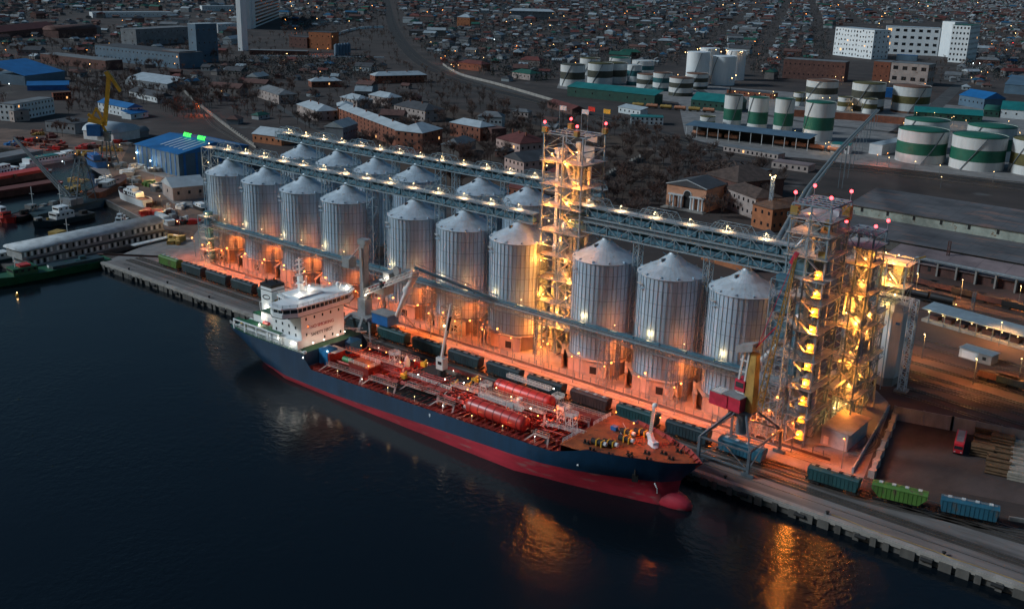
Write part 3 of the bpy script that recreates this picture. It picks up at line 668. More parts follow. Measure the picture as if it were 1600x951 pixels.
b.build('main_deck', ship)
b = deck([228, 232, 236, 240, 245, 249, 252, 255, 257, 259, 260.2], lambda x: 9.35+.01*(x-236), 'deckorange', 'fc', .2)
b.use('deckred'); b.box(227.8, 228.0, SY-11.6, SY+11.6, dz_(228), 9.3); b.build('forecastle_deck', ship)
b = sb('deckred')     # inner faces of bulwark with stays
for s in (-1, 1):
    prev = None
    for fx_, fb, xn in S:
        if xn < 234: continue
        zt = topz(xn); z0 = 9.3; p = [(fx_(z0), SY+s*max(.02, fb(z0, zt)-.14), z0), (fx_(zt), SY+s*max(.02, fb(zt, zt)-.14), zt+.02)]
        if prev: b.add([prev[0], p[0], p[1], prev[1]], [(0, 1, 2, 3)])
        b.beam((p[0][0]-.3, p[0][1]-s*.7, 9.4), (p[1][0]-.1, p[1][1]-s*.1, zt-.1), .12, .35); prev = p
b.build('bulwark', ship)
b = sb('offwhite')
b.box(92, 130.5, -72.6, -72.5, 7.9, 8.05) if False else None
def rail(pts, mt='offwhite', h=1.1, post=2.0, name='handrail', r=.055, build=True):
    b = sb(mt)
    for p, q in zip(pts[:-1], pts[1:]):
        p, q = Vector(p), Vector(q); n = max(1, round((q-p).length/post))
        for zz in (h, h*.66, h*.33): b.beam(p+Vector((0, 0, zz)), q+Vector((0, 0, zz)), r*1.6)
        for i in range(n+1): m = p+(q-p)*i/n; b.beam(m, m+Vector((0, 0, h)), r*2)
    return b.build(name, ship) if build else b
for s in (-1, 1):
    rail([(x, SY+s*(half(x, dz_(x), topz(x))-.15), topz(x)) for x in (136, 150, 165, 180, 195, 208, 216, 222, 226)], 'pipe', name='side_rail')
    rail([(x, SY+s*(lin(x, [92, 98, 104, 112, 130], [9.9, 11.3, 12.1, 12.35, 12.4])), 8.0) for x in (92.2, 98, 104, 112, 121, 130.5)])
# walkways over the deck frames, cranked like the photo's
def catwalk(y0, segs, z=1.6, wd=1.0):
    b = sb(mat('railpink', (.34, .24, .22), .6))
    for x0, x1 in segs:
        z0, z1 = dz_(x0)+z, dz_(x1)+z
        b.beam((x0, y0, z0), (x1, y0, z1), wd, .1)
        for s in (-wd/2, wd/2):
            for zz in (.5, 1.05): b.beam((x0, y0+s, z0+zz), (x1, y0+s, z1+zz), .09)
            n = int((x1-x0)/1.7)
            for i in range(n+1): x = x0+(x1-x0)*i/n; b.beam((x, y0+s, dz_(x)+z), (x, y0+s, dz_(x)+z+1.05), .09)
        b.beam((x0, y0, z0), (x0-1.4, y0-2.4, dz_(x0)+.1), .5, .12); b.beam((x1, y0, z1), (x1+1.4, y0-2.4, dz_(x1)+.1), .5, .12)
    return b.build('catwalk', ship)
catwalk(-69.0, [(138, 153)]); catwalk(-69.0, [(156.5, 167)]); catwalk(-69.2, [(217.5, 222)]); catwalk(-68.4, [(183, 189)])
catwalk(-58.6, [(134, 160)], 3.0, 1.3); catwalk(-60.2, [(181, 214)], 3.2, 1.5); catwalk(-57, [(186, 226)], 3.0, 1.1); catwalk(-66, [(168.5, 181)], 1.8); catwalk(-50.2, [(136, 158)], 2.2); catwalk(-49.8, [(212, 228)], 1.8); catwalk(-63.0, [(216, 229)], 2.2)
# cargo pipes
b = sb('pipe'); random.seed(9)
for k in range(26):
    y = random.uniform(-65.5, -55.2); x0 = random.uniform(136, 150); x1 = random.uniform(205, 224); r = random.choice((.14, .2, .26)); z = .9+random.choice((0, .35, .7))
    b.rod((x0, y, dz_(x0)+z), (x1, y, dz_(x1)+z), r, 6)
    for q in range(6): x = random.uniform(x0, x1); b.rod((x, y, dz_(x)+z), (x, y, dz_(x)+z+random.uniform(.5, 1.4)), r*.9, 6); b.rod((x, y, dz_(x)+z+.9), (x, y+random.choice((-2, 2, 3.5)), dz_(x)+z+.9), r*.8, 6)
b.build('cargo_pipes', ship)
b = sb('pipe')
for k in range(5):
    y = -61.5+k*1.3; b.rod((138+k*3, y, dz_(140)+2.2), (176, y, dz_(176)+2.2), .16, 6)
for k in range(34): x = 136+k*2.6; b.box(x, x+.18, -64, -56.6, dz_(x)+.5, dz_(x)+.7)
b.build('pipe_supports', ship)
random.seed(14)
for k in range(120):     # valves, hatches, vents and tank-cleaning gear scattered on deck
    x = random.uniform(137, 226); y = SY+random.uniform(-9.5, 9.5); z = dz_(x)
    if 164 < x < 182 or (190 < x < 216 and abs(y-SY) > 5): continue
    b = sb(random.choice(('deckred', 'pipe', 'pipe', 'deckorange', 'pipe', 'deckblack', 'offwhite')))
    c = random.random()
    if c < .4: b.lathe([(.55, z), (.55, z+.9), (.6, z+.92), (.6, z+1.05), (.1, z+1.1)], 10, x, y); nm = 'tank_hatch'
    elif c < .75: b.rod((x, y, z), (x, y, z+1.6), .1, 6); b.lathe([(.12, z+1.5), (.34, z+1.6), (.34, z+1.9), (.05, z+2)], 8, x, y); nm = 'vent'
    else: b.box(x-.5, x+.5, y-.4, y+.4, z, z+1.1); b.rod((x, y, z+1), (x, y+1.2, z+1), .12, 6); nm = 'valve_box'
    b.build(nm, ship)
# big red deck tanks
for y, x0, x1 in ((-68.0, 194.6, 213.6), (-52.6, 191.5, 210.5)):
    zc = dz_(204)+3.0; R = 2.1; b = sb('tankred'); n = 24; ring = []
    prof = [(x0-.5, .3), (x0-.4, 1.4), (x0, 2.0), (x0+.6, R), (x1-.6, R), (x1, 2.0), (x1+.4, 1.4), (x1+.5, .3)]
    vs = [(x, y+r*cos(2*pi*i/n), zc+r*sin(2*pi*i/n)) for x, r in prof for i in range(n)]
    b.add(vs, [(j*n+i, (j+1)*n+i, (j+1)*n+(i+1) % n, j*n+(i+1) % n) for j in range(len(prof)-1) for i in range(n)], True)
    b.add(vs[:n], [tuple(range(n))]); b.add(vs[-n:], [tuple(range(n))[::-1]])
    tk = b.build('deck_tank', ship, 'red horizontal deck tank nearer the water' if y < -60 else 'red horizontal deck tank nearer the quay')
    b = sb('deckred')
    for k in range(7):
        x = x0+1.6+k*(x1-x0-3.2)/6
        for i in range(n):
            a0, a1 = 2*pi*i/n, 2*pi*(i+1)/n; b.beam((x, y+(R+.03)*cos(a0), zc+(R+.03)*sin(a0)), (x, y+(R+.03)*cos(a1), zc+(R+.03)*sin(a1)), .16, .1)
        for s in (-1.7, 1.7): b.beam((x, y+s, zc-1.5), (x, y+s*1.15, dz_(x)), .14)
    b.build('tank_band', ship)
    yy = y+(2.0 if y < -60 else 2.6); rail([(x0+1, yy, zc+2.0), (x1-3, yy, zc+2.0)], h=1.1); rail([(x0+1, yy+1.0, zc+2.0), (x1-3, yy+1.0, zc+2.0)], h=1.1); b = sb('grating'); b.box(x0+1, x1-3, yy, yy+1, zc+1.9, zc+2.0); b.build('tank_walkway', ship)
# deckhouse with orange-lit roof, and its kit
z = dz_(149); b = sb('deckred'); b.box(144.8, 153.2, -66.6, -61.6, z, z+3.3); b.use('deckorange'); b.box(144.6, 153.4, -66.8, -61.4, z+3.3, z+3.4); b.build('deckhouse', ship); rail([(144.8, -66.6, z+3.4), (153.2, -66.6, z+3.4), (153.2, -61.6, z+3.4), (144.8, -61.6, z+3.4)])
b = sb(mat('greenpaint', (.03, .20, .07), .5)); b.rod((139.8, -64, z+2.4), (143.8, -64.2, z+2.4), .85, 14); b.build('green_drum', ship)
b = sb('deckred'); b.box(131.5, 136, -66.5, -60, dz_(133), dz_(133)+4); b.use('offwhite'); b.box(131.2, 137, -65.2, -60.2, dz_(133)+4, dz_(133)+4.15); b.build('pump_house', ship)
for x0, x1, y0, y1, z in ((131.3, 135.4, -66.8, -62.4, 8.3), (128.3, 133.4, -55.6, -50.6, 7.5)):
    b = sb('tarpblue'); b.add([(x0, y0, z), (x1, y0, z-.2), (x1, y1, z), (x0, y1, z+.1), ((x0+x1)/2, (y0+y1)/2, z+.7)], [(0, 1, 4), (1, 2, 4), (2, 3, 4), (3, 0, 4)]); b.box(x0+.1, x1-.1, y0+.1, y1-.1, dz_(x0), z-.25); b.build('tarpaulin', ship)
# dark manifold area amidships
b = sb('deckblack'); z = dz_(172)+1.0; b.add([(163.5, -71.2, z-.7), (181.5, -71.4, z-.4), (181.5, -49.4, z), (163.5, -49.4, z)], [(0, 1, 2, 3)]); b.box(163.5, 181.5, -60.4, -49.4, z-.6, z+.9)
b.build('manifold_deck', ship)
rail([(164, -61, z+.9), (181.3, -61, z+.9)]); rail([(164, -49.6, z+.9), (181.3, -49.6, z+.9)], 'pipe'); 
b = sb('under')
for k in range(8): b.rod((164.5+k*2.1, -70.5, z-.1), (164.5+k*2.1, -62.5, z+.1), .22, 6)
b.build('manifold_pipes', ship)
for x, y in ((163.4, -62), (161.2, -51.2), (179, -56.8), (181, -50.5), (182.6, -55), (206, -56.5)):
    b = sb('yellow'); b.box(x-.9, x+.9, y-.6, y+.6, z+.2, z+1.5); b.rod((x, y, z+1.4), (x+.4, y+.9, z+2.2), .3, 8); b.build('hose_winch', ship)
def mast_arm(name, b): return b.build(name, ship)
# deck crane amidships
cx, cy = 171.6, -54.5; b = sb('deckblack'); b.lathe([(1.5, z+.9), (1.2, z+3.2)], 14, cx, cy); b.build('crane_pedestal', ship)
b = sb('offwhite'); b.cbox(cx, cy, z+3.2, 2.6, 2.3, 3.6); b.use('glass'); b.cbox(cx+.2, cy-1.18, z+4.8, 1.5, .1, 1.0); b.build('crane_cabin', ship)
b = sb('offwhite'); b.beam((cx, cy-.2, z+6.2), (175.3, cy-.3, 29.6), .75, .5); b.use('deckblack'); b.beam((cx-.7, cy+.1, z+5.6), (174.7, cy, 25.5), .9, .5); b.build('crane_jib', ship)
# white hose-handling crane at the bow
b = sb('white'); cx, cy = 245.2, -57.6; b.cbox(cx+.9, cy-.4, 9.4, 2.6, 1.6, 1.4, -.5); b.add([(cx-.6, cy-.6, 10.6), (cx+.7, cy-.6, 10.6), (cx+.7, cy+.6, 10.6), (cx-.6, cy+.6, 10.6), (cx-1, cy-.6, 12), (cx, cy-.6, 12.6), (cx, cy+.6, 12.6), (cx-1, cy+.6, 12)], [(0, 1, 5, 4), (1, 2, 6, 5), (2, 3, 7, 6), (3, 0, 4, 7), (4, 5, 6, 7)]); b.beam((cx+2.4, cy-1.4, 9.5), (cx-.3, cy, 12.4), .9, .5)
b.beam((cx-.4, cy, 11.5), (cx+.1, cy+.2, 19.2), .75, .8); b.lathe([(.2, 19), (.7, 19.5), (.7, 20.3), (.2, 20.6)], 10, cx+.3, cy+.2); b.build('bow_crane', ship)
b = sb('yellow')
for k in range(12): b.beam((cx-.45, cy-.4, 12+k*.6), (cx+.2, cy-.4, 12+k*.6), .08)
b.build('ladder', ship)
# winches, bollards, hatches on the forecastle
random.seed(4)
for x, y in ((238.5, -65.2), (240.2, -60.6), (238.2, -57), (241, -54.6), (236.2, -66.8)):
    b = sb('yellow'); b.box(x-.9, x-.6, y-.8, y+.8, 9.4, 11); b.box(x+.6, x+.9, y-.8, y+.8, 9.4, 11); b.use('under'); b.rod((x-.6, y, 10.3), (x+.6, y, 10.3), .75, 12); b.use('offwhite'); b.rod((x+1, y, 10.3), (x+1.9, y, 10.3), .55, 12); b.use('under'); b.rod((x-2.4, y, 10.1), (x-1, y, 10.1), .8, 12); b.build('mooring_winch', ship)
for x, y in ((241.5, -70), (245.6, -67.6), (244.6, -66.3), (249.8, -65.9), (250.6, -60.3), (247.5, -63), (253.5, -61.7), (253, -57), (250.5, -54), (236.4, -70.6), (248, -52), (233, -68)):
    b = sb('under'); b.box(x-.9, x+.9, y-.4, y+.4, 9.4, 9.6); b.lathe([(.3, 9.5), (.3, 10.2), (.4, 10.3)], 8, x-.5, y); b.lathe([(.3, 9.5), (.3, 10.2), (.4, 10.3)], 8, x+.5, y); b.build('bollard', ship)
b = sb('offwhite')
for y in (-60.2, -57.6): b.beam((233, y+6, 9.5), (239, y-.5, 10.2), .1)
b.build('mooring_lines', ship); b = sb('blue'); b.cbox(233.6, -56.5, 9.4, 1.6, 1.4, 1); b.build('locker', ship)
rail([(228.2, -71.5, 9.4), (228.2, -64, 9.4)]); rail([(228.2, -58, 9.4), (228.2, -50.2, 9.4)]); rail([(217, -63.5, dz_(217)+1.5), (229, -63.5, 9.0)]); 
# white stair cages / sampling platforms
for x, y, h in ((190.2, -56.4, 4.2), (153.4, -55.8, 5), (222, -59.2, 4.6), (218, -57.5, 5), (206.6, -64.9, 5.4), (210.2, -49.2, 3.5)):
    b = sb('offwhite'); zz = dz_(x); lattice_mast(b, x, y, zz, zz+h, 2.2, 2.2, .16, 2.2, .1); b.box(x-1.3, x+1.3, y-1.3, y+1.3, zz+h-.05, zz+h); b.build('access_tower', ship)
    rail([(x-1.3, y-1.3, zz+h), (x+1.3, y-1.3, zz+h), (x+1.3, y+1.3, zz+h), (x-1.3, y+1.3, zz+h), (x-1.3, y-1.3, zz+h)], h=.9)
b = sb('white'); x, y = 156.6, -53.8; b.lathe([(.9, dz_(x)), (1.05, dz_(x)+2.4), (.8, dz_(x)+3.4), (.15, dz_(x)+4.6)], 12, x, y); b.build('white_cowl', ship)
b = sb('white'); x, y = 203.2, -57.4; b.lathe([(.8, dz_(x)), (.8, dz_(x)+4)], 10, x, y); b.build('white_locker', ship)
b = sb('tankred'); b.cbox(158.5, -50.5, dz_(158), 2.4, 1.8, 2.2); b.build('fire_box', ship)
# red plating slope near the forward quay side
b = sb('deckred'); b.box(216, 226, -52.6, -49, dz_(216), dz_(216)+2.2); b.build('forward_store', ship)
# ---- superstructure
hs = sb('white'); hs.box(113, 127, -69.6, -52.2, 8.0, 18.6); hs.box(105, 113, -67.6, -54, 8.0, 14.6); hs.build('house', ship)
b = sb('white'); b.box(99.5, 105, -66.5, -56, 8, 12.4); b.box(112, 127.3, -71.6, -69.6, 8, 10.6); b.box(101, 113, -70.4, -67.6, 8, 10.4); b.build('lower_house', ship)
b = sb('deckgreen'); b.box(112.6, 113.0, -69, -53, 14.6, 14.9); b.box(104.8, 113, -67.8, -53.8, 14.6, 14.75); b.box(99, 113, -70.8, -67.6, 10.4, 10.5); b.box(99.2, 105, -66.8, -55.8, 12.4, 12.5); b.build('house_deck', ship)
b = sb('white')     # wheelhouse with wings, and overhanging roof
wp = [(118.6, -74.4), (121.6, -76), (125.4, -75.4), (127.9, -71.5), (128.2, -61), (127.9, -50.5), (125.4, -46.4), (121.6, -45.8), (118.6, -47), (118, -52.5), (113, -54), (113, -67), (118, -68.5)]
b.prism(wp, 18.6, 19.9); b.build('bridge_wing', ship)
def shrink(P, k, c=(121.5, -61)): return [(c[0]+(x-c[0])*k, c[1]+(y-c[1])*k) for x, y in P]
b = sb('glass'); b.prism(shrink(wp, .965), 19.9, 21.3); b.build('bridge_window', ship)
b = sb('white'); b.prism(shrink(wp, 1.03), 21.3, 21.75)
for k in range(len(wp)):
    p, q = wp[k], wp[(k+1) % len(wp)]; n = max(1, int(hypot(p[0]-q[0], p[1]-q[1])/1.6))
    for j in range(n): t_ = j/n; x, y = shrink([(p[0]+(q[0]-p[0])*t_, p[1]+(q[1]-p[1])*t_)], .975)[0]; b.beam((x, y, 19.8), (x, y, 21.4), .16)
b.box(114, 122, -66, -56, 21.75, 22.3); b.build('bridge_roof', ship)
b = sb('under'); b.prism(shrink(wp, 1.012), 18.45, 18.6); b.build('wing_trim', ship)
rail([(x, y, 21.75) for x, y in shrink(wp, .98)], h=.9)
for r_ in range(4):
    for c_ in range(5):
        y = -67.6+c_*3.3+(.6 if r_ % 2 else 0); zz = 16.9-r_*2.5
        if random.random() < .82 and not (r_ in (1, 2) and 1 <= c_ <= 4): b = MB('glass'); b.box(-.06, .06, -.28, .28, -.45, .45); b.build('porthole_window', ship, loc=(127.03-178, y-SY, zz))
for r_ in range(4):
    for c_ in range(4):
        if c_ < 3 or r_ > 0: b = MB('glass'); b.box(-.28, .28, -.06, .06, -.45, .45); b.build('porthole_window', ship, loc=(115+c_*3.1-178, -69.63-SY, 16.4-r_*2.4)) if r_ < 3 else None
def text(s, size, loc, rot, mt, parent, name='lettering', th=.03, sx=1.0):
    cu = bpy.data.curves.new(name, 'FONT'); cu.body = s; cu.size = size; cu.align_x = 'CENTER'; cu.align_y = 'CENTER'; cu.extrude = th
    o = bpy.data.objects.new('tmp', cu); COL.objects.link(o); bpy.context.view_layer.update()
    me = bpy.data.meshes.new_from_object(o.evaluated_get(bpy.context.evaluated_depsgraph_get())); COL.objects.unlink(o); bpy.data.objects.remove(o)
    me.materials.clear(); me.materials.append(M[mt] if isinstance(mt, str) else mt)
    o = bpy.data.objects.new(name, me); COL.objects.link(o); o.parent = parent; o.location = loc; o.rotation_euler = rot; o.scale = (sx, 1, 1); return o
text('NO SMOKING', 1.5, (127.06-178, -61.2-SY, 13.9), (pi/2, 0, pi/2), 'ropered', ship)
text('SAFETY FIRST', 1.5, (127.06-178, -61.4-SY, 11.4), (pi/2, 0, pi/2), 'under', ship)
# funnel
b = sb('white'); b.box(100.2, 105.6, -63.6, -58.4, 8, 21.2); b.use('black'); b.box(100.1, 105.7, -63.7, -58.3, 21.2, 22.2)
b.use('under'); b.box(100.15, 105.65, -63.66, -58.35, 20.0, 20.25)
for x, y in ((101.4, -62), (104, -60), (102.4, -59.6)): b.rod((x, y, 22), (x-.5, y, 23.2), .35, 8)
fun = b.build('funnel', ship); b = sb('craneyel'); b.box(105.6, 105.68, -62.6, -60.4, 15, 17.2); b.build('funnel_louvre', ship)
b = sb('under')      # oval swoosh emblem on the funnel side
for k in range(26):
    a0, a1 = 2*pi*k/26, 2*pi*(k+1)/26
    f = lambda a: (102.9+1.75*cos(a), -63.64, 17.8+.72*sin(a)+.16*cos(a)); b.beam(f(a0), f(a1), .12, .14+.16*abs(sin(a0/2)))
b.build('funnel_emblem', ship)
# radar mast
b = sb('white'); b.beam((116.5, -60.5, 21.7), (116.2, -60.5, 27), 1.5, 1.1); b.beam((116.2, -60.5, 27), (116, -60.5, 33), .35)
for zz, l in ((24.6, 4), (27.4, 3.6), (29.2, 4.6), (30.8, 3.8), (32.2, 3)): b.beam((116.1, -60.5-l/2, zz), (116.1, -60.5+l/2, zz+.2), .22); b.beam((114.6, -60.5, zz), (117.6, -60.5, zz), .16)
b.lathe([(1.2, 24.9), (1.2, 25.0)], 12, 116.6, -61); b.rod((118.6, -60, 22), (118.6, -60, 27.5), .12, 6); b.build('radar_mast', ship)
b = sb('white'); b.lathe([(.25, 21.8), (.3, 22.6), (.75, 22.9), (.85, 23.5), (.6, 24.1), (.1, 24.3)], 14, 122.5, -50.2); b.build('satellite_dome', ship)
# free-fall lifeboat and frame at the stern
b = sb('tankred'); n = 12; prof = [(0, .2), (.8, 1.0), (3, 1.35), (6, 1.3), (7.6, .8), (8.2, .15)]
Q = Matrix.Translation((91.5, -56.5, 8.9)) @ Matrix.Rotation(radians(-28), 4, 'Y')
b.T = ST @ Q; vs = [(x, r*cos(2*pi*i/n), r*1.05*sin(2*pi*i/n)) for x, r in prof for i in range(n)]; b.add(vs, [(j*n+i, (j+1)*n+i, (j+1)*n+(i+1) % n, j*n+(i+1) % n) for j in range(len(prof)-1) for i in range(n)], True); b.box(4, 6.5, -.8, .8, 1.0, 1.9); b.build('lifeboat', ship)
b = sb('offwhite')
for y in (-58.4, -54.6): b.beam((89.8, y, 7.6), (99.5, y, 13.4), .35); b.beam((99.5, y, 13.4), (99.5, y, 8), .3); b.beam((93, y, 8), (92.4, y, 12.5), .25); b.beam((92.4, y, 12.5), (97, y, 15), .25)
b.beam((92.4, -58.4, 12.5), (92.4, -54.6, 12.5), .3); b.beam((97, -58.4, 15), (97, -54.6, 15), .5); b.build('lifeboat_davit', ship)
# white open side frame along the poop with life rings
b = sb('white')
for x in (97, 102.5, 108.4, 114.2, 119.5): b.beam((x, -72.4, 8), (x, -72.3, 11.2), .42)
b.beam((96.8, -72.3, 11.2), (119.7, -72.3, 11.2), .5, .35); b.beam((97, -72.4, 9.6), (119.5, -72.4, 9.6), .16); b.build('side_gantry', ship)
b = sb('deckgreen'); b.box(97, 119.5, -72.3, -70.6, 11.25, 11.4); b.build('boat_deck', ship); b = sb('tankred'); b.rod((108, -69, 11.8), (110.6, -69, 11.8), .6, 10); b.build('raft_canister', ship)
random.seed(8)
for k in range(26):
    x = random.uniform(94, 112); y = random.uniform(-71, -50); 
    if x > 99 and -67.6 < y < -54: continue
    b = sb(random.choice(('yellow', 'pipegrey', 'offwhite', 'under', 'deckgreen'))); c = random.random()
    if c < .5: b.box(x, x+random.uniform(.6, 2), y, y+random.uniform(.6, 1.5), 8, 8+random.uniform(.6, 1.6)); nm = 'deck_box'
    else: b.rod((x-.8, y, 8.7), (x+.8, y, 8.7), .6, 10); nm = 'mooring_drum'
    b.build(nm, ship)
b = sb('offwhite'); b.beam((128.5, -48.4, 8.2), (133, -48.2, 9.4), .4); b.beam((126, -52, 9.6), (129.5, -46.4, 9.2), .35); b.build('gangway_arm', ship)
b = sb('white'); b.beam((129.8, -72.6, 8.6), (131.4, -72.8, 8.6), .3); b.lathe([(.5, 8.2), (.7, 8.6), (.5, 9)], 10, 131.6, -72.4); b.build('fairlead', ship)
b = sb(mat('hullpatch', (.01, .085, .16), .5)); x = 247; y = SY-half(247, 6.2, 10.4)-.05; b.add([(245.3, y-.75, 5.4), (248.7, y+1.15, 5.4), (248.7, y+.60, 7.6), (245.3, y-1.5, 7.6)], [(0, 1, 2, 3)]); b.build('anchor_pocket', ship) if False else None
b = sb('under'); b.cbox(247.2, SY-half(247.2, 5.2, 10.4)-.2, 3.6, 1.5, .5, 2.0, .45); b.beam((247.2, SY-half(247.2, 5.2, 10.4)-.3, 5.4), (247.2, SY-half(247.2, 5.2, 10.4)-.5, 7.4), .4); b.build('anchor', ship)
b = sb('white'); b.cbox(184.2, -73.03, 3.7, .5, .08, .7); b.cbox(184.2, -73.03, 3.4, .2, .08, .3); b.cbox(233, SY-half(233, 4.8, 9)-.03, 4.6, .5, .08, .5); b.cbox(113, SY-12.1, 3.6, .5, .3, .6)
for k in range(6): b.cbox(251.6, SY-half(251, 1.6+k*.7, 10.4)-.12, .6+k*.6, .28, .1, .34)
b.build('hull_mark', ship)
# deck and accommodation lights
for p, k, pw in [((129.2, -67, 9.6), 'white', 75), ((129.2, -62.6, 9.4), 'white', 75), ((129.2, -57, 9.6), 'white', 75), ((129.2, -54, 9.9), 'white', 60), ((119.5, -72.6, 10.2), 'white', 110), ((125.5, -72.6, 10.0), 'white', 110),
                 ((108, -70.8, 11.6), 'white', 200), ((106, -67.9, 13), 'white', 200), ((103, -64.4, 14), 'white', 160), ((117.5, -58, 23.6), 'white', 300), ((120, -64, 23), 'white', 260), ((124, -48, 22.6), 'white', 160), ((131.5, -73, 7), 'white', 60), ((135.5, -66.8, 8.4), 'white', 180),
                 ((140, -57, 8.8), 'orange', 900), ((150, -56, 8.8), 'orange', 800), ((160, -60, 9.4), 'orange', 700), ((147, -60, 10.2), 'orange', 500), ((190, -64, 10.4), 'orange', 600), ((204, -62, 10.6), 'orange', 700), ((217, -60, 11), 'orange', 800), ((153.6, -66.8, 8.4), 'orange', 200), ((161, -55, 8.8), 'warm', 220), ((171, -63.8, 9.6), 'white', 120), ((179.4, -61.6, 9.8), 'white', 160), ((169, -49.4, 9), 'white', 120),
                 ((187, -62.2, 11), 'white', 260), ((196, -58.8, 11), 'warm', 260), ((201.5, -59, 10), 'warm', 220), ((211, -62.6, 10.6), 'white', 220), ((214.6, -64, 10), 'orange', 160), ((222, -57.6, 10), 'orange', 260), ((184, -57, 10), 'orange', 200), ((209.4, -50.4, 12), 'white', 120), ((240, -57.8, 13.6), 'orange', 900), ((247, -57, 17), 'orange', 900), ((231, -52, 12), 'orange', 500)]:
    bulb(ship, (p[0]-178, p[1]-SY, p[2]), k, .17, pw)
for k in range(16):
    x = 140+k*5.3; f = MB('offwhite'); f.beam((0, 0, 0), (0, 0, 1.6), .08); fo = f.build('light_post', ship, loc=(x-178, (-71.6 if k % 2 else -49.6)-SY, dz_(x)+.5)); bulb(fo, (0, 0, 1.7), 'warm' if k % 3 else 'white', .1, 45)
# ================================================================== hopper wagons on the quay track
def make_wagon(mt, kind):
    t = thing('hopper_wagon', 'w', 'freight wagon')
    b = MB(mt); L, W = 6.4, 1.5
    zt, zb = 4.3, 1.35; slope = 1.0 if kind == 'hopper' else .25
    prof = [(-L, zt), (-L, zt-.9), (-L+slope*1.9, zb), (L-slope*1.9, zb), (L, zt-.9), (L, zt)]
    v = [(x, -W, z) for x, z in prof]+[(x, W, z) for x, z in prof]; n = 6
    b.add(v, [tuple(range(n)), tuple(range(n, 2*n))[::-1]]+[((i+1) % n, i, n+i, n+(i+1) % n) for i in range(n)])
    for k in range(13):
        x = -L+.4+k*(2*L-.8)/12; zz = max(zb, lin(abs(x), [0, L-slope*1.9, L], [zb, zb, zt-.9]))
        for s in (-1, 1): b.box(x-.07, x+.07, s*W-.08, s*W+.08, zz, zt)
    for s in (-1, 1): b.box(-L, L, s*W-.1, s*W+.1, zt-.12, zt+.06)
    b.build('body', t)
    b = MB(mt); m = 7   # curved roof
    vs = [(x, W*cos(pi*i/m), zt+.5*sin(pi*i/m)) for x in (-L, L) for i in range(m+1)]
    b.add(vs, [(i, i+1, m+2+i, m+1+i) for i in range(m)]+[tuple(range(m+1)), tuple(range(m+1, 2*m+2))[::-1]], False); b.use('pipegrey' if kind != 'hopper' else mt); b.box(-L+.5, L-.5, -.3, .3, zt+.5, zt+.56); b.build('roof', t)
    for k in range(4): b = MB('under' if mt in ('wagdark', 'wagteal') else 'offwhite'); b.cbox(-4.5+k*3, 0, zt+.5, .9, .9, .22); b.build('hatch', t)
    b = MB('under'); b.box(-L-.3, L+.3, -.3, .3, 1.05, 1.4); b.box(-L-.3, -L, -1.3, 1.3, 1.0, 1.5); b.box(L, L+.3, -1.3, 1.3, 1.0, 1.5); b.box(-2.6, 2.6, -.9, .9, .55, 1.4); b.box(-L-.9, -L-.3, -.15, .15, .95, 1.2); b.box(L+.3, L+.9, -.15, .15, .95, 1.2); b.build('underframe', t)
    for bx in (-4.7, 4.7):
        b = MB('under')
        for wx in (-.9, .9):
            for s in (-.78, .78): b.rod((bx+wx, s-.06, .62), (bx+wx, s+.06, .62), .46, 12)
        for s in (-1, 1): b.box(bx-1.4, bx+1.4, s*.95-.1, s*.95+.1, .5, .9)
        b.build('bogie', t)
    return t
wcol = ['waggreen', 'wagdark', 'wagdark', 'wagdark', 'wagteal', 'wagdark', 'wagdark', 'wagdark', 'wagdark', 'wagteal', 'wagteal', 'wagdark', 'wagdark', 'wagdark', 'wagbrown', 'wagteal', 'wagdark', 'wagblue', 'wagteal', 'waggreen', 'wagblue']
wtxt = {'waggreen': 'lime green', 'wagdark': 'dark green', 'wagteal': 'teal', 'wagbrown': 'brown', 'wagblue': 'bright blue'}
protos = {}; wi = 0
wxs = [at(265, 412, 2.2).x+16.1*k for k in range(18)]
wxs = wxs[:17]
cols = wcol[:5]+wcol[6:18]
pl = [(x, -32, 0, c) for x, c in zip(wxs, cols)]
for px, py, c, a in ((1303, 750, 'wagteal', 3), (1405, 774, 'waggreen', 12), (1514, 797, 'wagblue', 15)):
    p = at(px, py, 2.4); pl.append((p.x, p.y, radians(a), c))
pl = [w_ for w_ in pl if not (w_[1] == -32 and w_[0] > at(1303, 750, 2.4).x-10)]
near = {0: 'at the left end of the train, beside the road', 1: 'second wagon from the left end of the train', len(pl)-1: 'last on the right, beside the soil yard', len(pl)-2: 'second from the right end, sloping ends', len(pl)-3: 'third from the right end of the train', len(pl)-4: 'fourth from the right, right of the red crane'}
for i, (x, y, a, c) in enumerate(pl):
    k = (c, 'hopper' if (c == 'waggreen' and i > 3) else 'cov')
    if k not in protos: protos[k] = o = make_wagon(c, k[1]); bpy.context.view_layer.update()
    else: o = dup(protos[k])
    o.location = (x, y, .16); o.rotation_euler = (0, 0, a); o['group'] = 'hopper wagons on the quay track'
    o['label'] = '%s hopper wagon, %s' % (wtxt[c], near.get(i, '%s from the left in the train on the quay' % ordinal(i)))
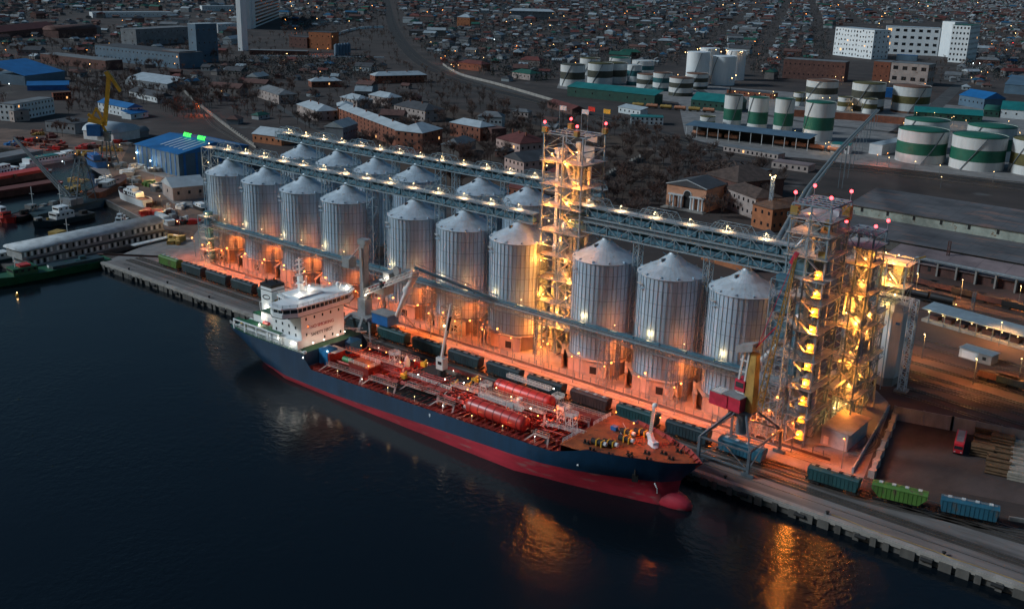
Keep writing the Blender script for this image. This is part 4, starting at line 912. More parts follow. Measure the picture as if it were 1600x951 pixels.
# ================================================================== silo yard fence and sodium street lamps
t = thing('yard_fence', 'long low concrete and post fence between the quay road and silos', 'fence', (143, -17, 0))
b = MB('concdark'); b.box(-130, 133, -.12, .12, 0, .75); b.build('plinth', t)
b = MB('trussdark'); b.box(-130, 133, -.04, .04, 1.5, 1.56); b.build('wire', t)
b = MB('trussdark'); b.box(-.09, .09, -.09, .09, 0, 2.5); fo = b.build('post', t, loc=(-130, 0, 0))
for k in range(1, 88): o = bpy.data.objects.new('post', fo.data); COL.objects.link(o); o.parent = t; o.location = (-130+k*3, 0, 0)
t = thing('yard_fence', 'short curved end of the yard fence at the left below the transfer tower', 'fence', (10, -14, 0)); b = MB('concdark'); pts = [(3, -3), (-4, -2.5), (-9, 0), (-11, 4), (-11, 12)]
for p, q in zip(pts[:-1], pts[1:]): b.beam((*p, .4), (*q, .4), .25, .8)
b.build('plinth', t); b = MB('trussdark'); 
for p, q in zip(pts[:-1], pts[1:]):
    b.beam((*p, 1.5), (*q, 1.5), .07)
    for f in (0, .34, .67): b.beam((p[0]+(q[0]-p[0])*f, p[1]+(q[1]-p[1])*f, 0), (p[0]+(q[0]-p[0])*f, p[1]+(q[1]-p[1])*f, 2.4), .16)
b.build('posts', t)
def street_lamp(x, y, h, label, kind='orange', pw=2600, group='sodium street lamps along the silo yard', r=.33, rz=0, color=None):
    t = thing('street_lamp', label, 'street lamp', (x, y, 0), rz, group)
    b = MB('trussdark'); b.rod((0, 0, 0), (0, 0, h), .13, 6, .08); b.beam((0, 0, h), (0, -.9, h+.25), .1); b.use('pipegrey'); b.cbox(0, -1.1, h+.18, .3, .8, .14); b.build('pole', t); bulb(t, (0, -1.1, h-.05), kind, r, pw, color=color, spot=True); return t
lx = [sx_(i)+(-9.5 if i > 6 else -8) for i in range(10)]+[257]
lx = sorted(lx+[a+12 for a in lx[:-1]])  # extra lamps between the real ones, added to even out the glow
for i, x in enumerate(lx): street_lamp(x, -14.6, 8.6, 'orange sodium lamp on thin pole, %s from the left in the doubled row along the silo yard fence' % ordinal(i), pw=6200)
for i, x in enumerate((98, 110, 122, 134, 146, 158, 170, 182, 194, 206, 218, 230, 242, 254, 266, 280)): street_lamp(x, -19.3, 9.0, 'orange quay road lamp, %s from the left, in a fence row filled out for even glow' % ordinal(i), pw=9500, group='quay road lamps', r=.22)  # row filled out with added lamps to spread the orange glow
for i, x in enumerate((6, 19, 32, 45, 58, 71, 84)): street_lamp(x, -19.3, 9.0, 'orange quay road lamp of the glow-filling row behind the ship stern, %s from the left' % ordinal(i), pw=9500, group='quay road lamps', r=.22)  # added lamps carry the even glow on past the stern
t = thing('coupling_lamp', 'small orange lamp on the quay beside the wagon couplings', 'lamp', (134, -29.5, 0)); b = MB('trussdark'); b.rod((0, 0, 0), (0, 0, 3), .07, 6); b.build('post', t); bulb(t, (0, 0, 3.1), 'orange', .15, 500)
# ================================================================== grey travelling ship loader
t = thing('ship_loader', 'grey travelling ship loader with tall column and slanting white loading boom', 'ship loader', (113, -30, 0))
b = MB('cranegrey')
for x in (-6.5, 6.5):
    for y in (-11, 8.7): b.beam((x, y, .8), (x*.45, y*.35, 6.2), .9); b.box(x-1.8, x+1.8, y-.5, y+.5, .15, 1.1)
b.beam((-6.5, -11, 2), (6.5, -11, 2), .5); b.beam((-6.5, 8.7, 2), (6.5, 8.7, 2), .5); b.build('portal', t)
b = MB('cranegrey'); b.box(-4, 5, -4, 4, 5.4, 6.4); b.build('platform', t)
b = MB('cranegrey'); b.box(-1.1, 1.1, -1.1, 1.1, 6.4, 31.5); b.box(-1.8, 1.8, -1.6, 1.6, 6.4, 12); b.beam((1.2, -1.6, 13), (.2, -1.4, 30), .5); b.beam((-1.4, 1.5, 13), (-.6, 1.3, 30), .4); b.build('column', t)
b = MB('cranegrey'); b.cbox(.3, 0, 31.2, 3.6, 3.0, 1.6); b.beam((.5, 0, 32), (-13, 4, 21.5), .5); b.cbox(-13, 5, 19.5, 3.6, 3.6, 3.6); b.build('head_stay', t)
b = MB('blue'); b.box(6.5, 14, -3, 2.2, 5.4, 9.0); b.use('cranegrey'); b.box(6.2, 14.3, -3.3, 2.5, 9.0, 9.25); b.build('machinery_house', t)
b = MB('offwhite'); p, q = Vector((1.5, 0, 15)), Vector((24.5, 0, 26.4))
b.beam(p, q, 2.6, .9); b.beam(p+Vector((0, -1.6, -1.3)), q+Vector((0, -1.6, -1)), .35); b.beam(p+Vector((0, 1.6, -1.3)), q+Vector((0, 1.6, -1)), .35); b.beam(p+Vector((0, -1.6, .9)), q+Vector((0, -1.6, .9)), .15)
for k in range(12): m = p+(q-p)*(k/12); b.beam(m+Vector((0, -1.6, -1.3)), m+(q-p)/12+Vector((0, -1.6, .9)), .16); b.beam(m+Vector((0, -1.6, .9)), m+Vector((0, 1.6, .9)), .14)
b.build('boom', t)
b = MB('offwhite'); b.rod((24, 0, 25), (20.4, 0, 19.4), 1.2, 12, 1.0); b.rod((21.8, 0, 21.5), (15.6, 0, 9.2), .95, 12, .8); b.lathe([(1.5, 18), (1.7, 19.5), (1.2, 20.5)], 12, 20.6, 0); b.beam((24.5, 0, 26), (21, 1.5, 19), .3); b.build('loading_chute', t)
for a_ in ((2, 9, .5, 5, 14.5, 18), (10, 13, -1, 4, 20, 23.5)): b = MB('cranegrey'); b.box(*a_); b.build('gear_housing', t)
for x in (14, 18.5): b = MB('cranegrey'); b.lathe([(1.3, 22.4), (1.3, 25.2)], 14, x, 2.0); b.build('motor', t)
b = MB('cranegrey'); b.rod((16.5, -1.3, 25.3), (16.5, -.8, 25.3), 1.5, 18); b.build('cable_reel', t)
b = MB('wagdark'); b.lathe([(1.2, 18), (1.2, 20.6)], 14, 9.8, -.8); b.use('offwhite'); b.lathe([(1.25, 20.6), (1.25, 20.8), (.2, 21)], 14, 9.8, -.8); b.build('drum', t)
b = MB('ropered')
for k in range(6): b.box(4+k*1.4, 4.5+k*1.4, -2, 2, 16.6+k*.7, 16.8+k*.7)
b.build('walkway', t)
b = MB('casing'); b.beam((20, 4, 26), (45, 16.4, 17.6), 1.2, .5); b.use('truss'); 
for s in (-1, 1): b.beam((20, 4+s, 27), (45, 16.4+s, 18.6), .16); b.beam((20, 4+s, 25), (45, 16.4+s, 16.6), .2)
b.build('link_conveyor', t)
b = MB('cranegrey'); b.beam((6, -4, 5.5), (12, -9, 1.0), .5); b.beam((12, 6, 8), (18, 9, 1), .45); b.build('stair', t)
bulb(t, (3, -2.4, 14), 'white', .14, 250); bulb(t, (12, -2, 22), 'white', .12, 200)
# small lit work platform with lattice frame behind it
t = thing('work_frame', 'brightly floodlit red-brown lattice frame beside the loading boom', 'frame', (139, -14.5, 0)); b = MB('truss'); lattice_mast(b, 0, 0, 0, 11, 6, 4, .28, 2.8, .2); b.build('frame', t)
bulb(t, (-1, -2.4, 4.5), 'warm', .45, 1600, color=(1, .62, .2)); bulb(t, (1, 1.4, 8), 'orange', .2, 900)
# ================================================================== yellow and red luffing harbour crane
t = thing('harbour_crane', 'old luffing harbour crane, crimson machine house, yellow tower, dark green portal', 'crane', (256.5, -30.5, 0))
b = MB('trussdark'); F = [(-7, -9.6), (7.2, -9.6), (7.2, 8.8), (-7, 8.8)]; 
for x, y in F: b.beam((x, y, 1.0), (x, y, 6.8), .75)
b.build('portal_legs', t)
b = MB('trussdark')
for z in (6.8, 1.9):
    for (x0, y0), (x1, y1) in zip(F, F[1:]+F[:1]):
        if z < 3 and abs(y0-y1) > 1: continue
        b.beam((x0, y0, z), (x1, y1, z), .42)
for x, y in F: b.beam((x, y, 6.8), (x*.28, y*.28, 13.0), .5)
b.beam((-7, -9.6, 1.9), (0, -9.6, 6.8), .25); b.beam((7, -9.6, 1.9), (0, -9.6, 6.8), .25); b.beam((7.2, -9.6, 1.9), (7.2, 0, 6.8), .25); b.beam((7.2, 8.8, 1.9), (7.2, 0, 6.8), .25); b.build('portal', t)
b = MB('trussdark')
for x, y in F: b.box(x-1.7, x+1.7, y-.35, y+.35, .1, 1.0)
b.build('bogie', t)
b = MB('trussdark'); b.lathe([(1.6, 6.9), (1.6, 11), (2.6, 13)], 14); b.lathe([(3.2, 13), (3.2, 13.6)], 20); b.build('turret', t)
R_ = Matrix.Rotation(radians(-8), 4, 'Z'); b = MB('cranered'); b.T = R_; b.box(-8.2, -2.6, -4.2, -.2, 13.7, 17.2); b.box(-2.6, 1.2, -4.0, -.4, 13.7, 17.5); b.use('cranegrey'); b.box(-8.3, -4.4, -4.3, -.1, 17.2, 17.4); b.box(-4.4, 1.3, -4.3, 0, 17.5, 17.7)
b.use('offwhite'); b.box(-8.24, -8.2, -3.8, -.6, 14.6, 15.5)
for k in range(5): b.box(-7.8, -4.8, -3.9+k*.75, -3.6+k*.75, 17.4, 17.55)
b.build('machine_house', t)
b = MB('cranered'); b.T = R_; b.box(-2.6, .4, -1.5, 1.8, 18.6, 21.6); b.use('glass'); b.box(-2.3, .1, -1.56, -1.5, 19.6, 21); b.build('operator_cab', t)
b = MB('craneyel'); b.T = R_
b.add([(0.6, -1.4, 13.6), (3.2, -1.4, 13.6), (3.2, 1.4, 13.6), (.6, 1.4, 13.6), (.4, -.9, 29.5), (2.6, -.9, 29.5), (2.6, .9, 29.5), (.4, .9, 29.5)], [(0, 1, 5, 4), (1, 2, 6, 5), (2, 3, 7, 6), (3, 0, 4, 7), (4, 5, 6, 7)])
b.use('offwhite'); b.beam((-2.2, -.9, 18), (-.9, -.9, 30), .5); b.beam((-.2, -.9, 18), (.6, -.9, 30), .5)
for z in range(18, 30, 3): b.beam((-2, -.9, z), (.3, -.9, z), .35)
b.build('tower', t)
b = MB('cranegrey'); b.T = R_; b.add([(-3, -2, 28.8), (2, -2, 30.4), (2, 2, 30.4), (-3, 2, 28.8), (-3, -2, 30.6), (2, -2, 32.4), (2, 2, 32.4), (-3, 2, 30.6)], [(3, 2, 1, 0), (4, 5, 6, 7), (0, 1, 5, 4), (1, 2, 6, 5), (2, 3, 7, 6), (3, 0, 4, 7)]); b.build('counterweight', t)
b = MB('craneyel'); p, q = Vector((3.2, 0, 14.5)), Vector((8.6, 1.5, 56.5)); sd = Vector((-.35, 1, 0)).normalized()
for s in (-1.1, 1.1):
    b.beam(p+sd*s, q+sd*s*.3, .26); b.beam(p+sd*s+Vector((1.7, 0, 1)), q+sd*s*.3+Vector((.5, 0, -.5)), .26)
for k in range(22):
    f0, f1 = k/22, (k+1)/22; w0, w1 = 1.1*(1-.7*f0), 1.1*(1-.7*f1); o0 = Vector((1.7*(1-f0)+.3, 0, 0)); o1 = Vector((1.7*(1-f1)+.3, 0, 0))
    b.beam(p+(q-p)*f0+sd*w0, p+(q-p)*f1-sd*w1, .13); b.beam(p+(q-p)*f0+sd*w0, p+(q-p)*f1+sd*w1+o1, .13); b.beam(p+(q-p)*f0-sd*w0+o0, p+(q-p)*f1-sd*w1, .13)
b.build('jib', t)
b = MB('cranered'); b.beam(q+Vector((-.8, 0, -2.4)), q+Vector((.4, 0, .6)), .9, 1.0); b.beam((2, 0, 31.5), q+Vector((-.4, 0, -2)), .16); b.beam((1.6, -.8, 30.8), p+(q-p)*.55, .3); b.build('jib_head', t)
# ================================================================== right-hand yard
def wall(label, pts, h, th=.4, mt='concrete', name='concrete_wall', panels=True, z0=0):
    o = pts[0]; t = thing(name, label, 'wall', (o[0], o[1], 0)); b = MB(mt)
    for p, q in zip(pts[:-1], pts[1:]):
        p = Vector((p[0]-o[0], p[1]-o[1], z0+h/2)); q = Vector((q[0]-o[0], q[1]-o[1], z0+h/2)); b.beam(p, q, th, h)
        if panels:
            n = max(1, int((q-p).length/6))
            for i in range(n+1): m = p+(q-p)*i/n; b.beam((m.x, m.y, 0), (m.x, m.y, h+.15), th*1.5)
    b.build('panel_wall' if panels else 'wall_body', t); return t
P2 = lambda *a: [tuple(at(*p)[:2]) for p in a]
wall('tall grey panel wall along the back edge of the soil yard', P2((1396, 655), (1486, 672), (1600, 695), (1680, 712)), 4.2)
wall('narrow blue-grey wall left of the ditch beside the soil yard', P2((1332, 738), (1388, 640)), 1.5, .35, 'casinglight')
wall('rough concrete wall along the left edge of the soil yard', P2((1362, 745), (1398, 655)), 2.0, 1.1, 'concrete')
def truck(label, p, rz, col):
    t = thing('lorry', label, 'lorry', (p.x, p.y, 0), rz); cm = mat('lorry_'+col[0], col[1], .4, 0, .1, .4)
    b = MB(cm); b.box(-1.2, 1.2, -6.2, -4.0, .8, 3.1); b.box(-1.15, 1.15, -6.0, -4.1, 3.1, 3.3); b.build('cab', t)
    b = MB('glass'); b.box(-1.05, 1.05, -6.24, -6.2, 1.9, 2.8); b.build('windscreen', t)
    b = MB(cm); b.box(-1.25, 1.25, -3.7, 5.4, 1.1, 2.9); b.build('cargo_body', t); b = MB('pipegrey'); b.box(-.9, .9, -3.4, 4.8, 2.9, 3.05); b.build('cargo_top', t)
    b = MB('under'); b.box(-.6, .6, -5.8, 5.2, .6, 1.1); b.build('chassis', t)
    for y in (-5, 2.6, 4.0):
        for s in (-1, 1): b = MB('under'); b.rod((s*1.0-.15, y, .5), (s*1.0+.15, y, .5), .5, 12); b.build('wheel', t)
    for s in (-.8, .8): b = MB('offwhite'); b.box(s-.2, s+.2, -6.26, -6.2, 1.0, 1.25); b.build('headlight', t)
    return t
p = at(1500, 690, 1.5); truck('bright red lorry standing in the soil yard near the back wall', p, radians(12), ('red', (.55, .02, .03)))
random.seed(6)
for (px0, py0), (px1, py1), mt, lb in (((1540, 683), (1532, 718), 'log', 'left stack of brown logs right of the red lorry'), ((1566, 690), (1556, 747), 'log', 'middle and longest stack of brown logs right of the red lorry'), ((1594, 700), (1588, 755), 'timber', 'right stack of pale sawn timber at the edge of the yard')):
    A, B = at(px0, py0), at(px1, py1); t = thing('timber_stack', lb, 'timber stack', (A.x, A.y, 0), 0, 'timber stacks in the soil yard'); d = B-A; n = int(d.length/1.1)
    b = MB(mt); nn = d.normalized(); sd = Vector((-nn.y, nn.x, 0))
    for i in range(n):
        m = nn*(i*1.1); hh = random.choice((2, 3, 3, 4)) if mt == 'log' else random.choice((2, 3))
        for j in range(hh):
            w_ = random.uniform(2.7, 3.1); zz = .45+j*.75
            if mt == 'log': b.rod(m-sd*w_+nn*random.uniform(-.2, .2)+Vector((0, 0, zz)), m+sd*w_+Vector((0, 0, zz)), .36, 7)
            else: b.beam(m-sd*w_*.8+Vector((0, 0, zz)), m+sd*w_*.8+Vector((0, 0, zz)), .95, .6)
    b.build('timbers', t)
# tyre arcs worn into the turning area by the shed
defm('tyremark', (.10, .085, .075), .9, 0, .3, .3)
for k in range(6):
    r_ = 7+k*.9; b = MB('tyremark'); b.strip([(273.5+r_*.8*cos(a), -1+r_*1.1*sin(a)) for a in [radians(-55+j*9) for j in range(13)]], .5, .02+.002*k); b.build('tyre_track', kind='structure')
# rail yard tracks on the right
for k, (a, c) in enumerate((((1405, 560), (1640, 628)), ((1405, 575), (1640, 645)), ((1408, 590), (1650, 665)), ((1400, 600), (1650, 680)), ((1400, 520), (1640, 585)), ((1430, 445), (1640, 490)), ((1430, 455), (1640, 502)), ((1408, 548), (1640, 612)), ((1396, 612), (1650, 692)), ((1404, 531), (1640, 597)), ((1400, 586), (1650, 655)), ((1425, 480), (1640, 530)), ((1432, 466), (1640, 513)))):
    A, B = at(*a), at(*c); track([(A.x, A.y), (B.x, B.y)], z=.03+.004*k, ballast=(k in (0, 1, 3, 5)))
for k, (px, py) in enumerate(((1440, 560), (1520, 600), (1590, 600), (1500, 470), (1590, 480), (1430, 460), (1560, 540))): street_lamp(*tuple(at(px, py))[:2], 9, 'amber rail yard lamp on a pole, %s counted along the tracks' % ordinal(k), 'warm', 9000, 'rail yard lamps', .2, color=(1, .42, .11))
t0_ = None
for k, (px, py, mt, nm) in enumerate(((1440, 447, 'wagbrown', 'brown'), (1475, 456, 'wagbrown', 'rusty brown'), (1512, 466, 'under', 'black'), (1552, 477, 'wagbrown', 'dark brown'), (1592, 487, 'under', 'sooty black'), (1560, 600, 'wagbrown', 'red-brown'), (1590, 609, 'wagdark', 'dark green'))):
    p = at(px, py); t = thing('freight_wagon', '%s open freight wagon among the rail yard tracks, %s from the left' % (nm, ordinal(k)), 'freight wagon', (p.x, p.y, .2), radians(-5), 'freight wagons in the rail yard')
    b = MB(mt); b.box(-6.4, 6.4, -1.45, 1.45, 1.2, 3.2)
    for j in range(9): b.box(-6.3+j*1.55, -6.1+j*1.55, -1.55, 1.55, 1.2, 3.2)
    b.use('dirt'); b.box(-6.2, 6.2, -1.3, 1.3, 3.2, 3.3); b.build('body', t); b = MB('under'); b.box(-6.6, 6.6, -.9, .9, .8, 1.2)
    for x in (-4.6, 4.6): b.box(x-1.3, x+1.3, -1.1, 1.1, 0, .8)
    b.build('bogie', t)
# long platform canopy with lamps underneath
A, B = at(1437, 502), at(1680, 572); L = (B-A).length; t = thing('platform_canopy', 'long flat blue-grey platform canopy with yellow lamps beneath', 'canopy', (A.x, A.y, 0), atan2(B.y-A.y, B.x-A.x))
b = MB('casinglight'); b.add([(0, 0, 5), (L, 0, 5), (L, 8.5, 5.9), (0, 8.5, 5.9), (0, 0, 5.25), (L, 0, 5.25), (L, 8.5, 6.15), (0, 8.5, 6.15)], [(3, 2, 1, 0), (4, 5, 6, 7), (0, 1, 5, 4), (1, 2, 6, 5), (2, 3, 7, 6), (3, 0, 4, 7)]); b.build('roof', t)
for k in range(int(L/6)): b = MB('trussdark'); b.beam((3+k*6, .5, 0), (3+k*6, .5, 5), .25); b.build('post', t)
b = MB('concrete'); b.box(0, L, 1, 8, 0, 1.0); b.build('platform', t); b = MB('wagbrown')
for k in range(int(L/5)-1): b.box(2+k*5, 5.4+k*5, 3, 6, 1, 1.6+random.random()*1.2)
b.build('stacked_crates', t)
for k in range(int(L/5.5)): bulb(t, (3+k*5.5, -.2, 4.6), 'warm', .16, 260, color=LC['yellow'])
# pipe rack parallel to the tracks
A, B = at(1425, 424), at(1660, 474); L = (B-A).length; t = thing('pipe_rack', 'long raised rack of grey pipes crossing behind the canopy', 'pipe rack', (A.x, A.y, 0), atan2(B.y-A.y, B.x-A.x))
b = MB('pipegrey'); b.box(0, L, 0, 1.2, 5.8, 6.1)
for y in (1.8, 2.5, 3.1): b.rod((0, y, 6.1), (L, y, 6.1), .3, 8)
b.build('pipe', t)
for k in range(int(L/8)): b = MB('concrete'); b.box(2+k*8, 2.7+k*8, .2, 3, 0, 5.8); b.build('support', t)
# dark locomotive / tank wagon on the track by the canopy
A = at(1478, 478, 0); t = thing('tank_wagon', 'black railway tank wagon with a small headlamp behind the canopy', 'tank wagon', (A.x-6, A.y, 0), radians(-3)); b = MB('black'); b.rod((-14, 0, 2.8), (-1, 0, 2.8), 1.5, 14); b.rod((0, 0, 2.8), (9, 0, 2.8), 1.6, 14); b.box(-15, 9.5, -1.3, 1.3, .9, 1.4); b.build('body', t); b = MB('under')
for x in (-12, -4, 2, 7): b.box(x-1.5, x+1.5, -1.1, 1.1, .15, .9)
b.build('bogie', t); bulb(t, (9.8, 0, 1.6), 'warm', .2, 250)
A = at(1520, 563); t = thing('trackside_hut', 'low double concrete hut with pale doors between the tracks', 'hut', (A.x, A.y, 0), radians(-10)); b = MB('offwhite'); b.box(-5, 1.5, 0, 5, 0, 3); b.use('concrete'); b.box(1.6, 6, 0, 5, 0, 3.2); b.build('wall', t); b = MB('casinglight'); b.box(-5.3, 6.3, -.3, 5.3, 3.2, 3.45); b.build('roof', t); b = MB('white'); b.box(-4, 1, -.1, 0, .2, 2.6); b.build('door', t); b = MB('under'); b.box(3, 4.2, -.1, 0, 1.2, 2.3); b.build('window', t)
# ribbed sheds in long rows on the right
def longshed(label, x0, x1, y0, y1, z0, z1, zw, wm, rm, rz=0, loc=(0, 0), tiltroof=True, skips=()):
    t = thing('warehouse', label, 'warehouse', (loc[0] or x0, loc[1] or y0, 0), rz); L = x1-x0; W = y1-y0
    b = MB(wm); b.box(0, L, 0, W, 0, z0); b.build('wall', t); b = MB(rm); b.add([(-.5, -.8, z0), (L+.5, -.8, z0), (L+.5, W, z1), (-.5, W, z1), (-.5, -.8, z0+.3), (L+.5, -.8, z0+.3), (L+.5, W, z1+.3), (-.5, W, z1+.3)], [(3, 2, 1, 0), (4, 5, 6, 7), (0, 1, 5, 4), (1, 2, 6, 5), (2, 3, 7, 6), (3, 0, 4, 7)]); b.build('roof', t)
    for k in range(int(L/13)): b = MB('under'); b.box(6+k*13, 7.2+k*13, -.12, 0, z0-2.6, z0-.6); b.build('window', t)
    return t
defm('roofslate', (.095, .088, .09), .8, 0, .45, .07, stretch=(.5, 1.6, 1), rust=((.19, .115, .095), .56), bands=(6.0, .03, 0)); defm('roofpink', (.21, .15, .145), .8, 0, .35, .08, stretch=(1, 1, 1), bands=(12.0, .02, 0)); defm('paleplaster', (.30, .32, .27), .9, 0, .35, .2, rust=((.16, .08, .03), .62)); defm('brickdark', (.11, .05, .04), .9, 0, .35, .3)
longshed('upper tier of the long warehouse, dark slate roof over a pale wall with windows', 174, 300, 247, 283, 10.8, 13.8, 0, 'paleplaster', 'roofslate')
longshed('lower tier of the long warehouse, dark patched roof in front of the pale wall', 174, 300, 214, 246.8, 4.6, 5.8, 0, 'concdark', 'roofslate')
longshed('long low pink-grey roofed shed in front of the warehouse', 216, 300, 184, 205, 4, 5.6, 0, 'brickdark', 'roofpink')
for i, (px, py) in enumerate(((1478, 418), (1600, 440), (1515, 505))):
    A = at(px, py); t = thing('signal_mast', '%s lattice railway mast among the tracks on the right' % ('red', 'pale', 'dark')[i], 'mast', (A.x, A.y, 0)); b = MB(('brickdark', 'offwhite', 'trussdark')[i]); lattice_mast(b, 0, 0, 0, 12, 1, 1, .16, 1.2, .1); b.build('mast', t)
A = at(1385, 462); t = thing('overhead_line_mast', 'rusty angled gantry arm behind the grey bin', 'mast', (A.x+3, A.y, 0)); b = MB('craneyel'); b.beam((0, 0, 0), (0, 0, 14), .6); b.beam((0, 0, 14), (9, 3, 18), .6); b.build('post', t)
# long yellow hose lying on the quay edge
t = thing('hose', 'yellow hose lying along the quay edge at the lower right', 'hose', (300, -45, 0)); b = MB('craneyel'); random.seed(2); pts = [(x, random.uniform(-.9, .3)*(1 if x > 12 or x < -5 else .4), .4) for x in range(-12, 60, 4)]; b.path(pts, .09, 5); b.build('tube', t)
for i in range(14):
    t = thing('mooring_bollard', 'iron mooring bollard on the quay edge, %s from the left' % ordinal(i), 'bollard', (-10+i*27, -44.8, 0), 0, 'mooring bollards on the quay edge'); b = MB('under'); b.lathe([(.3, 0), (.3, .6), (.5, .75), (.5, .9), (.1, 1)], 10); b.build('post', t)
# ================================================================== buildings
defm('roofpale', (.40, .44, .46), .6, .1, .2, .15); defm('roofdark', (.055, .055, .06), .8, 0, .35, .15); defm('roofgrey', (.15, .155, .16), .8, 0, .3, .1, stretch=(1, 1, 1), rust=((.10, .07, .06), .62)); defm('rooftile', (.12, .028, .022), .8, 0, .3, .2); defm('roofblue', (.012, .13, .33), .5, 0, .2, .1); defm('roofteal', (.012, .16, .15), .5, 0, .25, .1)
defm('roofgreen', (.015, .09, .06), .6, 0, .25, .1); defm('ruinroof', (.075, .048, .038), .95, 0, .5, .4, bump=.8, bscale=.6); defm('brick', (.20, .065, .035), .9, 0, .3, .3, rust=((.11, .05, .04), .6)); defm('plasterlit', (.50, .24, .14), .9, 0, .2, .3); defm('brickorange', (.34, .12, .05), .9, 0, .25, .3); defm('plaster', (.34, .27, .24), .9, 0, .25, .15, rust=((.18, .12, .09), .62)); defm('plasterpink', (.46, .30, .25), .9, 0, .2, .2)
defm('plasterwhite', (.55, .57, .57), .85, 0, .15, .15); defm('wallgrey', (.17, .18, .19), .9, 0, .3, .15, rust=((.10, .08, .07), .62)); defm('wallblue', (.075, .13, .18), .7, 0, .2, .1); defm('darkgreen', (.008, .05, .035), .7, 0, .3, .2)
defm('rooforange', (.30, .09, .04), .8, 0, .3, .2); defm('tankwhite', (.56, .56, .54), .6, 0, .15, .25, stretch=(1, 1, .2), rust=((.34, .24, .18), .68)); defm('tankgreen', (.008, .11, .065), .55, 0, .2, .2); defm('tankolive', (.09, .075, .02), .7, 0, .3, .3); defm('tankdark', (.05, .05, .035), .75, 0, .3, .3); defm('tankteal', (.01, .09, .10), .6, 0, .25, .2); defm('tankrust', (.16, .07, .04), .8, 0, .35, .3)
defm('windowdark', (.012, .014, .018), .25, 0, .4, .3); defm('barrel', (.42, .17, .09), .6, 0, .25, .4)
_win = {}
def win_at(par, x, y, z, a, w_, h_, mt='windowdark'):
    k = (round(w_, 1), round(h_, 1), mt)
    if k not in _win: b = MB(M[mt] if mt in M else EM[mt]); b.box(-w_/2, w_/2, -.07, .05, -h_/2, h_/2); o = b.build('window', par); _win[k] = o.data
    else: o = bpy.data.objects.new('window', _win[k]); COL.objects.link(o); o.parent = par
    o.location = (x, y, z); o.rotation_euler = (0, 0, a); return o
brnd = random.Random(99)
def roof_on(b, kind, L, W, h, rh, ov=.5):
    x0, x1, y0, y1 = -ov, L+ov, -ov, W+ov; t = .25
    if kind == 'flat': b.box(x0, x1, y0, y1, h, h+.35); b.box(x0+.6, x1-.6, y0+.6, y1-.6, h+.35, h+.38); return
    if kind == 'shed': v = [(x0, y0, h), (x1, y0, h), (x1, y1, h+rh), (x0, y1, h+rh)]; v += [(x, y, z+t) for x, y, z in v]; b.add(v, [(3, 2, 1, 0), (4, 5, 6, 7), (0, 1, 5, 4), (1, 2, 6, 5), (2, 3, 7, 6), (3, 0, 4, 7)]); return
    if kind == 'arch':
        m = 8; vs = [(x, y0+(y1-y0)*(.5-.5*cos(pi*i/m)), h+rh*sin(pi*i/m)) for x in (x0, x1) for i in range(m+1)]
        b.add(vs, [(i, m+1+i, m+2+i, i+1) for i in range(m)]+[tuple(range(m+1)), tuple(range(m+1, 2*m+2))[::-1]], True); return
    ym, xm = (y0+y1)/2, (x0+x1)/2
    if kind == 'gx': r0, r1 = (x0, ym), (x1, ym)
    elif kind == 'gy': r0, r1 = (xm, y0), (xm, y1)
    else:
        k = min(L, W)*.45; r0, r1 = ((x0+k, ym), (x1-k, ym)) if L >= W else ((xm, y0+k), (xm, y1-k))
    e = [(x0, y0), (x1, y0), (x1, y1), (x0, y1)]; v = [(*p, h) for p in e]+[(*r0, h+rh), (*r1, h+rh)]
    if kind == 'gy' or (kind == 'hip' and L < W): F = [(0, 1, 4), (1, 2, 5, 4), (2, 3, 5), (3, 0, 4, 5)]
    else: F = [(0, 1, 5, 4), (1, 2, 5), (2, 3, 4, 5), (3, 0, 4)]
    b.add(v, F); b.add([(*p, h-.2) for p in e]+[(*p, h) for p in e], [(3, 2, 1, 0), (0, 1, 5, 4), (1, 2, 6, 5), (2, 3, 7, 6), (3, 0, 4, 7)])
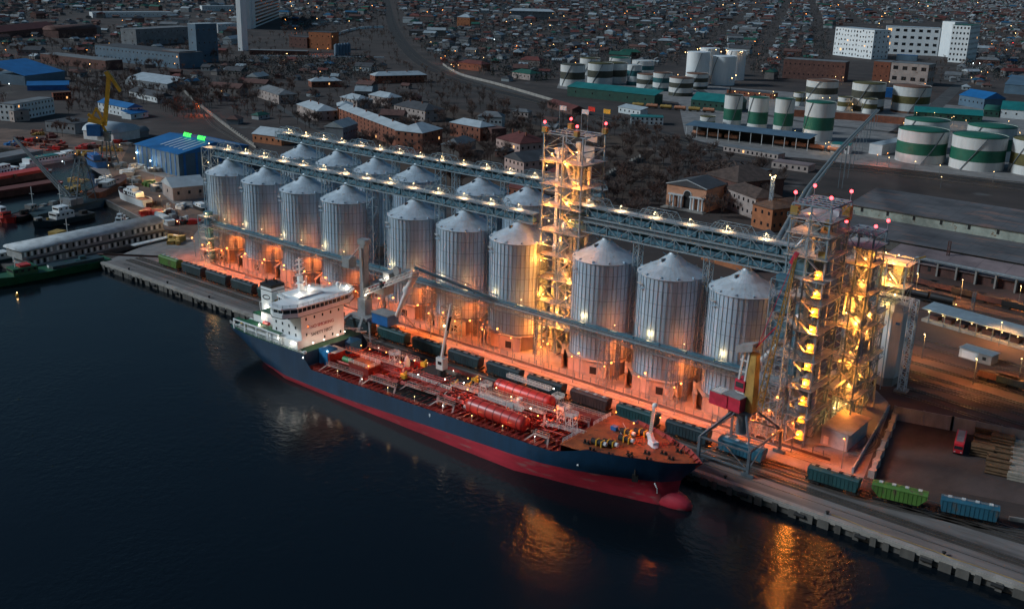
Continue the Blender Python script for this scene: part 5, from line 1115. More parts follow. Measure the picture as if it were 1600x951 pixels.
def bldg(label, A, B, dep, h, roof='hip', wm='plaster', rm='roofgrey', win=None, rh=None, cat='building', name='building', wsize=(1.1, 1.5), zb=0, lit=.015, chim=0, z0=0):
    pa, pb = at(*A, z0), at(*B, z0)
    if isinstance(h, str): h = float(h[2:])*m_per_px(pa)/cos(PIT)
    d = pb-pa; L = hypot(d.x, d.y); a = atan2(d.y, d.x)
    t = thing(name, label, cat, (pa.x, pa.y, z0), a); rh = rh if rh is not None else min(L, dep)*.22
    b = MB(wm); b.box(0, L, 0, dep, 0, h)
    if roof == 'gx': b.add([(0, 0, h), (0, dep, h), (0, dep/2, h+rh*.96), (L, 0, h), (L, dep, h), (L, dep/2, h+rh*.96)], [(0, 2, 1), (3, 4, 5)])
    if roof == 'gy': b.add([(0, 0, h), (L, 0, h), (L/2, 0, h+rh*.96), (0, dep, h), (L, dep, h), (L/2, dep, h+rh*.96)], [(0, 1, 2), (3, 5, 4)])
    b.build('wall', t); b = MB(rm); roof_on(b, roof, L, dep, h, rh, .15 if roof == 'flat' else .5); ro = b.build('roof', t)
    for k in range(chim): b = MB('brick'); x = L*(k+.7)/(chim+.6); y = dep*.42; b.box(x-.4, x+.4, y-.4, y+.4, h+rh*.5, h+rh+.9); b.build('chimney', ro)
    if win:
        rows, nf, ns = win; ww, wh = wsize; mid = Vector((pa.x, pa.y, 0)); cw = (CPOS-mid); ca = cos(-a), sin(-a); lx_, ly_ = cw.x*ca[0]-cw.y*ca[1], cw.x*ca[1]+cw.y*ca[0]
        for r in range(rows):
            z = h*(r+.55)/rows
            for c in range(nf): win_at(t, L*(c+.5)/nf, -.04, z, 0, min(ww, L/nf*.6), min(wh, h/rows*.55), 'win' if brnd.random() < lit else 'windowdark')
            for c in range(ns):
                if lx_ > L/2: win_at(t, L+.04, dep*(c+.5)/ns, z, pi/2, min(ww, dep/ns*.6), min(wh, h/rows*.55), 'win' if brnd.random() < lit else 'windowdark')
                else: win_at(t, -.04, dep*(c+.5)/ns, z, -pi/2, min(ww, dep/ns*.6), min(wh, h/rows*.55))
    return t, L, h
# ---- big blue warehouse with glowing sign
t, L, h = bldg('big blue warehouse with pale skylight strips and glowing green roof letters', (214, 258), (281, 276), 48, 13, 'gx', 'wallblue', 'roofblue', None, rh=4.5, cat='warehouse', name='warehouse')
for k in range(6):
    x = L*.38+k*4.8
    for s in (0, 1):
        b = MB('white'); y0, y1 = (6, 21) if s == 0 else (27, 42); z = lambda y: 13+4.5*(1-abs(y-24)/24.5)+.15
        b.add([(x, y0, z(y0)), (x+1.1, y0, z(y0)), (x+1.1, y1, z(y1)), (x, y1, z(y1))], [(0, 1, 2, 3)]); b.build('skylight', t)
for k in range(9): b = MB('blue'); b.box(2+k*L/9.2, 3.1+k*L/9.2, -.2, 0, 0, 12.8); b.build('wall_strip', t)
for k in range(6): b = MB('blue'); b.box(L, L+.2, 3+k*8, 4.4+k*8, 0, 12.8); b.build('wall_strip', t)
for x in (L*.42, L*.74): text('BULK', 3.3, (x, 23.6, 18.4), (radians(62), 0, 0), EM['green'], t, name='sign_letters', th=.25)
bulb(t, (2, -.8, 8), 'cold', .35, 900); bulb(t, (L*.45, -3, 6), 'cold', .4, 1500)
BL = [
 ('pale hangar with rusty open front next to the blue warehouse', (271, 314), (322, 309), 19, 7, 'gx', 'plaster', 'roofpale', (1, 3, 1)),
 ('ruined grey-white three-storey building with empty windows at far left', (24, 190), (86, 178), 13, 12.5, 'flat', 'plasterwhite', 'roofgrey', (3, 12, 3)),
 ('pinkish annex left of the ruined three-storey building', (0, 186), (23, 191), 12, 8, 'flat', 'plaster', 'roofgrey', (2, 4, 1)),
 ('big blue hall with three white roof strips at far left', (40, 134), (102, 126), 46, 9, 'shed', 'wallblue', 'roofblue', None),
 ('bright blue lean-to hall below the big blue hall', (43, 142), (108, 141), 12, 4.5, 'shed', 'blue', 'roofblue', None),
 ('brick wall ruin behind the grey-white ruin', (84, 157), (112, 155), 3, 6, 'flat', 'brick', 'brick', (2, 6, 0)),
 ('white house with bright blue roof behind the yellow dock crane', (154, 174), (200, 184), 13, 7.5, 'gx', 'plasterwhite', 'roofblue', (2, 8, 2)),
 ('small white annex with blue lean-to roof', (205, 187), (232, 183), 10, 4, 'shed', 'plasterwhite', 'roofblue', (1, 2, 0)),
 ('long white house with dark slate roof and gable end', (202, 151), (246, 161), 15, 5, 'gx', 'plasterwhite', 'roofdark', (1, 9, 3)),
 ('pale round-roofed hall beside the yellow dock crane', (131, 217), (178, 223), 24, 6, 'arch', 'offwhite', 'roofpale', None),
 ('low grey arched shed between crane and blue warehouse', (203, 217), (233, 214), 13, 4, 'arch', 'wallgrey', 'roofgrey', None),
 ('dark grey flat hall left of the yellow dock crane', (72, 205), (118, 210), 24, 7, 'flat', 'wallgrey', 'roofdark', (1, 7, 0)),
 ('pale roofed hall with glazed end below the long factory', (196, 132), (262, 142), 20, 6, 'shed', 'wallgrey', 'roofpale', (1, 6, 2)),
 ('long dark factory hall with pale roof strips, blue-grey wall of windows', (150, 93), (281, 108), 34, 17, 'flat', 'wallblue', 'roofdark', (2, 22, 0)),
 ('brown brick end block of the long factory', (282, 107), (307, 105), 30, 18, 'flat', 'brickdark', 'roofgrey', (1, 2, 1)),
 ('tall blue-grey industrial block with four big windows', (309, 99), (342, 97), 16, 'px56', 'flat', 'wallblue', 'roofpale', (3, 4, 1)),
 ('grey broken concrete hall behind the long factory', (214, 72), (302, 66), 30, 22, 'flat', 'wallgrey', 'roofgrey', (2, 9, 2)),
 ('long rusty brick shed in the factory quarter', (64, 98), (166, 110), 22, 10, 'flat', 'brickdark', 'roofgrey', (1, 12, 0)),
 ('long dark brown rail shed at far left', (0, 62), (90, 52), 34, 10, 'gx', 'brickdark', 'rooftile', (1, 9, 0)),
 ('brown shed with grey gable in the factory quarter', (92, 60), (152, 56), 30, 11, 'arch', 'brickdark', 'brickdark', (1, 6, 0)),
 ('long pale low building beyond the factory', (145, 28), (270, 27), 22, 10, 'flat', 'plasterwhite', 'roofpale', (1, 18, 0)),
 ('white row building left of the high-rise', (316, 18), (366, 18), 18, 12, 'flat', 'plasterwhite', 'roofpale', (1, 12, 0)),
 ('white glazed office left of the tall slab tower', (341, 52), (372, 50), 25, 14, 'flat', 'plasterwhite', 'roofpale', (2, 6, 1)),
 ('tall narrow white slab tower near the upper left', (379, 80), (388, 79), 7, 'px96', 'flat', 'white', 'offwhite', None),
 ('orange-lit square brick building at the railway', (483, 76), (518, 78), 22, 'px24', 'flat', 'brickorange', 'roofdark', (2, 4, 3)),
 ('dark industrial ruin left of the orange-lit building', (452, 74), (480, 76), 20, 15, 'flat', 'brickdark', 'roofdark', (2, 4, 0)),
 ('long low brown shed below the orange-lit building', (390, 86), (480, 88), 16, 6, 'flat', 'brickdark', 'roofgrey', (1, 9, 0)),
 ('house with grey hip roof and white ridge lines', (402, 152), (436, 163), 17, 8, 'hip', 'plaster', 'roofgrey', (2, 6, 3)),
 ('house with frosty pale hip roof standing alone', (464, 178), (496, 190), 18, 8, 'hip', 'plaster', 'roofpale', (2, 4, 3), 2),
 ('long four-storey brick apartment block with pale roof', (530, 193), (622, 231), 14, 12, 'gx', 'brick', 'roofpale', (4, 16, 2), 4),
 ('brick end wing of the long apartment block', (618, 232), (660, 237), 26, 12.5, 'hip', 'brick', 'roofpale', (3, 4, 3), 1),
 ('orange brick left wing of the long apartment block', (528, 190), (552, 190), 20, 12, 'hip', 'brickorange', 'roofpale', (3, 3, 2), 1),
 ('house with bright white hip roof left of poplars', (532, 164), (558, 170), 16, 7, 'hip', 'plaster', 'roofpale', (2, 4, 0)),
 ('house with bright white hip roof right of poplars', (576, 160), (606, 166), 16, 7, 'hip', 'plaster', 'roofpale', (2, 4, 2)),
 ('long brick house with snowy pale roof beside railway', (586, 131), (667, 129), 16, 8, 'hip', 'brick', 'roofpale', (2, 11, 2), 2),
 ('low brick house with pale roof and two chimneys', (487, 137), (534, 136), 14, 6, 'hip', 'brick', 'roofpale', (1, 6, 1), 2),
 ('grey ruined mansion with broken roof behind the apartments', (616, 181), (664, 191), 20, 9, 'hip', 'plaster', 'roofdark', (2, 7, 3), 2),
 ('brick house with a patch of pale roof among trees', (703, 212), (750, 221), 15, 10, 'hip', 'brick', 'roofpale', (2, 6, 2)),
 ('plain brick ruin right of the pale patched house', (750, 216), (768, 222), 12, 9, 'flat', 'brickdark', 'brickdark', (2, 2, 1)),
 ('villa with dark red hip roof and white portal', (775, 231), (812, 241), 24, 7, 'hip', 'plasterpink', 'rooftile', (1, 6, 5), 3),
 ('pink two-storey house with brown roof by the centre tower', (788, 266), (818, 275), 44, 8.5, 'gy', 'plasterpink', 'roofdark', (2, 5, 9)),
 ('small pale house alone among bare trees', (801, 182), (825, 184), 9, 4.5, 'hip', 'plaster', 'roofgrey', (1, 4, 2)),
 ('farmhouse with dull red roof and white gable', (855, 168), (894, 180), 12, 5, 'gx', 'brickdark', 'rooftile', (1, 4, 1)),
 ('long green terminal building with lit gate openings', (886, 150), (1022, 165), 16, 9, 'shed', 'darkgreen', 'roofteal', (1, 5, 1)),
 ('second green terminal building behind the tall green tanks', (1079, 169), (1150, 176), 26, 8, 'gx', 'darkgreen', 'roofteal', (1, 8, 0)),
 ('white and teal stepped office between the terminal and blue shed', (985, 194), (1036, 196), 14, 6, 'flat', 'plasterwhite', 'roofteal', (2, 7, 2)),
 ('small white annex with pale roof beside the teal office', (966, 176), (1000, 182), 9, 5, 'shed', 'plasterwhite', 'roofpale', (1, 5, 0)),
 ('orange-brown lit low building right of the white tanks', (1135, 148), (1208, 155), 12, 5, 'flat', 'brick', 'roofdark', (1, 9, 0)),
 ('red brick ruin with two rows of window holes', (1222, 122), (1318, 129), 22, 'px28', 'flat', 'brickdark', 'roofgrey', (2, 13, 2)),
 ('bright red brick block right of the brick ruin', (1362, 126), (1388, 128), 24, 'px28', 'flat', 'brick', 'roofgrey', (2, 3, 0)),
 ('grey block with eight large dark windows', (1389, 130), (1447, 135), 28, 'px30', 'flat', 'plaster', 'roofgrey', (2, 4, 3)),
 ('small bright blue shed between striped tanks', (1380, 152), (1398, 153), 10, 9, 'flat', 'blue', 'roofblue', None),
 ('blue-roofed hall on the road at right', (1497, 164), (1536, 171), 26, 10, 'gx', 'wallblue', 'roofblue', (1, 6, 0)),
 ('low green building above the big green tanks', (1428, 185), (1534, 192), 18, 6, 'gx', 'darkgreen', 'roofteal', (1, 9, 0)),
 ('white hangar with teal roof at the right edge', (1562, 184), (1612, 188), 34, 8, 'gx', 'plasterwhite', 'roofteal', (1, 3, 0)),
 ('arched dark green hangar left of the white hangar', (1536, 182), (1560, 184), 34, 6, 'arch', 'darkgreen', 'roofgreen', (1, 3, 0)),
 ('long grey-blue shed at the right edge above the hangars', (1568, 146), (1640, 152), 34, 10, 'shed', 'wallblue', 'wallblue', None),
 ('small hut with pale roof on the right road', (1512, 118), (1532, 118), 12, 5, 'gx', 'wallgrey', 'roofpale', (1, 2, 0)),
 ('pale long truck shed with orange-lit end', (1357, 240), (1377, 243), 46, 7, 'flat', 'plasterwhite', 'roofpale', None),
 ('small teal and white gatehouse left of the truck shed', (1297, 238), (1326, 241), 12, 6, 'flat', 'plasterwhite', 'roofteal', (1, 3, 0)),
 ('low plaster row of garages below the blue shed', (1130, 236), (1215, 250), 9, 3.5, 'flat', 'plaster', 'roofgrey', (1, 12, 0)),
 ('pale garage row beside the pipe bridge', (1205, 262), (1262, 270), 12, 4, 'flat', 'plaster', 'roofpink', (1, 6, 0)),
 ('dark columned wing of the ruined mansion', (1128, 323), (1178, 343), 16, 11, 'hip', 'plaster', 'ruinroof', (2, 7, 0)),
 ('collapsed centre of the ruined mansion with rubble roof', (1098, 300), (1150, 316), 34, 11, 'hip', 'brickdark', 'ruinroof', (2, 5, 1)),
 ('ochre-lit end block of the ruined mansion, long side to the right', (1173, 353), (1204, 363), 52, 11.5, 'hip', 'brickorange', 'ruinroof', (2, 3, 13)),
 ('small orange block at the back of the ruined mansion', (1165, 284), (1192, 289), 9, 8, 'flat', 'brickorange', 'roofdark', (1, 2, 2)),
 ('orange-lit open shed behind the right end silo', (1095, 405), (1160, 425), 30, 7, 'gy', 'brickorange', 'roofgrey', (1, 4, 2)),
 ('low red-brown shed behind the back silos', (792, 305), (825, 312), 14, 5, 'gx', 'brick', 'rooftile', (1, 4, 1)),
 ('long grey low roof house behind the left end of the silos', (395, 222), (440, 228), 18, 6, 'gx', 'brickorange', 'roofpale', (1, 5, 1)),
 ('white dotted block of the modern hospital, irregular small windows', (1301, 86), (1361, 93), 34, 'px40', 'flat', 'white', 'roofpale', (6, 13, 4)),
 ('middle wing of the modern white hospital with large square windows', (1380, 84), (1464, 88), 30, 'px39', 'flat', 'white', 'roofpale', (4, 7, 0)),
 ('blank white stair tower of the modern hospital', (1465, 88), (1484, 90), 30, 'px50', 'flat', 'white', 'offwhite', None),
 ('right block of the modern white hospital with small windows', (1480, 97), (1508, 99), 60, 'px53', 'flat', 'white', 'roofgreen', (7, 5, 8)),
 ('blue low entrance hall in front of the hospital', (1400, 94), (1432, 96), 10, 8, 'flat', 'wallblue', 'roofblue', None),
 ('orange corner house with pale striped roof in the town', (714, 42), (734, 43), 26, 'px14', 'hip', 'brickorange', 'roofpale', (2, 4, 2)),
 ('long old school building with pale blue roof in the town', (795, 30), (866, 32), 24, 'px12', 'hip', 'wallgrey', 'roofpale', (2, 14, 0)),
 ('red and green lit house behind the railway curve', (716, 108), (752, 112), 16, 8, 'hip', 'brick', 'rooftile', (1, 5, 1)),
 ('house with dark green hip roof and pink walls', (800, 122), (828, 126), 16, 7, 'hip', 'plaster', 'roofgreen', (1, 5, 3)),
 ]
for e in BL:
    lb, A, B, dep, h, roof, wm, rm, win = e[:9]; res = bldg(lb, A, B, dep, h, roof, wm, rm, win, chim=e[9] if len(e) > 9 else 0, cat='house' if 'house' in lb or 'villa' in lb else 'building', name='house' if 'house' in lb or 'villa' in lb else 'building', wsize=(5.5, 4.2) if 'large' in lb else (2.2, 3.0) if 'hospital' in lb else (1.3, 1.7))
    if 'dotted' in lb:
        for c in res[0].children:
            if c.name.startswith('window'): c.location.x += brnd.uniform(-.9, .9)*(abs(c.location.y) < .2); c.location.z += brnd.uniform(-1.2, 1.2); c.scale = (brnd.uniform(.5, 1.3), 1, brnd.uniform(.5, 1.2))
# high-rise with window bands, behind the slab tower
A, B = at(392, 46), at(436, 28); L = (B-A).length; t = thing('building', 'white high-rise with dark window bands beside the slab tower', 'building', (A.x, A.y, 0), atan2(B.y-A.y, B.x-A.x)); H = 62*m_per_px(A)
b = MB('white'); b.box(0, L, 0, 18, 0, H); b.box(L*.04, L*.12, -2, 0, 0, H+4); b.build('wall', t); b = MB('roofgrey'); b.box(.5, L-.5, .5, 17.5, H, H+.5); b.build('roof', t)
for k in range(11): b = MB('windowdark'); z = H*(k+.45)/11; b.box(L*.14, L-.8, -.5, -.05, z, z+H/22); b.build('window_band', t)
for k in range(3): b = MB('ruinroof'); 
random.seed(41)
t = thing('rubble', 'heap of broken beams and debris on the collapsed mansion roof', 'rubble', tuple(at(1122, 300)+Vector((0, 10, 12)))); b = MB('ruinroof')
for k in range(70): p = Vector((random.uniform(-14, 14), random.uniform(-12, 12), random.uniform(-.5, 2))); b.beam(p, p+Vector((random.uniform(-4, 4), random.uniform(-4, 4), random.uniform(-1.5, 2.5))), random.uniform(.3, .8))
b.build('debris', t)
# portico of the ruined mansion
t, L, h = bldg('ruined mansion front with white columns and a tall round arch', (1040, 322), (1101, 333), 22, 12.5, 'gy', 'plasterlit', 'roofdark', None, rh=3.4, cat='mansion', name='mansion')  # facade plaster lightened so its colour carries the warm light falling on it
for k, f in enumerate((.13, .22, .35, .42, .66, .73, .86, .95)): b = MB('white'); b.lathe([(.55, 0.9), (.5, 6.9), (.65, 7.2)], 10, L*f, -1.1); b.build('column', t)
b = MB('offwhite'); b.box(L*.08, L*.46, -1.8, -.1, 7.2, 7.9); b.box(L*.62, L*.99, -1.8, -.1, 7.2, 7.9); b.build('entablature', t)
b = MB('under'); xm = L*.54; pts = [(xm-2.1, .8), (xm+2.1, .8)]+[(xm+2.1*cos(a), 8.2+2.1*sin(a)) for a in [pi*i/8 for i in range(9)]]; b.add([(x, -.12, z) for x, z in pts], [tuple(range(len(pts)))]); b.build('arch_opening', t)
b = MB('offwhite')
for i in range(8): a0, a1 = pi*i/8, pi*(i+1)/8; b.beam((xm+2.3*cos(a0), -.2, 8.2+2.3*sin(a0)), (xm+2.3*cos(a1), -.2, 8.2+2.3*sin(a1)), .35)
b.beam((-.4, -.3, 12.6), (L/2, -.3, 16), .4); b.beam((L+.4, -.3, 12.6), (L/2, -.3, 16), .4); b.build('cornice', t)
b = MB('concrete'); b.box(-1, L+1, -4, 0, 0, .45); b.box(0, L, -3, 0, .45, .9); b.build('steps', t)
for i, (px, py, k, pw, h) in enumerate(((1200, 356, 'warm', 3500, 26),)):
    p = at(px, py); t = thing('floodlight_mast', 'lit lattice mast with two lamps in front of the ruined mansion', 'mast', (p.x, p.y, 0)); b = MB('galvroof'); lattice_mast(b, 0, 0, 0, h, 1.4, 1.4, .2, 1.5, .12); b.build('mast', t)
    for s in (-1.4, 1.4): bulb(t, (s, -.6, h+.6), k, .3, pw)
    bulb(t, (-.5, -1.4, h*.4), k, .12, 900)
# ---- storage tanks
def tank(px, py, dpx, hpx, bands, top, label, group=None, rim=None, num=None):
    """px,py: the lowest front point of the shell; bands from top down (fraction, material)"""
    p = at(px, py); s = m_per_px(p); R = dpx*s/2; dirv = Vector((p.x-CPOS.x, p.y-CPOS.y, 0)).normalized(); c = Vector((p.x, p.y, 0))+dirv*R
    H = hpx*m_per_px(c)/cos(PIT); t = thing('storage_tank', label, 'storage tank', (c.x, c.y, 0), 0, group)
    z = H; n = 40
    for f, mt in bands: b = MB(mt); b.lathe([(R, z-H*f), (R, z)], n, cap=False); b.build('shell_band', t); z -= H*f
    b = MB(top); b.lathe([(R*1.01, H-.3), (R*1.01, H+.25)], n, cap=False); b.lathe([(R*.985, H-.25), (R*.985, H-.2), (R*.5, H+R*.03), (.1, H+R*.05)], n); b.build('roof', t)
    b = MB('trussdark'); k0 = random.uniform(3.6, 5.2)   # spiral stair and rim rail
    for k in range(14): a0, a1 = k0+k*.06, k0+(k+1)*.06; b.beam(((R+.3)*cos(a0), (R+.3)*sin(a0), H*k/14), ((R+.3)*cos(a1), (R+.3)*sin(a1), H*(k+1)/14), .35, .5)
    for k in range(n): a0, a1 = 2*pi*k/n, 2*pi*(k+1)/n; b.beam((R*cos(a0), R*sin(a0), H+1.0), (R*cos(a1), R*sin(a1), H+1.0), .06)
    b.build('stair', t)
    if num: a = atan2(CPOS.y-c.y, CPOS.x-c.x); text(num, H*.17, ((R+.1)*cos(a), (R+.1)*sin(a), H*.84), (pi/2, 0, a+pi/2), 'under', t, name='number')
    return t
W, G, O, D, T_ = 'tankwhite', 'tankgreen', 'tankolive', 'tankdark', 'tankteal'
b3 = lambda c: [(.34, W), (.33, c), (.33, W)]
b4 = lambda c: [(.27, W), (.27, c), (.27, W), (.19, c)]
random.seed(12); g1 = 'striped storage tanks of the far terminal'; g2 = 'tall green and white tanks'; g3 = 'big green-topped tanks'
for a in ((894, 136, 39, 31, b3(D), D, 'white tank with grey-green band and dark roof, leftmost of the far terminal', g1), (937, 133, 40, 30, b3(D), O, 'white tank with grey-green band, second from left behind the green building', g1),
          (921, 118, 32, 24, b3(W), O, 'plain tank half hidden behind the two leftmost striped tanks', g1), (960, 131, 37, 29, b3(D), O, 'white tank with olive roof standing third in the far terminal', g1), (968, 113, 34, 20, b3(W), G, 'white tank with green roof, furthest back in the far terminal', g1),
          (990, 134, 23, 29, b4(T_), W, 'slim white tank with two dark teal rings and pale roof', g1), (1004, 117, 35, 19, b3(T_), W, 'white tank with teal ring and pale roof at the back', g1), (1012, 140, 36, 21, b3(D), 'tankrust', 'squat white tank with dark band and rusty roof, left of the lit ones', g1),
          (1034, 143, 30, 26, b4(T_), 'tankrust', 'squat tank with rusty roof behind two others, lamp on its rim', g1), (1063, 151, 38, 26, b4(D), 'tankrust', 'foremost striped tank of the far terminal, brown rusty roof', g1), (1088, 140, 34, 22, b4(D), 'tankrust', 'striped tank directly left of the tall plain white tanks', g1),
          (1088, 134, 36, 47, [(1, 'white')], 'white', 'tall plain white tank, left front of four', 'tall plain white tanks'), (1128, 134, 38, 41, [(1, 'white')], 'white', 'tall plain white tank, right front of four', 'tall plain white tanks'),
          (1106, 118, 30, 38, [(1, 'white')], 'white', 'tall plain white tank, left back of four', 'tall plain white tanks'), (1147, 126, 30, 42, [(1, 'white')], 'white', 'tall plain white tank, right back of four', 'tall plain white tanks'),
          (1143, 197, 28, 44, [(.45, W), (.37, G), (.18, W)], D, 'first of four tall green and white tanks, dark roof', g2), (1182, 203, 31, 46, [(.45, W), (.38, G), (.17, W)], G, 'second of four tall green and white tanks', g2),
          (1222, 208, 30, 49, [(.42, W), (.38, G), (.2, W)], G, 'third of four tall green and white tanks', g2), (1276, 221, 46, 55, [(.38, W), (.34, G), (.28, W)], G, 'fourth and widest of four tall green and white tanks', g2),
          (1105, 197, 24, 13, [(.5, W), (.5, G)], O, 'small squat tank left of the four tall green ones', None),
          (1282, 158, 49, 28, b3(D), 'tankrust', 'wide white tank with red rusty rim behind small numbered tanks', None), (1353, 175, 51, 40, b4(D), O, 'wide striped tank with olive roof and lamps on its ladder', None),
          (1420, 178, 57, 38, [(.36, W), (.28, O), (.28, W), (.08, 'tankrust')], 'tankrust', 'white tank with brown band and rust-brown roof', None),
          (1442, 240, 68, 46, [(.34, W), (.36, G), (.3, W)], G, 'green-topped tank at the back left of the big group', g3), (1542, 252, 73, 48, [(.34, W), (.36, G), (.3, W)], G, 'green-topped tank at the back right of the big group', g3),
          (1436, 257, 76, 47, [(.37, W), (.36, G), (.27, W)], G, 'big white tank with green band and roof, front left', g3), (1523, 268, 82, 48, [(.37, W), (.36, G), (.27, W)], G, 'big white tank with green band and roof, front right', g3),
          (1614, 276, 76, 50, [(.4, W), (.34, O), (.26, W)], O, 'white tank with olive band cut by the right edge', None)): tank(*a)
tank(1248, 166, 19, 19, b3(O), O, 'small numbered tank left of the wide rusty-rimmed tank', 'small numbered tanks', num='11'); tank(1319, 174, 23, 20, b3(O), O, 'small numbered tank in the middle of three', 'small numbered tanks', num='10'); tank(1357, 178, 23, 21, b3(O), O, 'small numbered tank on the right beside the pipe bridge', 'small numbered tanks', num='17')
for k in range(5): p = at(526+k*4.6, 89-k*.5); t = thing('steel_bin', 'pale blue steel bin beside the orange-lit building, %s from the left' % ordinal(k), 'bin', (p.x, p.y, 0), 0, 'pale steel bins by the railway'); b = MB('wallblue'); R = 3.2; b.lathe([(R, 0), (R, 15), (.4, 17)], 14); b.build('shell', t)
# long open shed with blue roof and barrels
A, B = at(1071, 213), at(1262, 236); L = (B-A).length; t = thing('loading_shed', 'long open shed with pale blue roof and brown tank wagons beneath', 'shed', (A.x, A.y, 0), atan2(B.y-A.y, B.x-A.x))
b = MB('wallblue'); roof_on(b, 'shed', L, 15, 8.5, 1.6, .8); b.build('roof', t); b = MB('under'); b.box(0, L, 13, 13.5, 0, 8.4); b.build('back_wall', t)
for k in range(12): b = MB('offwhite'); x = .5+k*(L-1)/11; b.beam((x, 0, 0), (x, 0, 8.5), .35); b.build('post', t)
def tankwagon(label, p, a, mt, group):
    t = thing('tank_wagon', label, 'tank wagon', (p.x, p.y, .1), a, group); b = MB(mt); b.rod((-5, 0, 2.7), (5, 0, 2.7), 1.5, 12); b.rod((-5.3, 0, 2.7), (-5, 0, 2.7), 1.0, 12, 1.5); b.rod((5, 0, 2.7), (5.3, 0, 2.7), 1.5, 12, 1.0); b.lathe([(.6, 4.1), (.6, 4.6)], 8); b.build('tank', t); b = MB('under'); b.box(-5.8, 5.8, -1.1, 1.1, .8, 1.25); b.box(-4.5, -2.5, -1, 1, .1, .8); b.box(2.5, 4.5, -1, 1, .1, .8); b.build('underframe', t); return t
ang = atan2(B.y-A.y, B.x-A.x); dn = (B-A).normalized(); up_ = Vector((-dn.y, dn.x, 0))
for k in range(7): tankwagon('brown tank wagon under the blue-roofed shed, %s from the left' % ordinal(k), A+dn*(8+k*13.2+(26 if k > 2 else 0))+up_*7, ang, 'barrel', 'tank wagons under the shed')
A, B = at(997, 168), at(1132, 178); dn = (B-A).normalized(); ang = atan2(dn.y, dn.x); n = int((B-A).length/13)
for k in range(n): tankwagon('%s tank wagon in the lit row behind the teal office, %s from the left' % (('orange', 'pink-brown')[k % 2], ordinal(k)), A+dn*k*13, ang, ('craneyel', 'barrel')[k % 2], 'orange tank wagons in a row')
# ================================================================== harbour basin on the left
def boat(label, A, B, beam, fb, hm, sup=(), z=WZ, name='boat', cat='boat', deckm='deckred', bowfrac=.25, mast=None, group=None, extra=None, sheer=.5):
    """A = stern pixel, B = bow pixel at the waterline"""
    pa, pb = at(*A, z), at(*B, z); L = hypot(pb.x-pa.x, pb.y-pa.y); a = atan2(pb.y-pa.y, pb.x-pa.x)
    t = thing(name, label, cat, (pa.x, pa.y, z), a, group); b = MB(hm); S_ = [0, .04, .15, .5, 1-bowfrac, 1-bowfrac*.5, 1-bowfrac*.2, 1]
    hw = [.78, .9, 1, 1, .96, .72, .38, .03]; vs = []
    for s, w_ in zip(S_, hw):
        top = fb*(1+sheer*max(0, (s-.5)*2)**2); x = s*L
        vs += [(x-(0 if s < .95 else L*.03), -w_*beam/2*.75, -.6), (x, -w_*beam/2, top), (x, w_*beam/2, top), (x-(0 if s < .95 else L*.03), w_*beam/2*.75, -.6)]
    F = []
    for i in range(7): o = 4*i; F += [(o, o+4, o+5, o+1), (o+2, o+6, o+7, o+3)]
    b.add(vs, F+[(0, 1, 2, 3)], False); b.build('hull', t)
    b = MB(deckm); vs2 = [(s*L, sg*w_*beam/2*.96, fb*(1+sheer*max(0, (s-.5)*2)**2)-.25) for s, w_ in zip(S_, hw) for sg in (-1, 1)]
    b.add(vs2, [(2*i, 2*i+2, 2*i+3, 2*i+1) for i in range(7)]); b.build('deck', t)
    for (x0, x1, ww, z0, z1, mt, wn) in sup:
        b = MB(mt); b.box(L*x0, L*x1, -ww/2, ww/2, fb+z0-.2, fb+z1); o = b.build('cabin', t)
        if wn:
            b = MB('windowdark'); n = max(2, int(L*(x1-x0)/2.2))
            for k in range(n):
                x = L*x0+L*(x1-x0)*(k+.5)/n
                for s in (-1, 1): b.box(x-.55, x+.55, s*ww/2-.05, s*ww/2+.05, fb+z1-1.5, fb+z1-.6)
            b.box(L*x1-.03, L*x1+.05, -ww/2+.4, ww/2-.4, fb+z1-1.5, fb+z1-.6); b.build('windows', o)
    if mast: b = MB('offwhite'); x, hh = L*mast[0], mast[1]; b.beam((x, 0, fb), (x, 0, fb+hh), .25); b.beam((x, -1.5, fb+hh*.7), (x, 1.5, fb+hh*.7), .15); b.build('mast', t)
    if extra: extra(t, L, fb)
    return t
boat('red tugboat afloat at the far left edge', (-22, 338), (24, 349), 8, 2.2, 'tankred', ((.35, .75, 4.5, 0, 2.6, 'tankred', 1), (.45, .65, 3.2, 2.6, 4.6, 'white', 1)), mast=(.5, 9))
def deckclutter(seed, n, mats, hmax=2.2):
    def f(t, L, fb):
        r = random.Random(seed); 
        for k in range(n): b = MB(r.choice(mats)); x = r.uniform(.06, .9)*L; y = r.uniform(-2, 2); s = r.uniform(.5, 2.2); b.box(x, x+s*1.6, y-s*.6, y+s*.6, fb-.2, fb+r.uniform(.6, hmax)); b.build('deck_gear', t)
    return f
boat('long dark green-grey tug with white wheelhouse lying below the floating crane', (142, 338), (52, 357), 10, 2.6, 'wagdark', ((.35, .66, 6, 0, 3, 'offwhite', 1), (.42, .6, 5, 3, 5.6, 'white', 1)), mast=(.5, 16), deckm='deckblack', extra=deckclutter(1, 8, ('under', 'pipegrey', 'craneyel')))
boat('dark cluttered workboat behind the long tug', (20, 345), (100, 322), 9, 2.2, 'under', ((.3, .42, 4, 0, 3.4, 'pipegrey', 1),), mast=(.4, 12), deckm='wagbrown', extra=deckclutter(2, 10, ('under', 'pipegrey', 'brickdark')))
boat('small green and white launch moored by the slipway', (196, 344), (181, 355), 4.5, 1.6, 'wagteal', ((.25, .7, 3, 0, 2, 'white', 1), (.4, .6, 2.2, 2, 3.4, 'white', 1)), mast=(.5, 5), deckm='offwhite')
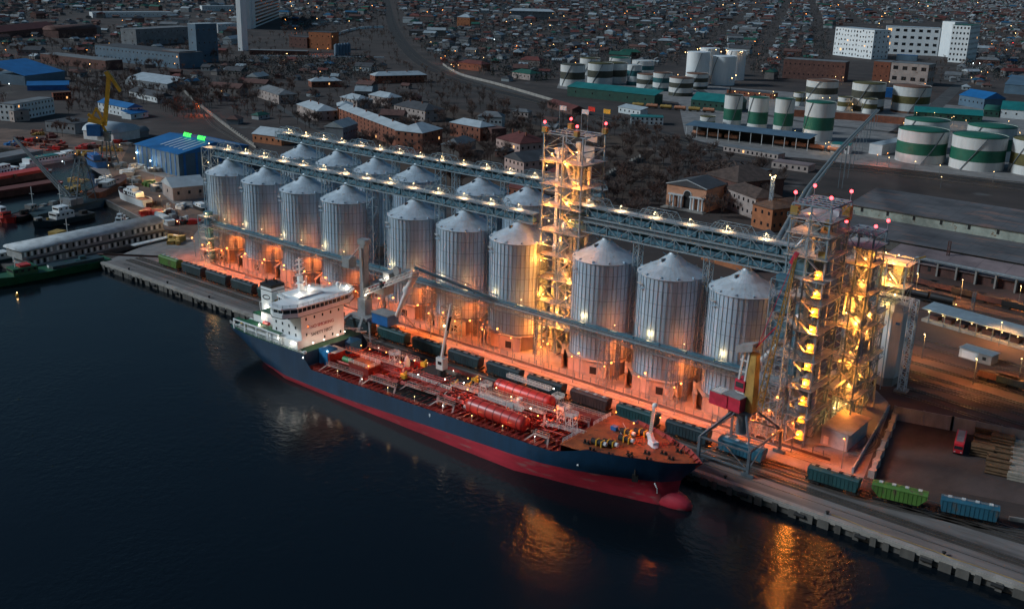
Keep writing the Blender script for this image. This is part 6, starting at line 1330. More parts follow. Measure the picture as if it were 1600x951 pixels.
boat('white motor yacht hauled out on the slipway', (231, 322), (188, 306), 7, 3.4, 'white', ((.25, .7, 4.6, 0, 2.2, 'white', 1), (.4, .6, 3.6, 2.2, 4, 'white', 1)), z=.5, mast=(.5, 8), deckm='wagbrown', name='motor_yacht', extra=deckclutter(3, 5, ('under', 'barrel')))
boat('small grey boat hull stored ashore near the quay end', (268, 352), (244, 340), 5, 2.2, 'offwhite', ((.3, .6, 3, 0, 1, 'offwhite', 0),), z=.2, deckm='offwhite')
boat('dark rubbish-strewn small boat ashore right of the pale hull', (292, 350), (270, 343), 4.5, 1.6, 'under', (), z=.2, deckm='wagbrown', extra=deckclutter(5, 5, ('offwhite', 'pipegrey')))
boat('small motorboat with white top ashore by the first silo', (322, 330), (303, 322), 4.5, 1.8, 'under', ((.2, .6, 3, 0, 1.5, 'white', 1),), z=.3, deckm='offwhite')
boat('long rusty red barge, nearer of the two', (-70, 318), (98, 291), 11, 3.2, 'brickdark', ((.03, .9, 8.5, 0, .8, 'rooftile', 0),), deckm='deckred', bowfrac=.06, name='barge', cat='barge', sheer=0)
boat('long rusty red barge lying behind, covered hatches', (-70, 300), (80, 273), 11, 3.6, 'brickdark', ((.05, .92, 9, 0, 1.4, 'tankred', 0),), deckm='pipegrey', bowfrac=.06, name='barge', cat='barge', sheer=0)
boat('white river passenger boat with two decks at far left', (-60, 290), (42, 268), 8, 2.2, 'white', ((.05, .82, 6.5, 0, 2.6, 'white', 1), (.1, .7, 5.6, 2.6, 5, 'offwhite', 1)), deckm='offwhite', name='passenger_boat', cat='passenger boat', bowfrac=.2)
boat('sleek white passenger boat with teal roof, bow to the right', (36, 262), (136, 244), 8, 2.2, 'white', ((.05, .62, 6.5, 0, 2.6, 'white', 1), (.1, .5, 6.6, 2.6, 2.9, 'roofteal', 0), (.62, .76, 4.6, 0, 3.4, 'white', 1)), deckm='white', name='passenger_boat', cat='passenger boat', bowfrac=.22)
boat('grey-roofed covered barge moored behind the passenger boats', (-40, 262), (60, 243), 16, 2, 'roofgrey', ((0.02, .95, 14, 0, 2.5, 'roofgrey', 0),), deckm='roofgrey', bowfrac=.03, name='barge', cat='barge', sheer=0)
boat('dark blue tug on the shore near the dock crane', (160, 262), (140, 252), 9, 3.4, 'blue', ((.3, .8, 5, 0, 3, 'blue', 1),), z=.2, mast=(.5, 6), deckm='under')
boat('rusty orange-red hulk on blocks beside the slipway', (146, 311), (196, 286), 9, 3.6, 'brick', ((.3, .55, 5, 0, 2.6, 'offwhite', 1),), z=.2, deckm='brickdark', mast=(.4, 7), extra=deckclutter(6, 6, ('offwhite', 'brick', 'under')))
boat('dark green vessel moored in front of the floating building', (168, 412), (-40, 452), 10, 3.0, 'deckgreen', ((.05, .45, 6, 0, 1.0, 'wagdark', 0), (.56, .74, 6.5, 0, 2.8, 'deckgreen', 1), (.6, .68, 4, 2.8, 3.6, 'tankred', 0)), deckm='deckgreen', mast=(.7, 7), name='cargo_boat', extra=deckclutter(7, 8, ('deckgreen', 'offwhite', 'wagteal')))
boat('green workboat with orange deckhouse behind the floating building', (118, 377), (62, 396), 8, 2.6, 'wagteal', ((.35, .6, 5, 0, 4.8, 'craneyel', 0), (.05, .25, 5, 0, 2.2, 'wagteal', 1)), deckm='wagdark', mast=(.2, 9))
boat('pale green boat at the left end of the floating building', (30, 405), (-30, 418), 8, 2.4, 'wagteal', ((.3, .7, 5, 0, 2.6, 'offwhite', 1),), deckm='wagteal')
t = thing('marker_float', 'floating orange and white lamps on the dark water at left', 'buoy', tuple(at(27, 462, WZ))); b = MB('yellow'); b.lathe([(.2, -.4), (.6, 0), (.5, .7), (.1, 1.1)], 10); b.build('float', t); bulb(t, (0, 0, 1.3), 'warm', .2, 60)
# floating two-storey building
A, B = at(40, 424, WZ), at(263, 374, WZ); L = (B-A).length; t = thing('floating_building', 'long two-storey floating building with grey barrel roof and many white windows', 'building', (A.x, A.y, WZ), atan2(B.y-A.y, B.x-A.x))
b = MB('concdark'); b.box(-3, L+1, -2, 15, -.8, 1.3); b.build('pontoon', t); b = MB(mat('pontoonwall', (.27, .275, .27), .8)); b.box(2, L, 0, 13, 1.3, 4.4); b.box(0, L-1, 1.5, 13, 4.4, 8.2); b.build('wall', t)
b = MB(mat('pontoonroof', (.36, .38, .39), .7, .1)); m = 8; vs = [(x, .6+6.7*(1-cos(pi*i/m)), 8.1+2.0*sin(pi*i/m)) for x in (-.8, L-.4) for i in range(m+1)]; b.add(vs, [(i, m+1+i, m+2+i, i+1) for i in range(m)]+[tuple(range(m+1)), tuple(range(m+1, 2*m+2))[::-1]], True); b.build('roof', t)
b = MB('concdark'); b.box(0, L, -.9, 1.5, 4.35, 4.5); b.build('balcony', t)
random.seed(31)
for k in range(46):
    x = 1.5+k*(L-3)/46
    for z, y in ((6.5, 1.45), (3.0, -.06)):
        if random.random() < .86: b = None; win_at(t, x, y, z, 0, .9, 1.9, 'white' if (k % 2 == 0) else 'windowdark')
# floating crane with lattice boom
A, B = at(60, 344, WZ), at(172, 321, WZ); dn = (B-A).normalized(); t = thing('floating_crane', 'dark floating crane barge with long lattice boom lowered to the left', 'floating crane', (A.x, A.y, WZ), atan2(dn.y, dn.x)); L = (B-A).length
b = MB('wagdark'); b.add([(0, 0, -.5), (L*.9, 0, -.5), (L*.9, 14, -.5), (0, 14, -.5), (0, 0, 2.6), (L, 3, 3.2), (L, 11, 3.2), (0, 14, 2.6)], [(3, 2, 1, 0), (4, 5, 6, 7), (0, 1, 5, 4), (1, 2, 6, 5), (2, 3, 7, 6), (3, 0, 4, 7)]); b.build('barge_hull', t)
b = MB('wallgrey'); b.box(L*.5, L*.68, 3, 11, 2.6, 6); b.build('deckhouse', t); b = MB('trussdark')
ctr = Vector((L*.72, 7, 3)); tip = at(22, 216, 30)-Vector((A.x, A.y, WZ)); ca, sa = dn.x, dn.y; tipl = Vector((tip.x*ca+tip.y*sa, -tip.x*sa+tip.y*ca, tip.z)); foot = Vector((L*.56, 7, 5))
n = 14
for s in (-1.6, 1.6):
    for dzz in (0, 2.6): b.beam(foot+Vector((0, s, dzz)), tipl+Vector((0, s*.3, dzz*.2)), .5)
for k in range(n):
    f0, f1 = k/n, (k+1)/n; g = lambda f, s, q: foot+(tipl-foot)*f+Vector((0, s*(1-.7*f), q*(1-.8*f)))
    b.beam(g(f0, -1.6, 0), g(f1, 1.6, 0), .22); b.beam(g(f0, -1.6, 0), g(f1, -1.6, 2.6), .22); b.beam(g(f0, 1.6, 2.6), g(f1, 1.6, 0), .22)
b.build('boom', t); b = MB('trussdark')
for x, y in ((-6, -4), (6, -4), (6, 4), (-6, 4)): b.beam(ctr+Vector((x, y, 0)), ctr+Vector((x*.3+2, y*.4, 22)), .45)
for z in (5, 10, 15, 20):
    f = 1-z/30
    for (x, y), (u, v_) in zip(((-6, -4), (6, -4), (6, 4), (-6, 4)), ((6, -4), (6, 4), (-6, 4), (-6, -4))): b.beam(ctr+Vector((x*f+1, y*f, z)), ctr+Vector((u*f+1, v_*f, z)), .25); b.beam(ctr+Vector((x*f+1, y*f, z)), ctr+Vector((u*(f+.15), v_*(f+.15), z-4.5)), .25)
b.beam(ctr+Vector((2, 0, 22)), tipl, .16); b.beam(ctr+Vector((2, 0, 22)), foot+(tipl-foot)*.6, .16); b.build('a_frame', t)
# yellow dock crane
p = at(172, 262); t = thing('dock_crane', 'tall yellow level-luffing dock crane with blue cabin', 'crane', (p.x, p.y, 0)); b = MB('trussdark')
for x in (-4, 4):
    for y in (-4, 4): b.beam((x, y, 0), (x*.5, y*.5, 16), .7)
b.beam((-4, -4, 8), (4, -4, 8), .5); b.beam((4, -4, 8), (4, 4, 8), .5); b.lathe([(2.2, 16), (2.2, 21), (3, 21.5)], 12); b.build('portal', t)
k_ = m_per_px(p); ex = Vector((RT.x, RT.y, 0)).normalized()
def P_(dx, dy): return ex*dx*k_+Vector((0, 0, dy*k_/cos(PIT)))
b = MB('blue'); c = P_(-18, 52); b.cbox(c.x, c.y, c.z-2, 8, 5, 6.5, atan2(ex.y, ex.x)); b.use('offwhite'); c = P_(-8, 44); b.cbox(c.x, c.y, c.z-1, 4, 4, 2, atan2(ex.y, ex.x)); b.build('cabin', t)
b = MB('yellow'); b.beam(P_(-2, 62), P_(12, 136), 1.6, 2.2); b.beam(P_(12, 136), P_(27, 112), 1.4, 1.8); b.beam(P_(8, 140), P_(14, 128), 2.4); b.beam(P_(-26, 78), P_(0, 64), 1.6); b.beam(P_(-12, 86), P_(-2, 66), 1.2); b.beam(P_(-26, 70), P_(-4, 66), 3, 2.2); b.beam(P_(-22, 72), P_(-12, 88), 1.0); b.beam(P_(-6, 64), P_(2, 46), 1.2); b.build('jib', t)
# clutter around the boatyard
random.seed(77); cl = [((120, 286, 'craneyel'), 'orange scrap heap by the barges'), ((112, 298, 'craneyel'), 'yellow bulldozer-like wreck at the waterside'), ((130, 242, 'craneyel'), 'orange machine under the dock crane'), ((166, 283, 'offwhite'), 'white container on the boatyard'), ((186, 262, 'pipegrey'), 'grey flat trailer on the boatyard road'), ((200, 272, 'offwhite'), 'white van body on the boatyard road'), ((205, 283, 'pipegrey'), 'grey lorry on the boatyard road'), ((235, 290, 'waggreen'), 'yellow-green skip next to the pale hangar'), ((246, 296, 'pipegrey'), 'stacked grey frames beside the pale hangar'), ((80, 215, 'rooftile'), 'dark red steel tank lying by the quay'), ((60, 208, 'brick'), 'rusty container pile near the grey hall'), ((232, 338, 'tankred'), 'red tarpaulin heap on the slipway edge'), ((272, 378, 'craneyel'), 'yellow fenders beside the gangway'), ((40, 228, 'brick'), 'rust-red steel stock on the far quay'), ((20, 226, 'roofblue'), 'blue covered stack on the far quay'), ((95, 232, 'brick'), 'rust-brown scrap heap on the far quay'), ((60, 222, 'wagbrown'), 'dark brown scrap heap on the far quay'), ((240, 268, 'pipegrey'), 'pale plate stack in front of the blue warehouse'), ((212, 264, 'offwhite'), 'white tent-like cover by the blue warehouse')]
for (px, py, mt), lb in cl:
    p = at(px, py); t = thing('yard_clutter', lb, 'yard clutter', (p.x, p.y, 0), random.uniform(0, 3)); b = MB(mt)
    for k in range(9): x, y = random.uniform(-5, 5), random.uniform(-3, 3); s = random.uniform(.8, 3.4); b.cbox(x, y, 0, s*1.8, s, random.uniform(.8, 3), random.uniform(0, 3))
    b.build('heap', t)
t = thing('gangway', 'long pale gangway laid from quay to floating building', 'gangway', tuple(at(208, 386, 0))); q = at(276, 370)-at(208, 386); b = MB('offwhite'); b.beam((0, 0, .8), (q.x, q.y, .8), 3, .5); b.build('deck', t)
t = thing('finger_jetty', 'rusty plank jetty at the left end of the quay', 'jetty', tuple(at(180, 402, 0))); b = MB('brickdark')
for k in range(7): b.cbox(-4+k*2.2, 1+k*1.6, .1, 13, 1.5, .3, .6)
b.build('planks', t)
# ================================================================== far ground: terminal paving, railways, roads
def sheet(name, mt, pxs, z, kind='structure'):
    b = MB(mt); P = [at(*p) for p in pxs]; b.add([(p.x, p.y, z) for p in P], [tuple(range(len(P)))[::-1]]); return b.build(name, kind=kind)
sheet('terminal_yard', 'paving', [(870, 138), (1060, 160), (1075, 232), (1265, 248), (1330, 256), (1600, 290), (1660, 290), (1660, 180), (1440, 160), (1130, 136), (1060, 118), (880, 112)], .012)
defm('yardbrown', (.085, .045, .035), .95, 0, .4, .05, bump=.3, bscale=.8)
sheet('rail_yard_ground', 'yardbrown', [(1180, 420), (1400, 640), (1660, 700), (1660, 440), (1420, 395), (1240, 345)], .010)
defm('lawn', (.060, .035, .022), .95, 0, .5, .03, bump=.3, bscale=.8)
defm('yardlit', (.15, .088, .062), .95, 0, .5, .06, bump=.3, bscale=.8, rust=((.07, .055, .05), .58))  # brown yard ground with the orange lamp glow put into its colour
sheet('boatyard_ground', 'yardlit', [(182, 286), (160, 308), (226, 342), (262, 366), (300, 372), (330, 330), (270, 318), (250, 300), (262, 280), (205, 262), (190, 250), (205, 222), (60, 205), (0, 200), (-60, 205), (-40, 226), (64, 234), (136, 244), (168, 262)], .016)
sheet('waste_ground', 'lawn', [(620, 150), (860, 200), (1000, 215), (1040, 262), (990, 330), (700, 290), (560, 240)], .008)
def curve(pts, n=8):
    P = [Vector((*tuple(at(*p))[:2], 0)) for p in pts]; out = []
    for i in range(len(P)-1):
        a, b_, c, d = P[max(0, i-1)], P[i], P[i+1], P[min(len(P)-1, i+2)]
        for k in range(n): t = k/n; out.append(tuple(.5*((2*b_)+(c-a)*t+(2*a-5*b_+4*c-d)*t*t+(3*b_-a-3*c+d)*t**3))[:2])
    out.append(tuple(P[-1])[:2]); return out
b = MB('railbeddark'); b.strip(curve([(604, 0), (614, 40), (644, 85), (704, 120), (812, 152), (966, 190), (1155, 240), (1384, 266), (1646, 296)]), 18, .018); b.build('railway_bed', kind='structure')
for off in (0, 1, 2):
    track(curve([(598+off*10, 0), (606+off*10, 40), (632+off*12, 85), (690+off*16, 120), (800+off*16, 152-off*2), (960, 188+off*4), (1150, 238+off*4), (1380, 262+off*5), (1640, 290+off*7)]), z=.03+.01*off, ballast=False)
track(curve([(330, 120), (322, 150), (318, 172), (330, 195), (372, 222), (430, 262)]), z=.04); track(curve([(340, 120), (332, 150), (328, 172), (342, 195), (384, 222), (440, 262)]), z=.05)
b = MB('asphalt'); b.strip(curve([(1400, 210), (1452, 175), (1500, 132), (1545, 96), (1600, 52), (1680, 0)]), 14, .03); b.strip(curve([(690, 104), (760, 132), (870, 158), (900, 170)]), 8, .025); b.strip(curve([(1060, 118), (1130, 160), (1250, 190), (1430, 210)]), 8, .03)
b.strip(curve([(620, 262), (520, 214), (440, 170), (400, 140), (380, 110)]), 6, .03); b.build('road', kind='structure')
def wall2(label, pts, h, mt, th=.4, crenel=False):
    P = curve(pts, 5); o = P[0]; t = thing('boundary_wall', label, 'wall', (o[0], o[1], 0)); b = MB(mt)
    for p, q in zip(P[:-1], P[1:]): b.beam((p[0]-o[0], p[1]-o[1], h/2), (q[0]-o[0], q[1]-o[1], h/2), th, h)
    b.build('wall_body', t)
    if crenel:
        b = MB(mt)
        for p, q in zip(P[:-1], P[1:]):
            n = max(1, int(hypot(p[0]-q[0], p[1]-q[1])/5))
            for k in range(n): f = k/n; x, y = p[0]+(q[0]-p[0])*f-o[0], p[1]+(q[1]-p[1])*f-o[1]; b.box(x-.8, x+.8, y-.4, y+.4, 0, h+1.4)
        b.build('posts', t)
wall2('pale concrete wall following the railway curve in front of the red lit house', [(692, 102), (720, 118), (780, 134), (868, 160)], 2.6, 'concrete', .4)
wall2('white toothed concrete fence behind the big blue warehouse', [(286, 142), (305, 160), (340, 188), (372, 212), (400, 232)], 1.3, 'concrete', .3, True)
wall2('long thin white pipeline wall in the factory quarter', [(400, 88), (480, 89), (600, 91)], 1.6, 'white', 1.2)
wall2('white overhead pipe leading right from the orange-lit building', [(518, 58), (560, 46), (600, 44)], 4, 'white', 1.2)
wall2('toothed dark garden fence right of the centre tower', [(930, 292), (965, 268), (1005, 248)], 2.2, 'concrete', .3, True)
wall2('rust-brown wall behind the tall green tanks', [(1236, 182), (1330, 188), (1420, 196), (1480, 206)], 6, 'brick', .6)
wall2('rail yard boundary wall below the soil yard', [(1576, 812), (1600, 816), (1640, 824)], 1.0, 'concrete', .5)
# ================================================================== bare trees
def tree_mesh(seed, H, lv=3, w0=.22, mt='twig'):
    r = random.Random(seed); tb = MB('bark'); cb = MB(mt)
    def prism3(b, p, q, w_): b.rod(p, q, max(w_, .065), 3, max(w_*.55, .05), caps=False)
    top = Vector((r.uniform(-.4, .4), r.uniform(-.4, .4), H*.42)); tb.rod((0, 0, -.2), top, w0*.7, 5, w0*.45, caps=False)
    def grow(p, d, l, w_, k):
        q = p+d*l; prism3(cb, p, q, w_)
        if k == 0: return
        for i in range(6):
            nd = (d+Vector((r.uniform(-1, 1), r.uniform(-1, 1), r.uniform(-.35, .75)))*.85).normalized(); grow(p+(q-p)*r.uniform(.45, 1), nd, l*r.uniform(.5, .8), w_*.55, k-1)
    for i in range(8):
        a = 2*pi*i/8+r.uniform(-.4, .4); d = Vector((cos(a)*r.uniform(.35, .9), sin(a)*r.uniform(.35, .9), 1)).normalized(); grow(top*r.uniform(.55, 1), d, H*r.uniform(.22, .34), w0*.45, lv-1)
    return tb, cb
tv = []
for k in range(8):
    H = (9, 12, 14, 10, 8, 13, 16, 11)[k]; tb, cb = tree_mesh(k+5, H, 3, .24, 'twigred' if k % 3 == 0 else 'twig')
    t = thing('bare_tree', 't', 'tree'); tb.build('trunk', t); cb.build('crown', t); tv.append((t, H, cb)); 
ev = []
for k in range(2):
    r = random.Random(k+70); b = MB('ever'); H = 9+k*2
    for i in range(420): z = r.random()**.8*H*.86+H*.1; R = (H-z)*.30*(.5+.5*r.random()); a = r.uniform(0, 2*pi); x, y = R*cos(a), R*sin(a); s = .45; b.add([(x+r.uniform(-s, s), y+r.uniform(-s, s), z+r.uniform(-s, s)) for _ in range(3)], [(0, 1, 2)])
    t = thing('conifer', 't', 'tree'); tb = MB('bark'); tb.rod((0, 0, 0), (0, 0, H*.8), .18, 5, .05); tb.build('trunk', t); b.build('crown', t); ev.append((t, H))
bpy.context.view_layer.update()
# ---------- footprints already taken
occ = []
for o in list(COL.objects):
    if o.parent is None and o.type == 'EMPTY' and o.name.split('.')[0] in ('building', 'house', 'storage_tank', 'warehouse', 'mansion', 'shed', 'loading_shed', 'steel_bin', 'tank_wagon', 'grain_silo'):
        for c in o.children:
            if c.type == 'MESH' and c.name.split('.')[0] in ('wall', 'shell_band', 'roof', 'tank', 'shell'):
                bb = [c.matrix_basis @ Vector(v) for v in c.bound_box]; R_ = Matrix.Rotation(o.rotation_euler.z, 3, 'Z')
                x0, x1 = min(v.x for v in bb), max(v.x for v in bb); y0, y1 = min(v.y for v in bb), max(v.y for v in bb); nn = max(1, int((x1-x0)/14)); mm = max(1, int((y1-y0)/14))
                for i in range(nn):
                    for j in range(mm):
                        q = R_ @ Vector((x0+(x1-x0)*(i+.5)/nn, y0+(y1-y0)*(j+.5)/mm, 0)); occ.append((o.location.x+q.x, o.location.y+q.y, max((x1-x0)/nn, (y1-y0)/mm)*.62))
                break
grid = {}
def gadd(x, y, r): grid.setdefault((int(x//40), int(y//40)), []).append((x, y, r))
for q in occ: gadd(*q)
def free(x, y, r):
    i, j = int(x//40), int(y//40)
    return all(hypot(x-a, y-b_) > r+c for di in (-1, 0, 1) for dj in (-1, 0, 1) for a, b_, c in grid.get((i+di, j+dj), ()))
def inpoly(x, y, P):
    c = False
    for i in range(len(P)):
        (x0, y0), (x1, y1) = P[i], P[i-1]
        if (y0 > y) != (y1 > y) and x < (x1-x0)*(y-y0)/(y1-y0)+x0: c = not c
    return c
TOWN = [(616, -40), (626, 20), (652, 70), (694, 100), (780, 126), (868, 138), (872, 104), (1060, 104), (1075, 86), (1165, 92), (1175, 120), (1215, 126), (1222, 98), (1296, 92), (1296, 40), (1520, 34), (1515, 80), (1490, 120), (1480, 140), (1540, 150), (1700, 150), (1700, -40)]
LEFTT = [(-60, -40), (596, -40), (600, 34), (520, 40), (440, 52), (440, -5), (360, 12), (270, 16), (140, 18), (0, 44), (-60, 50)]
LEFT2 = [(395, 92), (590, 94), (590, 126), (486, 130), (400, 128), (398, 150), (420, 225), (392, 222), (350, 190), (336, 150), (346, 110), (380, 92)]
LEFT3 = [(-20, 150), (-20, 40), (370, 10), (375, 130), (300, 142), (110, 120)]
BARE = [(620, 132), (700, 150), (860, 176), (960, 198), (1000, 206), (1060, 228), (1120, 250), (1240, 292), (1170, 350), (1120, 345), (1035, 330), (1020, 370), (880, 330), (860, 230), (700, 300), (640, 250), (560, 232), (500, 205), (400, 190), (395, 95), (600, 95)]
LEFTB = [(110, 118), (300, 116), (345, 135), (350, 100), (378, 90), (400, 110), (400, 190), (330, 165), (290, 190), (235, 165), (160, 170), (105, 190)]
RAILB = [tuple(at(*p))[:2] for p in ((598, -20), (606, 40), (634, 90), (698, 126), (800, 158), (800, 145), (706, 113), (652, 80), (622, 38), (612, -20))]
LM = [(724, 35, 'the orange corner house'), (830, 26, 'the old school'), (735, 104, 'the red lit house'), (815, 115, 'the green-roofed house'), (894, 118, 'the leftmost striped tank'), (1118, 100, 'the tall white tanks'), (1330, 62, 'the dotted white block'), (1475, 62, 'the white stair tower'), (1270, 108, 'the brick ruin'), (1540, 98, 'the right-hand road'), (1000, 50, 'the far terminal tanks'), (1240, 50, 'the hospital forecourt'), (384, 40, 'the white slab tower'), (500, 64, 'the orange-lit building'), (626, 120, 'the pale-roofed brick house'), (810, 225, 'the dark red villa'), (570, 215, 'the long apartment block'), (1070, 300, 'the columned mansion'), (1180, 300, 'the ochre mansion wing'), (900, 240, 'the centre tower'), (725, 200, 'the patched-roof house'), (245, 60, 'the long factory'), (228, 150, 'the long white house'), (430, 145, 'the grey hip-roofed house'), (490, 170, 'the frosty-roofed house'), (1000, 190, 'the teal office'), (60, 150, 'the big blue hall'), (940, 30, 'the upper middle town'), (1100, 30, 'the upper right town'), (1400, 15, 'the hospital hill'), (1580, 120, 'the blue hangars')]
def where(px, py):
    d = sorted((hypot(px-a, (py-b_)*1.6), a, b_, n) for a, b_, n in LM)[0]; dx, dy = px-d[1], py-d[2]
    return ('%s of' % ('right' if dx > 0 else 'left') if abs(dx) > abs(dy)*1.2 else ('below' if dy > 0 else 'above'))+' '+d[3]
def finish_labels(items):
    g = {}
    for o, base, px, py in items: g.setdefault(base, []).append((px, o))
    for base, L_ in g.items():
        L_.sort(key=lambda q: q[0])
        for i, (px, o) in enumerate(L_): o['label'] = base if len(L_) == 1 else '%s, %s from left' % (base, ordinal(i))
# ---------- the town
trn = random.Random(2024); H_ = []
defm('townpale', (.30, .34, .36), .7, .1, .3, .2); defm('townwhite', (.30, .33, .34), .8, 0, .2, .2); defm('townblue', (.015, .09, .17), .6, 0, .3, .2)
RC = [('townpale', 'pale grey')]*4+[('roofgrey', 'grey')]*5+[('roofdark', 'dark slate')]*6+[('rooftile', 'dark red')]*3+[('brickdark', 'brown')]*6+[('roofteal' if False else 'townblue', 'blue'), ('roofgreen', 'dark green'), ('roofgreen', 'dark green'), ('townwhite', 'white')]
defm('townwall', (.16, .14, .13), .9, 0, .3, .2)
WC = [('townwall', 'plaster'), ('townwhite', 'white'), ('brickdark', 'brick'), ('wallgrey', 'grey'), ('townwall', 'plaster')]
gx0, gy0 = -3200, 300; ang = radians(24); ca_, sa_ = cos(ang), sin(ang)
u = 0
for iu in range(-60, 190):
    for iv in range(-25, 260):
        if iu % 4 == 0: continue       # streets
        U, V_ = iu*25+trn.uniform(-7, 7), iv*30+trn.uniform(-8, 8); x = gx0+U*ca_-V_*sa_+1500; y = gy0+U*sa_+V_*ca_
        px, py, dz = proj((x, y, 0))
        if dz < 520 or px < -40 or px > 1640 or py < -30 or py > 300: continue
        inT = inpoly(px, py, TOWN); inL = inpoly(px, py, LEFTT) or inpoly(px, py, LEFT2); in3 = inpoly(px, py, LEFT3)
        if not (inT or (inL and trn.random() < .7) or (in3 and trn.random() < .5) or (inpoly(px, py, BARE) and trn.random() < .30)): continue
        if trn.random() < .16 or not free(x, y, 11): continue
        big = trn.random() < .13; L = trn.uniform(15, 34) if big else trn.uniform(8, 13); W_ = trn.uniform(10, 15) if big else trn.uniform(7, 10); h = trn.uniform(5, 10) if big else trn.uniform(3, 4.8)
        a = ang+trn.choice((0, pi/2))+trn.uniform(-.3, .3); H_.append((dz, x, y, a, L, W_, h, trn.choice(RC), trn.choice(WC), trn.choice(('gx', 'gx', 'hip')), px, py, big)); gadd(x, y, 7 if not big else 14)
H_.sort(key=lambda q: q[0]); items = []
for q in H_[:290]:
    dz, x, y, a, L, W_, h, rc, wc, rk, px, py, big = q
    t = thing('house', '', 'house', (x, y, 0), a, 'houses of the town'); b = MB(wc[0]); b.box(-L/2, L/2, -W_/2, W_/2, 0, h)
    rh = W_*.27
    if rk == 'gx': b.add([(-L/2, -W_/2, h), (-L/2, W_/2, h), (-L/2, 0, h+rh), (L/2, -W_/2, h), (L/2, W_/2, h), (L/2, 0, h+rh)], [(0, 2, 1), (3, 4, 5)])
    b.build('wall', t); b = MB(rc[0]); b.T = Matrix.Translation((-L/2, -W_/2, 0)); roof_on(b, rk, L, W_, h, rh*1.05); ro = b.build('roof', t)
    if trn.random() < .6: b = MB('brick'); b.box(L*.2, L*.2+.7, -.4, .4, h+rh*.5, h+rh+1); b.build('chimney', ro)
    for k in range(2 if not big else 6):
        for s in (-1, 1): win_at(t, -L/2+L*(k+.5)/(2 if not big else 6), s*(W_/2+.03), h*.55, 0 if s < 0 else pi, 1.2, 1.4, 'win' if trn.random() < .05 else 'windowdark')
    items.append((t, '%s%s house, %s %s roof, %s' % ('large ' if big else 'small ', wc[1], rc[1], 'hip' if rk == 'hip' else 'gable', where(px, py)), px, py))
finish_labels(items)
b = MB()
for q in H_[290:]:
    dz, x, y, a, L, W_, h, rc, wc, rk, px, py, big = q
    b.T = Matrix.Translation((x, y, 0)) @ Matrix.Rotation(a, 4, 'Z') @ Matrix.Translation((-L/2, -W_/2, 0)); b.use(wc[0]); b.box(0, L, 0, W_, 0, h)
    b.use(rc[0]); roof_on(b, rk if rk == 'gx' else 'hip', L, W_, h, W_*.27, .4)
b.build('far_houses', None, 'mass of small far houses covering the town up to the horizon', 'houses', kind='stuff')
# ---------- trees
T_ = []
def scatter(P, n, smin, smax, seed, dens=1.0):
    r = random.Random(seed); xs = [p[0] for p in P]; ys = [p[1] for p in P]; c = 0
    for _ in range(n*6):
        if c >= n: break
        px, py = r.uniform(min(xs), max(xs)), r.uniform(min(ys), max(ys))
        if not inpoly(px, py, P): continue
        p = at(px, py)
        if not free(p.x, p.y, 3): continue
        if inpoly(p.x, p.y, RAILB): continue
        T_.append((p.x, p.y, r.uniform(smin, smax), r.randrange(8), px, py)); c += 1
scatter([(606, 30), (640, 90), (700, 128), (790, 160), (780, 172), (670, 140), (610, 100), (596, 50)], 110, .7, 1.1, 11); scatter([(622, 0), (630, 40), (664, 84), (716, 108), (712, 116), (650, 90), (622, 40), (614, 0)], 60, .7, 1.1, 12); scatter(BARE, 640, .75, 1.25, 1); scatter(LEFTB, 420, .7, 1.2, 2); scatter([(0, 60), (160, 45), (380, 20), (380, 80), (340, 110), (120, 118), (0, 100)], 420, .8, 1.3, 8); scatter([(440, 10), (600, 20), (600, 60), (440, 60)], 260, .8, 1.3, 9); scatter([(1210, 60), (1300, 50), (1300, 96), (1212, 130)], 40, .7, 1.1, 3); scatter([(380, 60), (470, 50), (600, 40), (600, 92), (390, 92)], 90, .7, 1.1, 4); scatter([(0, 100), (30, 125), (0, 180)], 12, .6, .9, 5); scatter([(1440, 100), (1500, 90), (1480, 130), (1450, 140)], 22, .8, 1.1, 6)
for px, py in ((90, 212), (98, 214), (116, 206), (600, 168), (603, 170), (608, 172), (560, 152), (566, 152), (571, 154)): p = at(px, py); T_.append((p.x, p.y, .9, 6, px, py))
T_.sort(key=lambda q: proj((q[0], q[1], 0))[2]/((9, 12, 14, 10, 8, 13, 16, 11)[q[3]]*q[2])); items = []; used = set()
for x, y, s, k, px, py in T_[:295]:
    t, H, cb = tv[k]
    if k in used: t = dup(t)
    used.add(k); t.location = (x, y, 0); t.rotation_euler = (0, 0, trn.uniform(0, 6.28)); t.scale = (s, s, s*trn.uniform(.85, 1.1)); t['group'] = 'bare winter trees'
    items.append((t, '%s bare %s tree %s' % ('tall' if H*s > 12 else 'small' if H*s < 8.5 else 'middling', 'reddish-brown' if k % 3 == 0 else 'grey-brown', where(px, py)), px, py))
for i, (px, py) in enumerate(((846, 128), (838, 129), (853, 127), (925, 268), (1140, 150), (770, 120), (1085, 250))):
    t = ev[i % 2][0] if i < 2 else dup(ev[i % 2][0]); p = at(px, py); t.location = (p.x, p.y, 0); t['group'] = 'dark conifers'; items.append((t, 'dark conifer %s' % where(px, py), px, py))
finish_labels(items)
lo = []
for k in range(4): tb, cb = tree_mesh(k+40, 10, 2, .3, 'twig'); lo.append((tb, cb))
def plant(b, m, x, y, s, a):
    tb, cb = m; ca, sa = cos(a)*s, sin(a)*s
    for mm, key in ((tb, 'bark'), (cb, 'twig')):
        b.use(key); b.add([(x+vx*ca-vy*sa, y+vx*sa+vy*ca, vz*s) for vx, vy, vz in mm.v], mm.f)
b = MB()
for x, y, s, k, px, py in T_[295:]: plant(b, lo[k % 4], x, y, s*(.8+.05*k), trn.uniform(0, 6))
b.build('woodland', None, 'brown thickets of bare trees between the houses and railways', 'trees', kind='stuff')
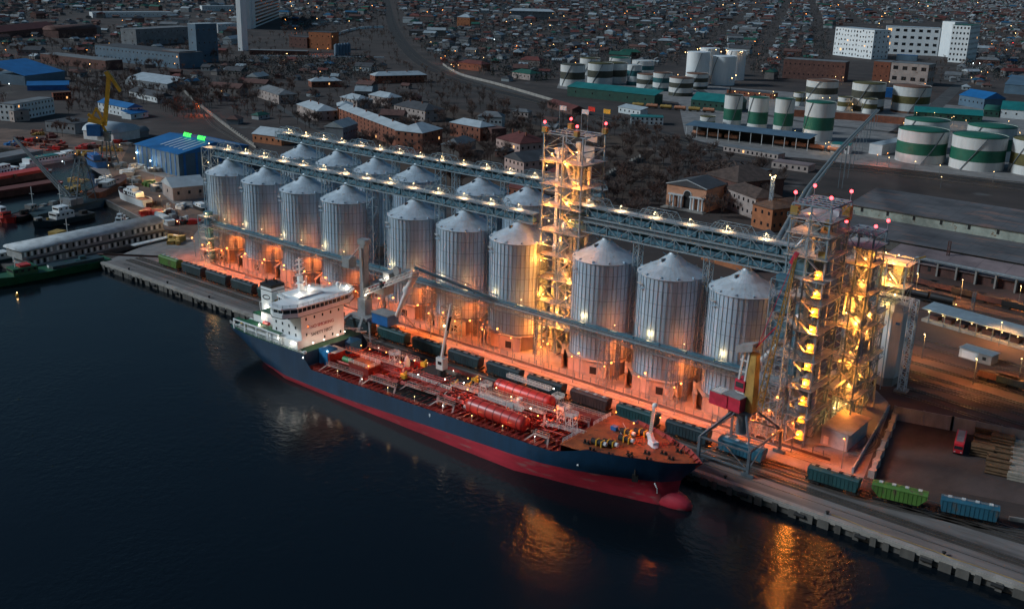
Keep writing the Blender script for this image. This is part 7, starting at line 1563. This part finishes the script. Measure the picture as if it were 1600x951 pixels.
# far gardens: clumps of fine twig faces between the houses
b = MB('twig'); r = random.Random(5); cnt = 0
defm('fartwig', (.030, .034, .034), .95, 0, .5, .05)
for _ in range(90000):
    if cnt >= 15000: break
    px = r.uniform(-30, 1630); py = 140*r.random()**1.5-14
    if not (inpoly(px, py, TOWN) or inpoly(px, py, LEFTT) or inpoly(px, py, LEFT2)): continue
    p = at(px, py)
    if not free(p.x, p.y, 1): continue
    cnt += 1; b.use('fartwig' if r.random() < .6 else ('twig' if r.random() < .7 else 'ever')); R = r.uniform(2.5, 4.5); H = r.uniform(5, 10)
    for k in range(12):
        c = Vector((p.x+r.gauss(0, R*.45), p.y+r.gauss(0, R*.45), H*r.uniform(.25, 1))); s = R*.34; b.add([tuple(c+Vector((r.uniform(-s, s), r.uniform(-s, s), r.uniform(-s, s)))) for _q in range(3)], [(0, 1, 2)])
    b.add([(p.x-.2, p.y, 0), (p.x+.2, p.y, 0), (p.x, p.y, H*.8)], [(0, 1, 2)])
b.build('far_trees', None, 'dark mass of leafless garden trees filling the far town', 'trees', kind='stuff')
# ---------- lamps of the town and the terminal
LL = [(582, 9, 'o', 7000), (637, 3, 'o', 5000), (668, 19, 'o', 5000), (692, 16, 'o', 5000), (712, 80, 'o', 1500), (706, 101, 'w', 2500), (710, 104, 'o', 3000), (717, 102, 'w', 2500), (773, 62, 'c', 5000), (808, 72, 'o', 5000), (573, 127, 'o', 1500), (497, 77, 'o', 5000), (513, 76, 'o', 4000), (449, 84, 'w', 4000), (454, 3, 'o', 4000), (462, 45, 'o', 3000), (366, 50, 'o', 3000), (5, 164, 'o', 9000), (73, 127, 'c', 3000), (10, 78, 'o', 3000), (16, 131, 'c', 800), (312, 166, 'o', 6000),
      (905, 21, 'w', 3000), (1178, 20, 'o', 6000), (1180, 65, 'o', 4000), (1149, 143, 'w', 1200), (1170, 146, 'w', 1200), (1187, 146, 'w', 1200), (1026, 219, 'c', 900), (1383, 21, 'w', 5000), (1378, 26, 'o', 5000), (1374, 37, 'w', 3000), (1400, 76, 'o', 3500), (1587, 52, 'w', 12000), (1550, 69, 'o', 9000), (1541, 73, 'o', 5000), (1573, 78, 'o', 9000), (1583, 67, 'r', 3000), (1521, 99, 'c', 3000), (1531, 99, 'c', 3000), (1306, 120, 'w', 1200), (1318, 121, 'w', 1200), (1377, 126, 'w', 1200), (1390, 128, 'w', 900), (1402, 131, 'w', 900), (1446, 131, 'o', 1500), (1209, 143, 'w', 1500), (1211, 149, 'w', 1500), (1262, 141, 'w', 900), (1261, 153, 'w', 900), (1286, 153, 'w', 1200), (1297, 153, 'w', 900),
      (1334, 147, 'w', 600), (1333, 156, 'w', 600), (1333, 163, 'w', 600), (1332, 172, 'w', 600), (1372, 159, 'w', 1500), (1433, 176, 'w', 500), (1461, 176, 'w', 500), (1491, 182, 'w', 900), (1488, 184, 'w', 500), (1510, 188, 'w', 700), (1413, 192, 'w', 700), (1408, 197, 'w', 500), (1577, 189, 'w', 900), (1594, 207, 'w', 900), (1592, 214, 'w', 700), (1203, 202, 'w', 900), (1243, 204, 'w', 900), (1164, 198, 'w', 900), (1291, 224, 'w', 900), (1296, 222, 'w', 700), (1388, 239, 'o', 1500), (1390, 246, 'w', 500), (1470, 258, 'w', 700), (1554, 268, 'w', 700), (1431, 252, 'w', 400), (1472, 276, 'w', 400), (1372, 242, 'o', 2500),
      (172, 258, 'w', 1800), (189, 226, 'w', 1800), (120, 240, 'o', 1600), (225, 300, 'w', 1400), (280, 345, 'w', 1500), (60, 215, 'o', 1500), (100, 252, 'c', 700), (240, 262, 'w', 3000), (252, 306, 'w', 2200), (212, 247, 'w', 600), (900, 98, 'o', 2000), (1060, 117, 'w', 900), (1046, 118, 'o', 900), (860, 72, 'o', 3000), (940, 72, 'o', 3000), (860, 40, 'w', 2500), (980, 18, 'o', 4000), (1050, 45, 'o', 3000), (1130, 8, 'w', 4000), (1260, 22, 'o', 4000), (1310, 8, 'o', 5000), (1450, 10, 'w', 4000), (1215, 90, 'o', 2000)]
items = []; KN = {'o': 'orange', 'w': 'warm', 'c': 'cold', 'r': 'red'}
for px, py, k, pw in LL:
    p = at(px, py, 7); s = max(.22, m_per_px(p)*.55); s *= .8; t = thing('street_lamp', '', 'street lamp', (p.x, p.y, 0), 0, 'lamps of the town and terminal')
    b = MB('trussdark'); b.rod((0, 0, 0), (0, 0, 7), .12, 5, .08); b.beam((0, 0, 6.9), (0, -.9, 7.15), .1); b.build('pole', t); bulb(t, (0, -1, 7), KN[k], round(s, 1), pw)
    items.append((t, 'lit %s lamp post %s' % ({'o': 'orange', 'w': 'yellow-white', 'c': 'cold white', 'r': 'red'}[k], where(px, py)), px, py))
finish_labels(items)
items = []; rr = random.Random(3)
for k in range(90):
    px, py = rr.uniform(0, 1600), rr.uniform(2, 125)
    if not (inpoly(px, py, TOWN) or inpoly(px, py, LEFT3) or inpoly(px, py, LEFTT)): continue
    kk = rr.choice('ooww'); p = at(px, py, 7); s = max(.2, m_per_px(p)*.36); t = thing('street_lamp', '', 'street lamp', (p.x, p.y, 0), 0, 'small lamps of the town'); b = MB('trussdark'); b.rod((0, 0, 0), (0, 0, 7), .12, 5, .08); b.build('pole', t); bulb(t, (0, -1, 7), KN[kk], round(s, 1), 900)
    items.append((t, 'small dim %s town lamp %s' % ({'o': 'orange', 'w': 'yellowish'}[kk], where(px, py)), px, py))
finish_labels(items)
for i, (px, py) in enumerate(((1071, 82), (1090, 77), (1094, 76), (1119, 78), (1127, 81), (1135, 79), (1160, 81), (1144, 122), (1150, 118))):
    p = at(px, py, 33); t = thing('tank_lamp', 'small warm lamp on the rim of the tall plain white tanks, %s from the left' % ordinal(i), 'lamp', (p.x, p.y, 31.5), 0, 'rim lamps of the tall white tanks'); b = MB('trussdark'); b.rod((0, 0, -2), (0, 0, 1.4), .12, 5); b.build('post', t); bulb(t, (0, -.2, 1.5), 'warm', .45, 900)
# more scrap, boat parts and stores along the far quay
items = []; rr = random.Random(19)
for k in range(34):
    P = ((0, 204), (200, 222), (190, 250), (160, 258), (136, 240), (0, 226)) if k < 24 else ((182, 290), (250, 300), (300, 340), (300, 368), (230, 340))
    for _ in range(50):
        px, py = rr.uniform(0, 300), rr.uniform(200, 370)
        if inpoly(px, py, P): break
    p = at(px, py); mt, cn = rr.choice((('brick', 'rust-red'), ('craneyel', 'orange'), ('wagbrown', 'brown'), ('pipegrey', 'grey'), ('offwhite', 'pale'), ('tankred', 'red'), ('brickdark', 'dark')))
    t = thing('yard_clutter', '', 'yard clutter', (p.x, p.y, 0), rr.uniform(0, 3)); b = MB(mt)
    for q in range(7): x, y, s = rr.uniform(-4, 4), rr.uniform(-3, 3), rr.uniform(.6, 2.6); b.cbox(x, y, 0, s*1.9, s, rr.uniform(.6, 2.6), rr.uniform(0, 3))
    b.build('heap', t); items.append((t, '%s heap of scrap and stores %s' % (cn, 'on the far quay by the barges' if k < 24 else 'on the boatyard by the slipway'), px, py))
finish_labels(items)
# ---------- air: one even box of thin blue dusk haze
mh = bpy.data.materials.new('haze'); mh.use_nodes = True; nt = mh.node_tree; nt.nodes.clear(); ou = nt.nodes.new('ShaderNodeOutputMaterial'); pv = nt.nodes.new('ShaderNodeVolumePrincipled'); pv.inputs['Color'].default_value = (.62, .78, .86, 1); pv.inputs['Density'].default_value = .00012; pv.inputs['Anisotropy'].default_value = .2
nt.links.new(pv.outputs[0], ou.inputs['Volume']); M['haze'] = mh
HAZE = False
if HAZE:
    b = MB('haze'); b.box(-6500, 2500, -800, 8000, -8, 130); b.build('haze', None, 'thin blue evening haze over the town', 'haze', kind='stuff')
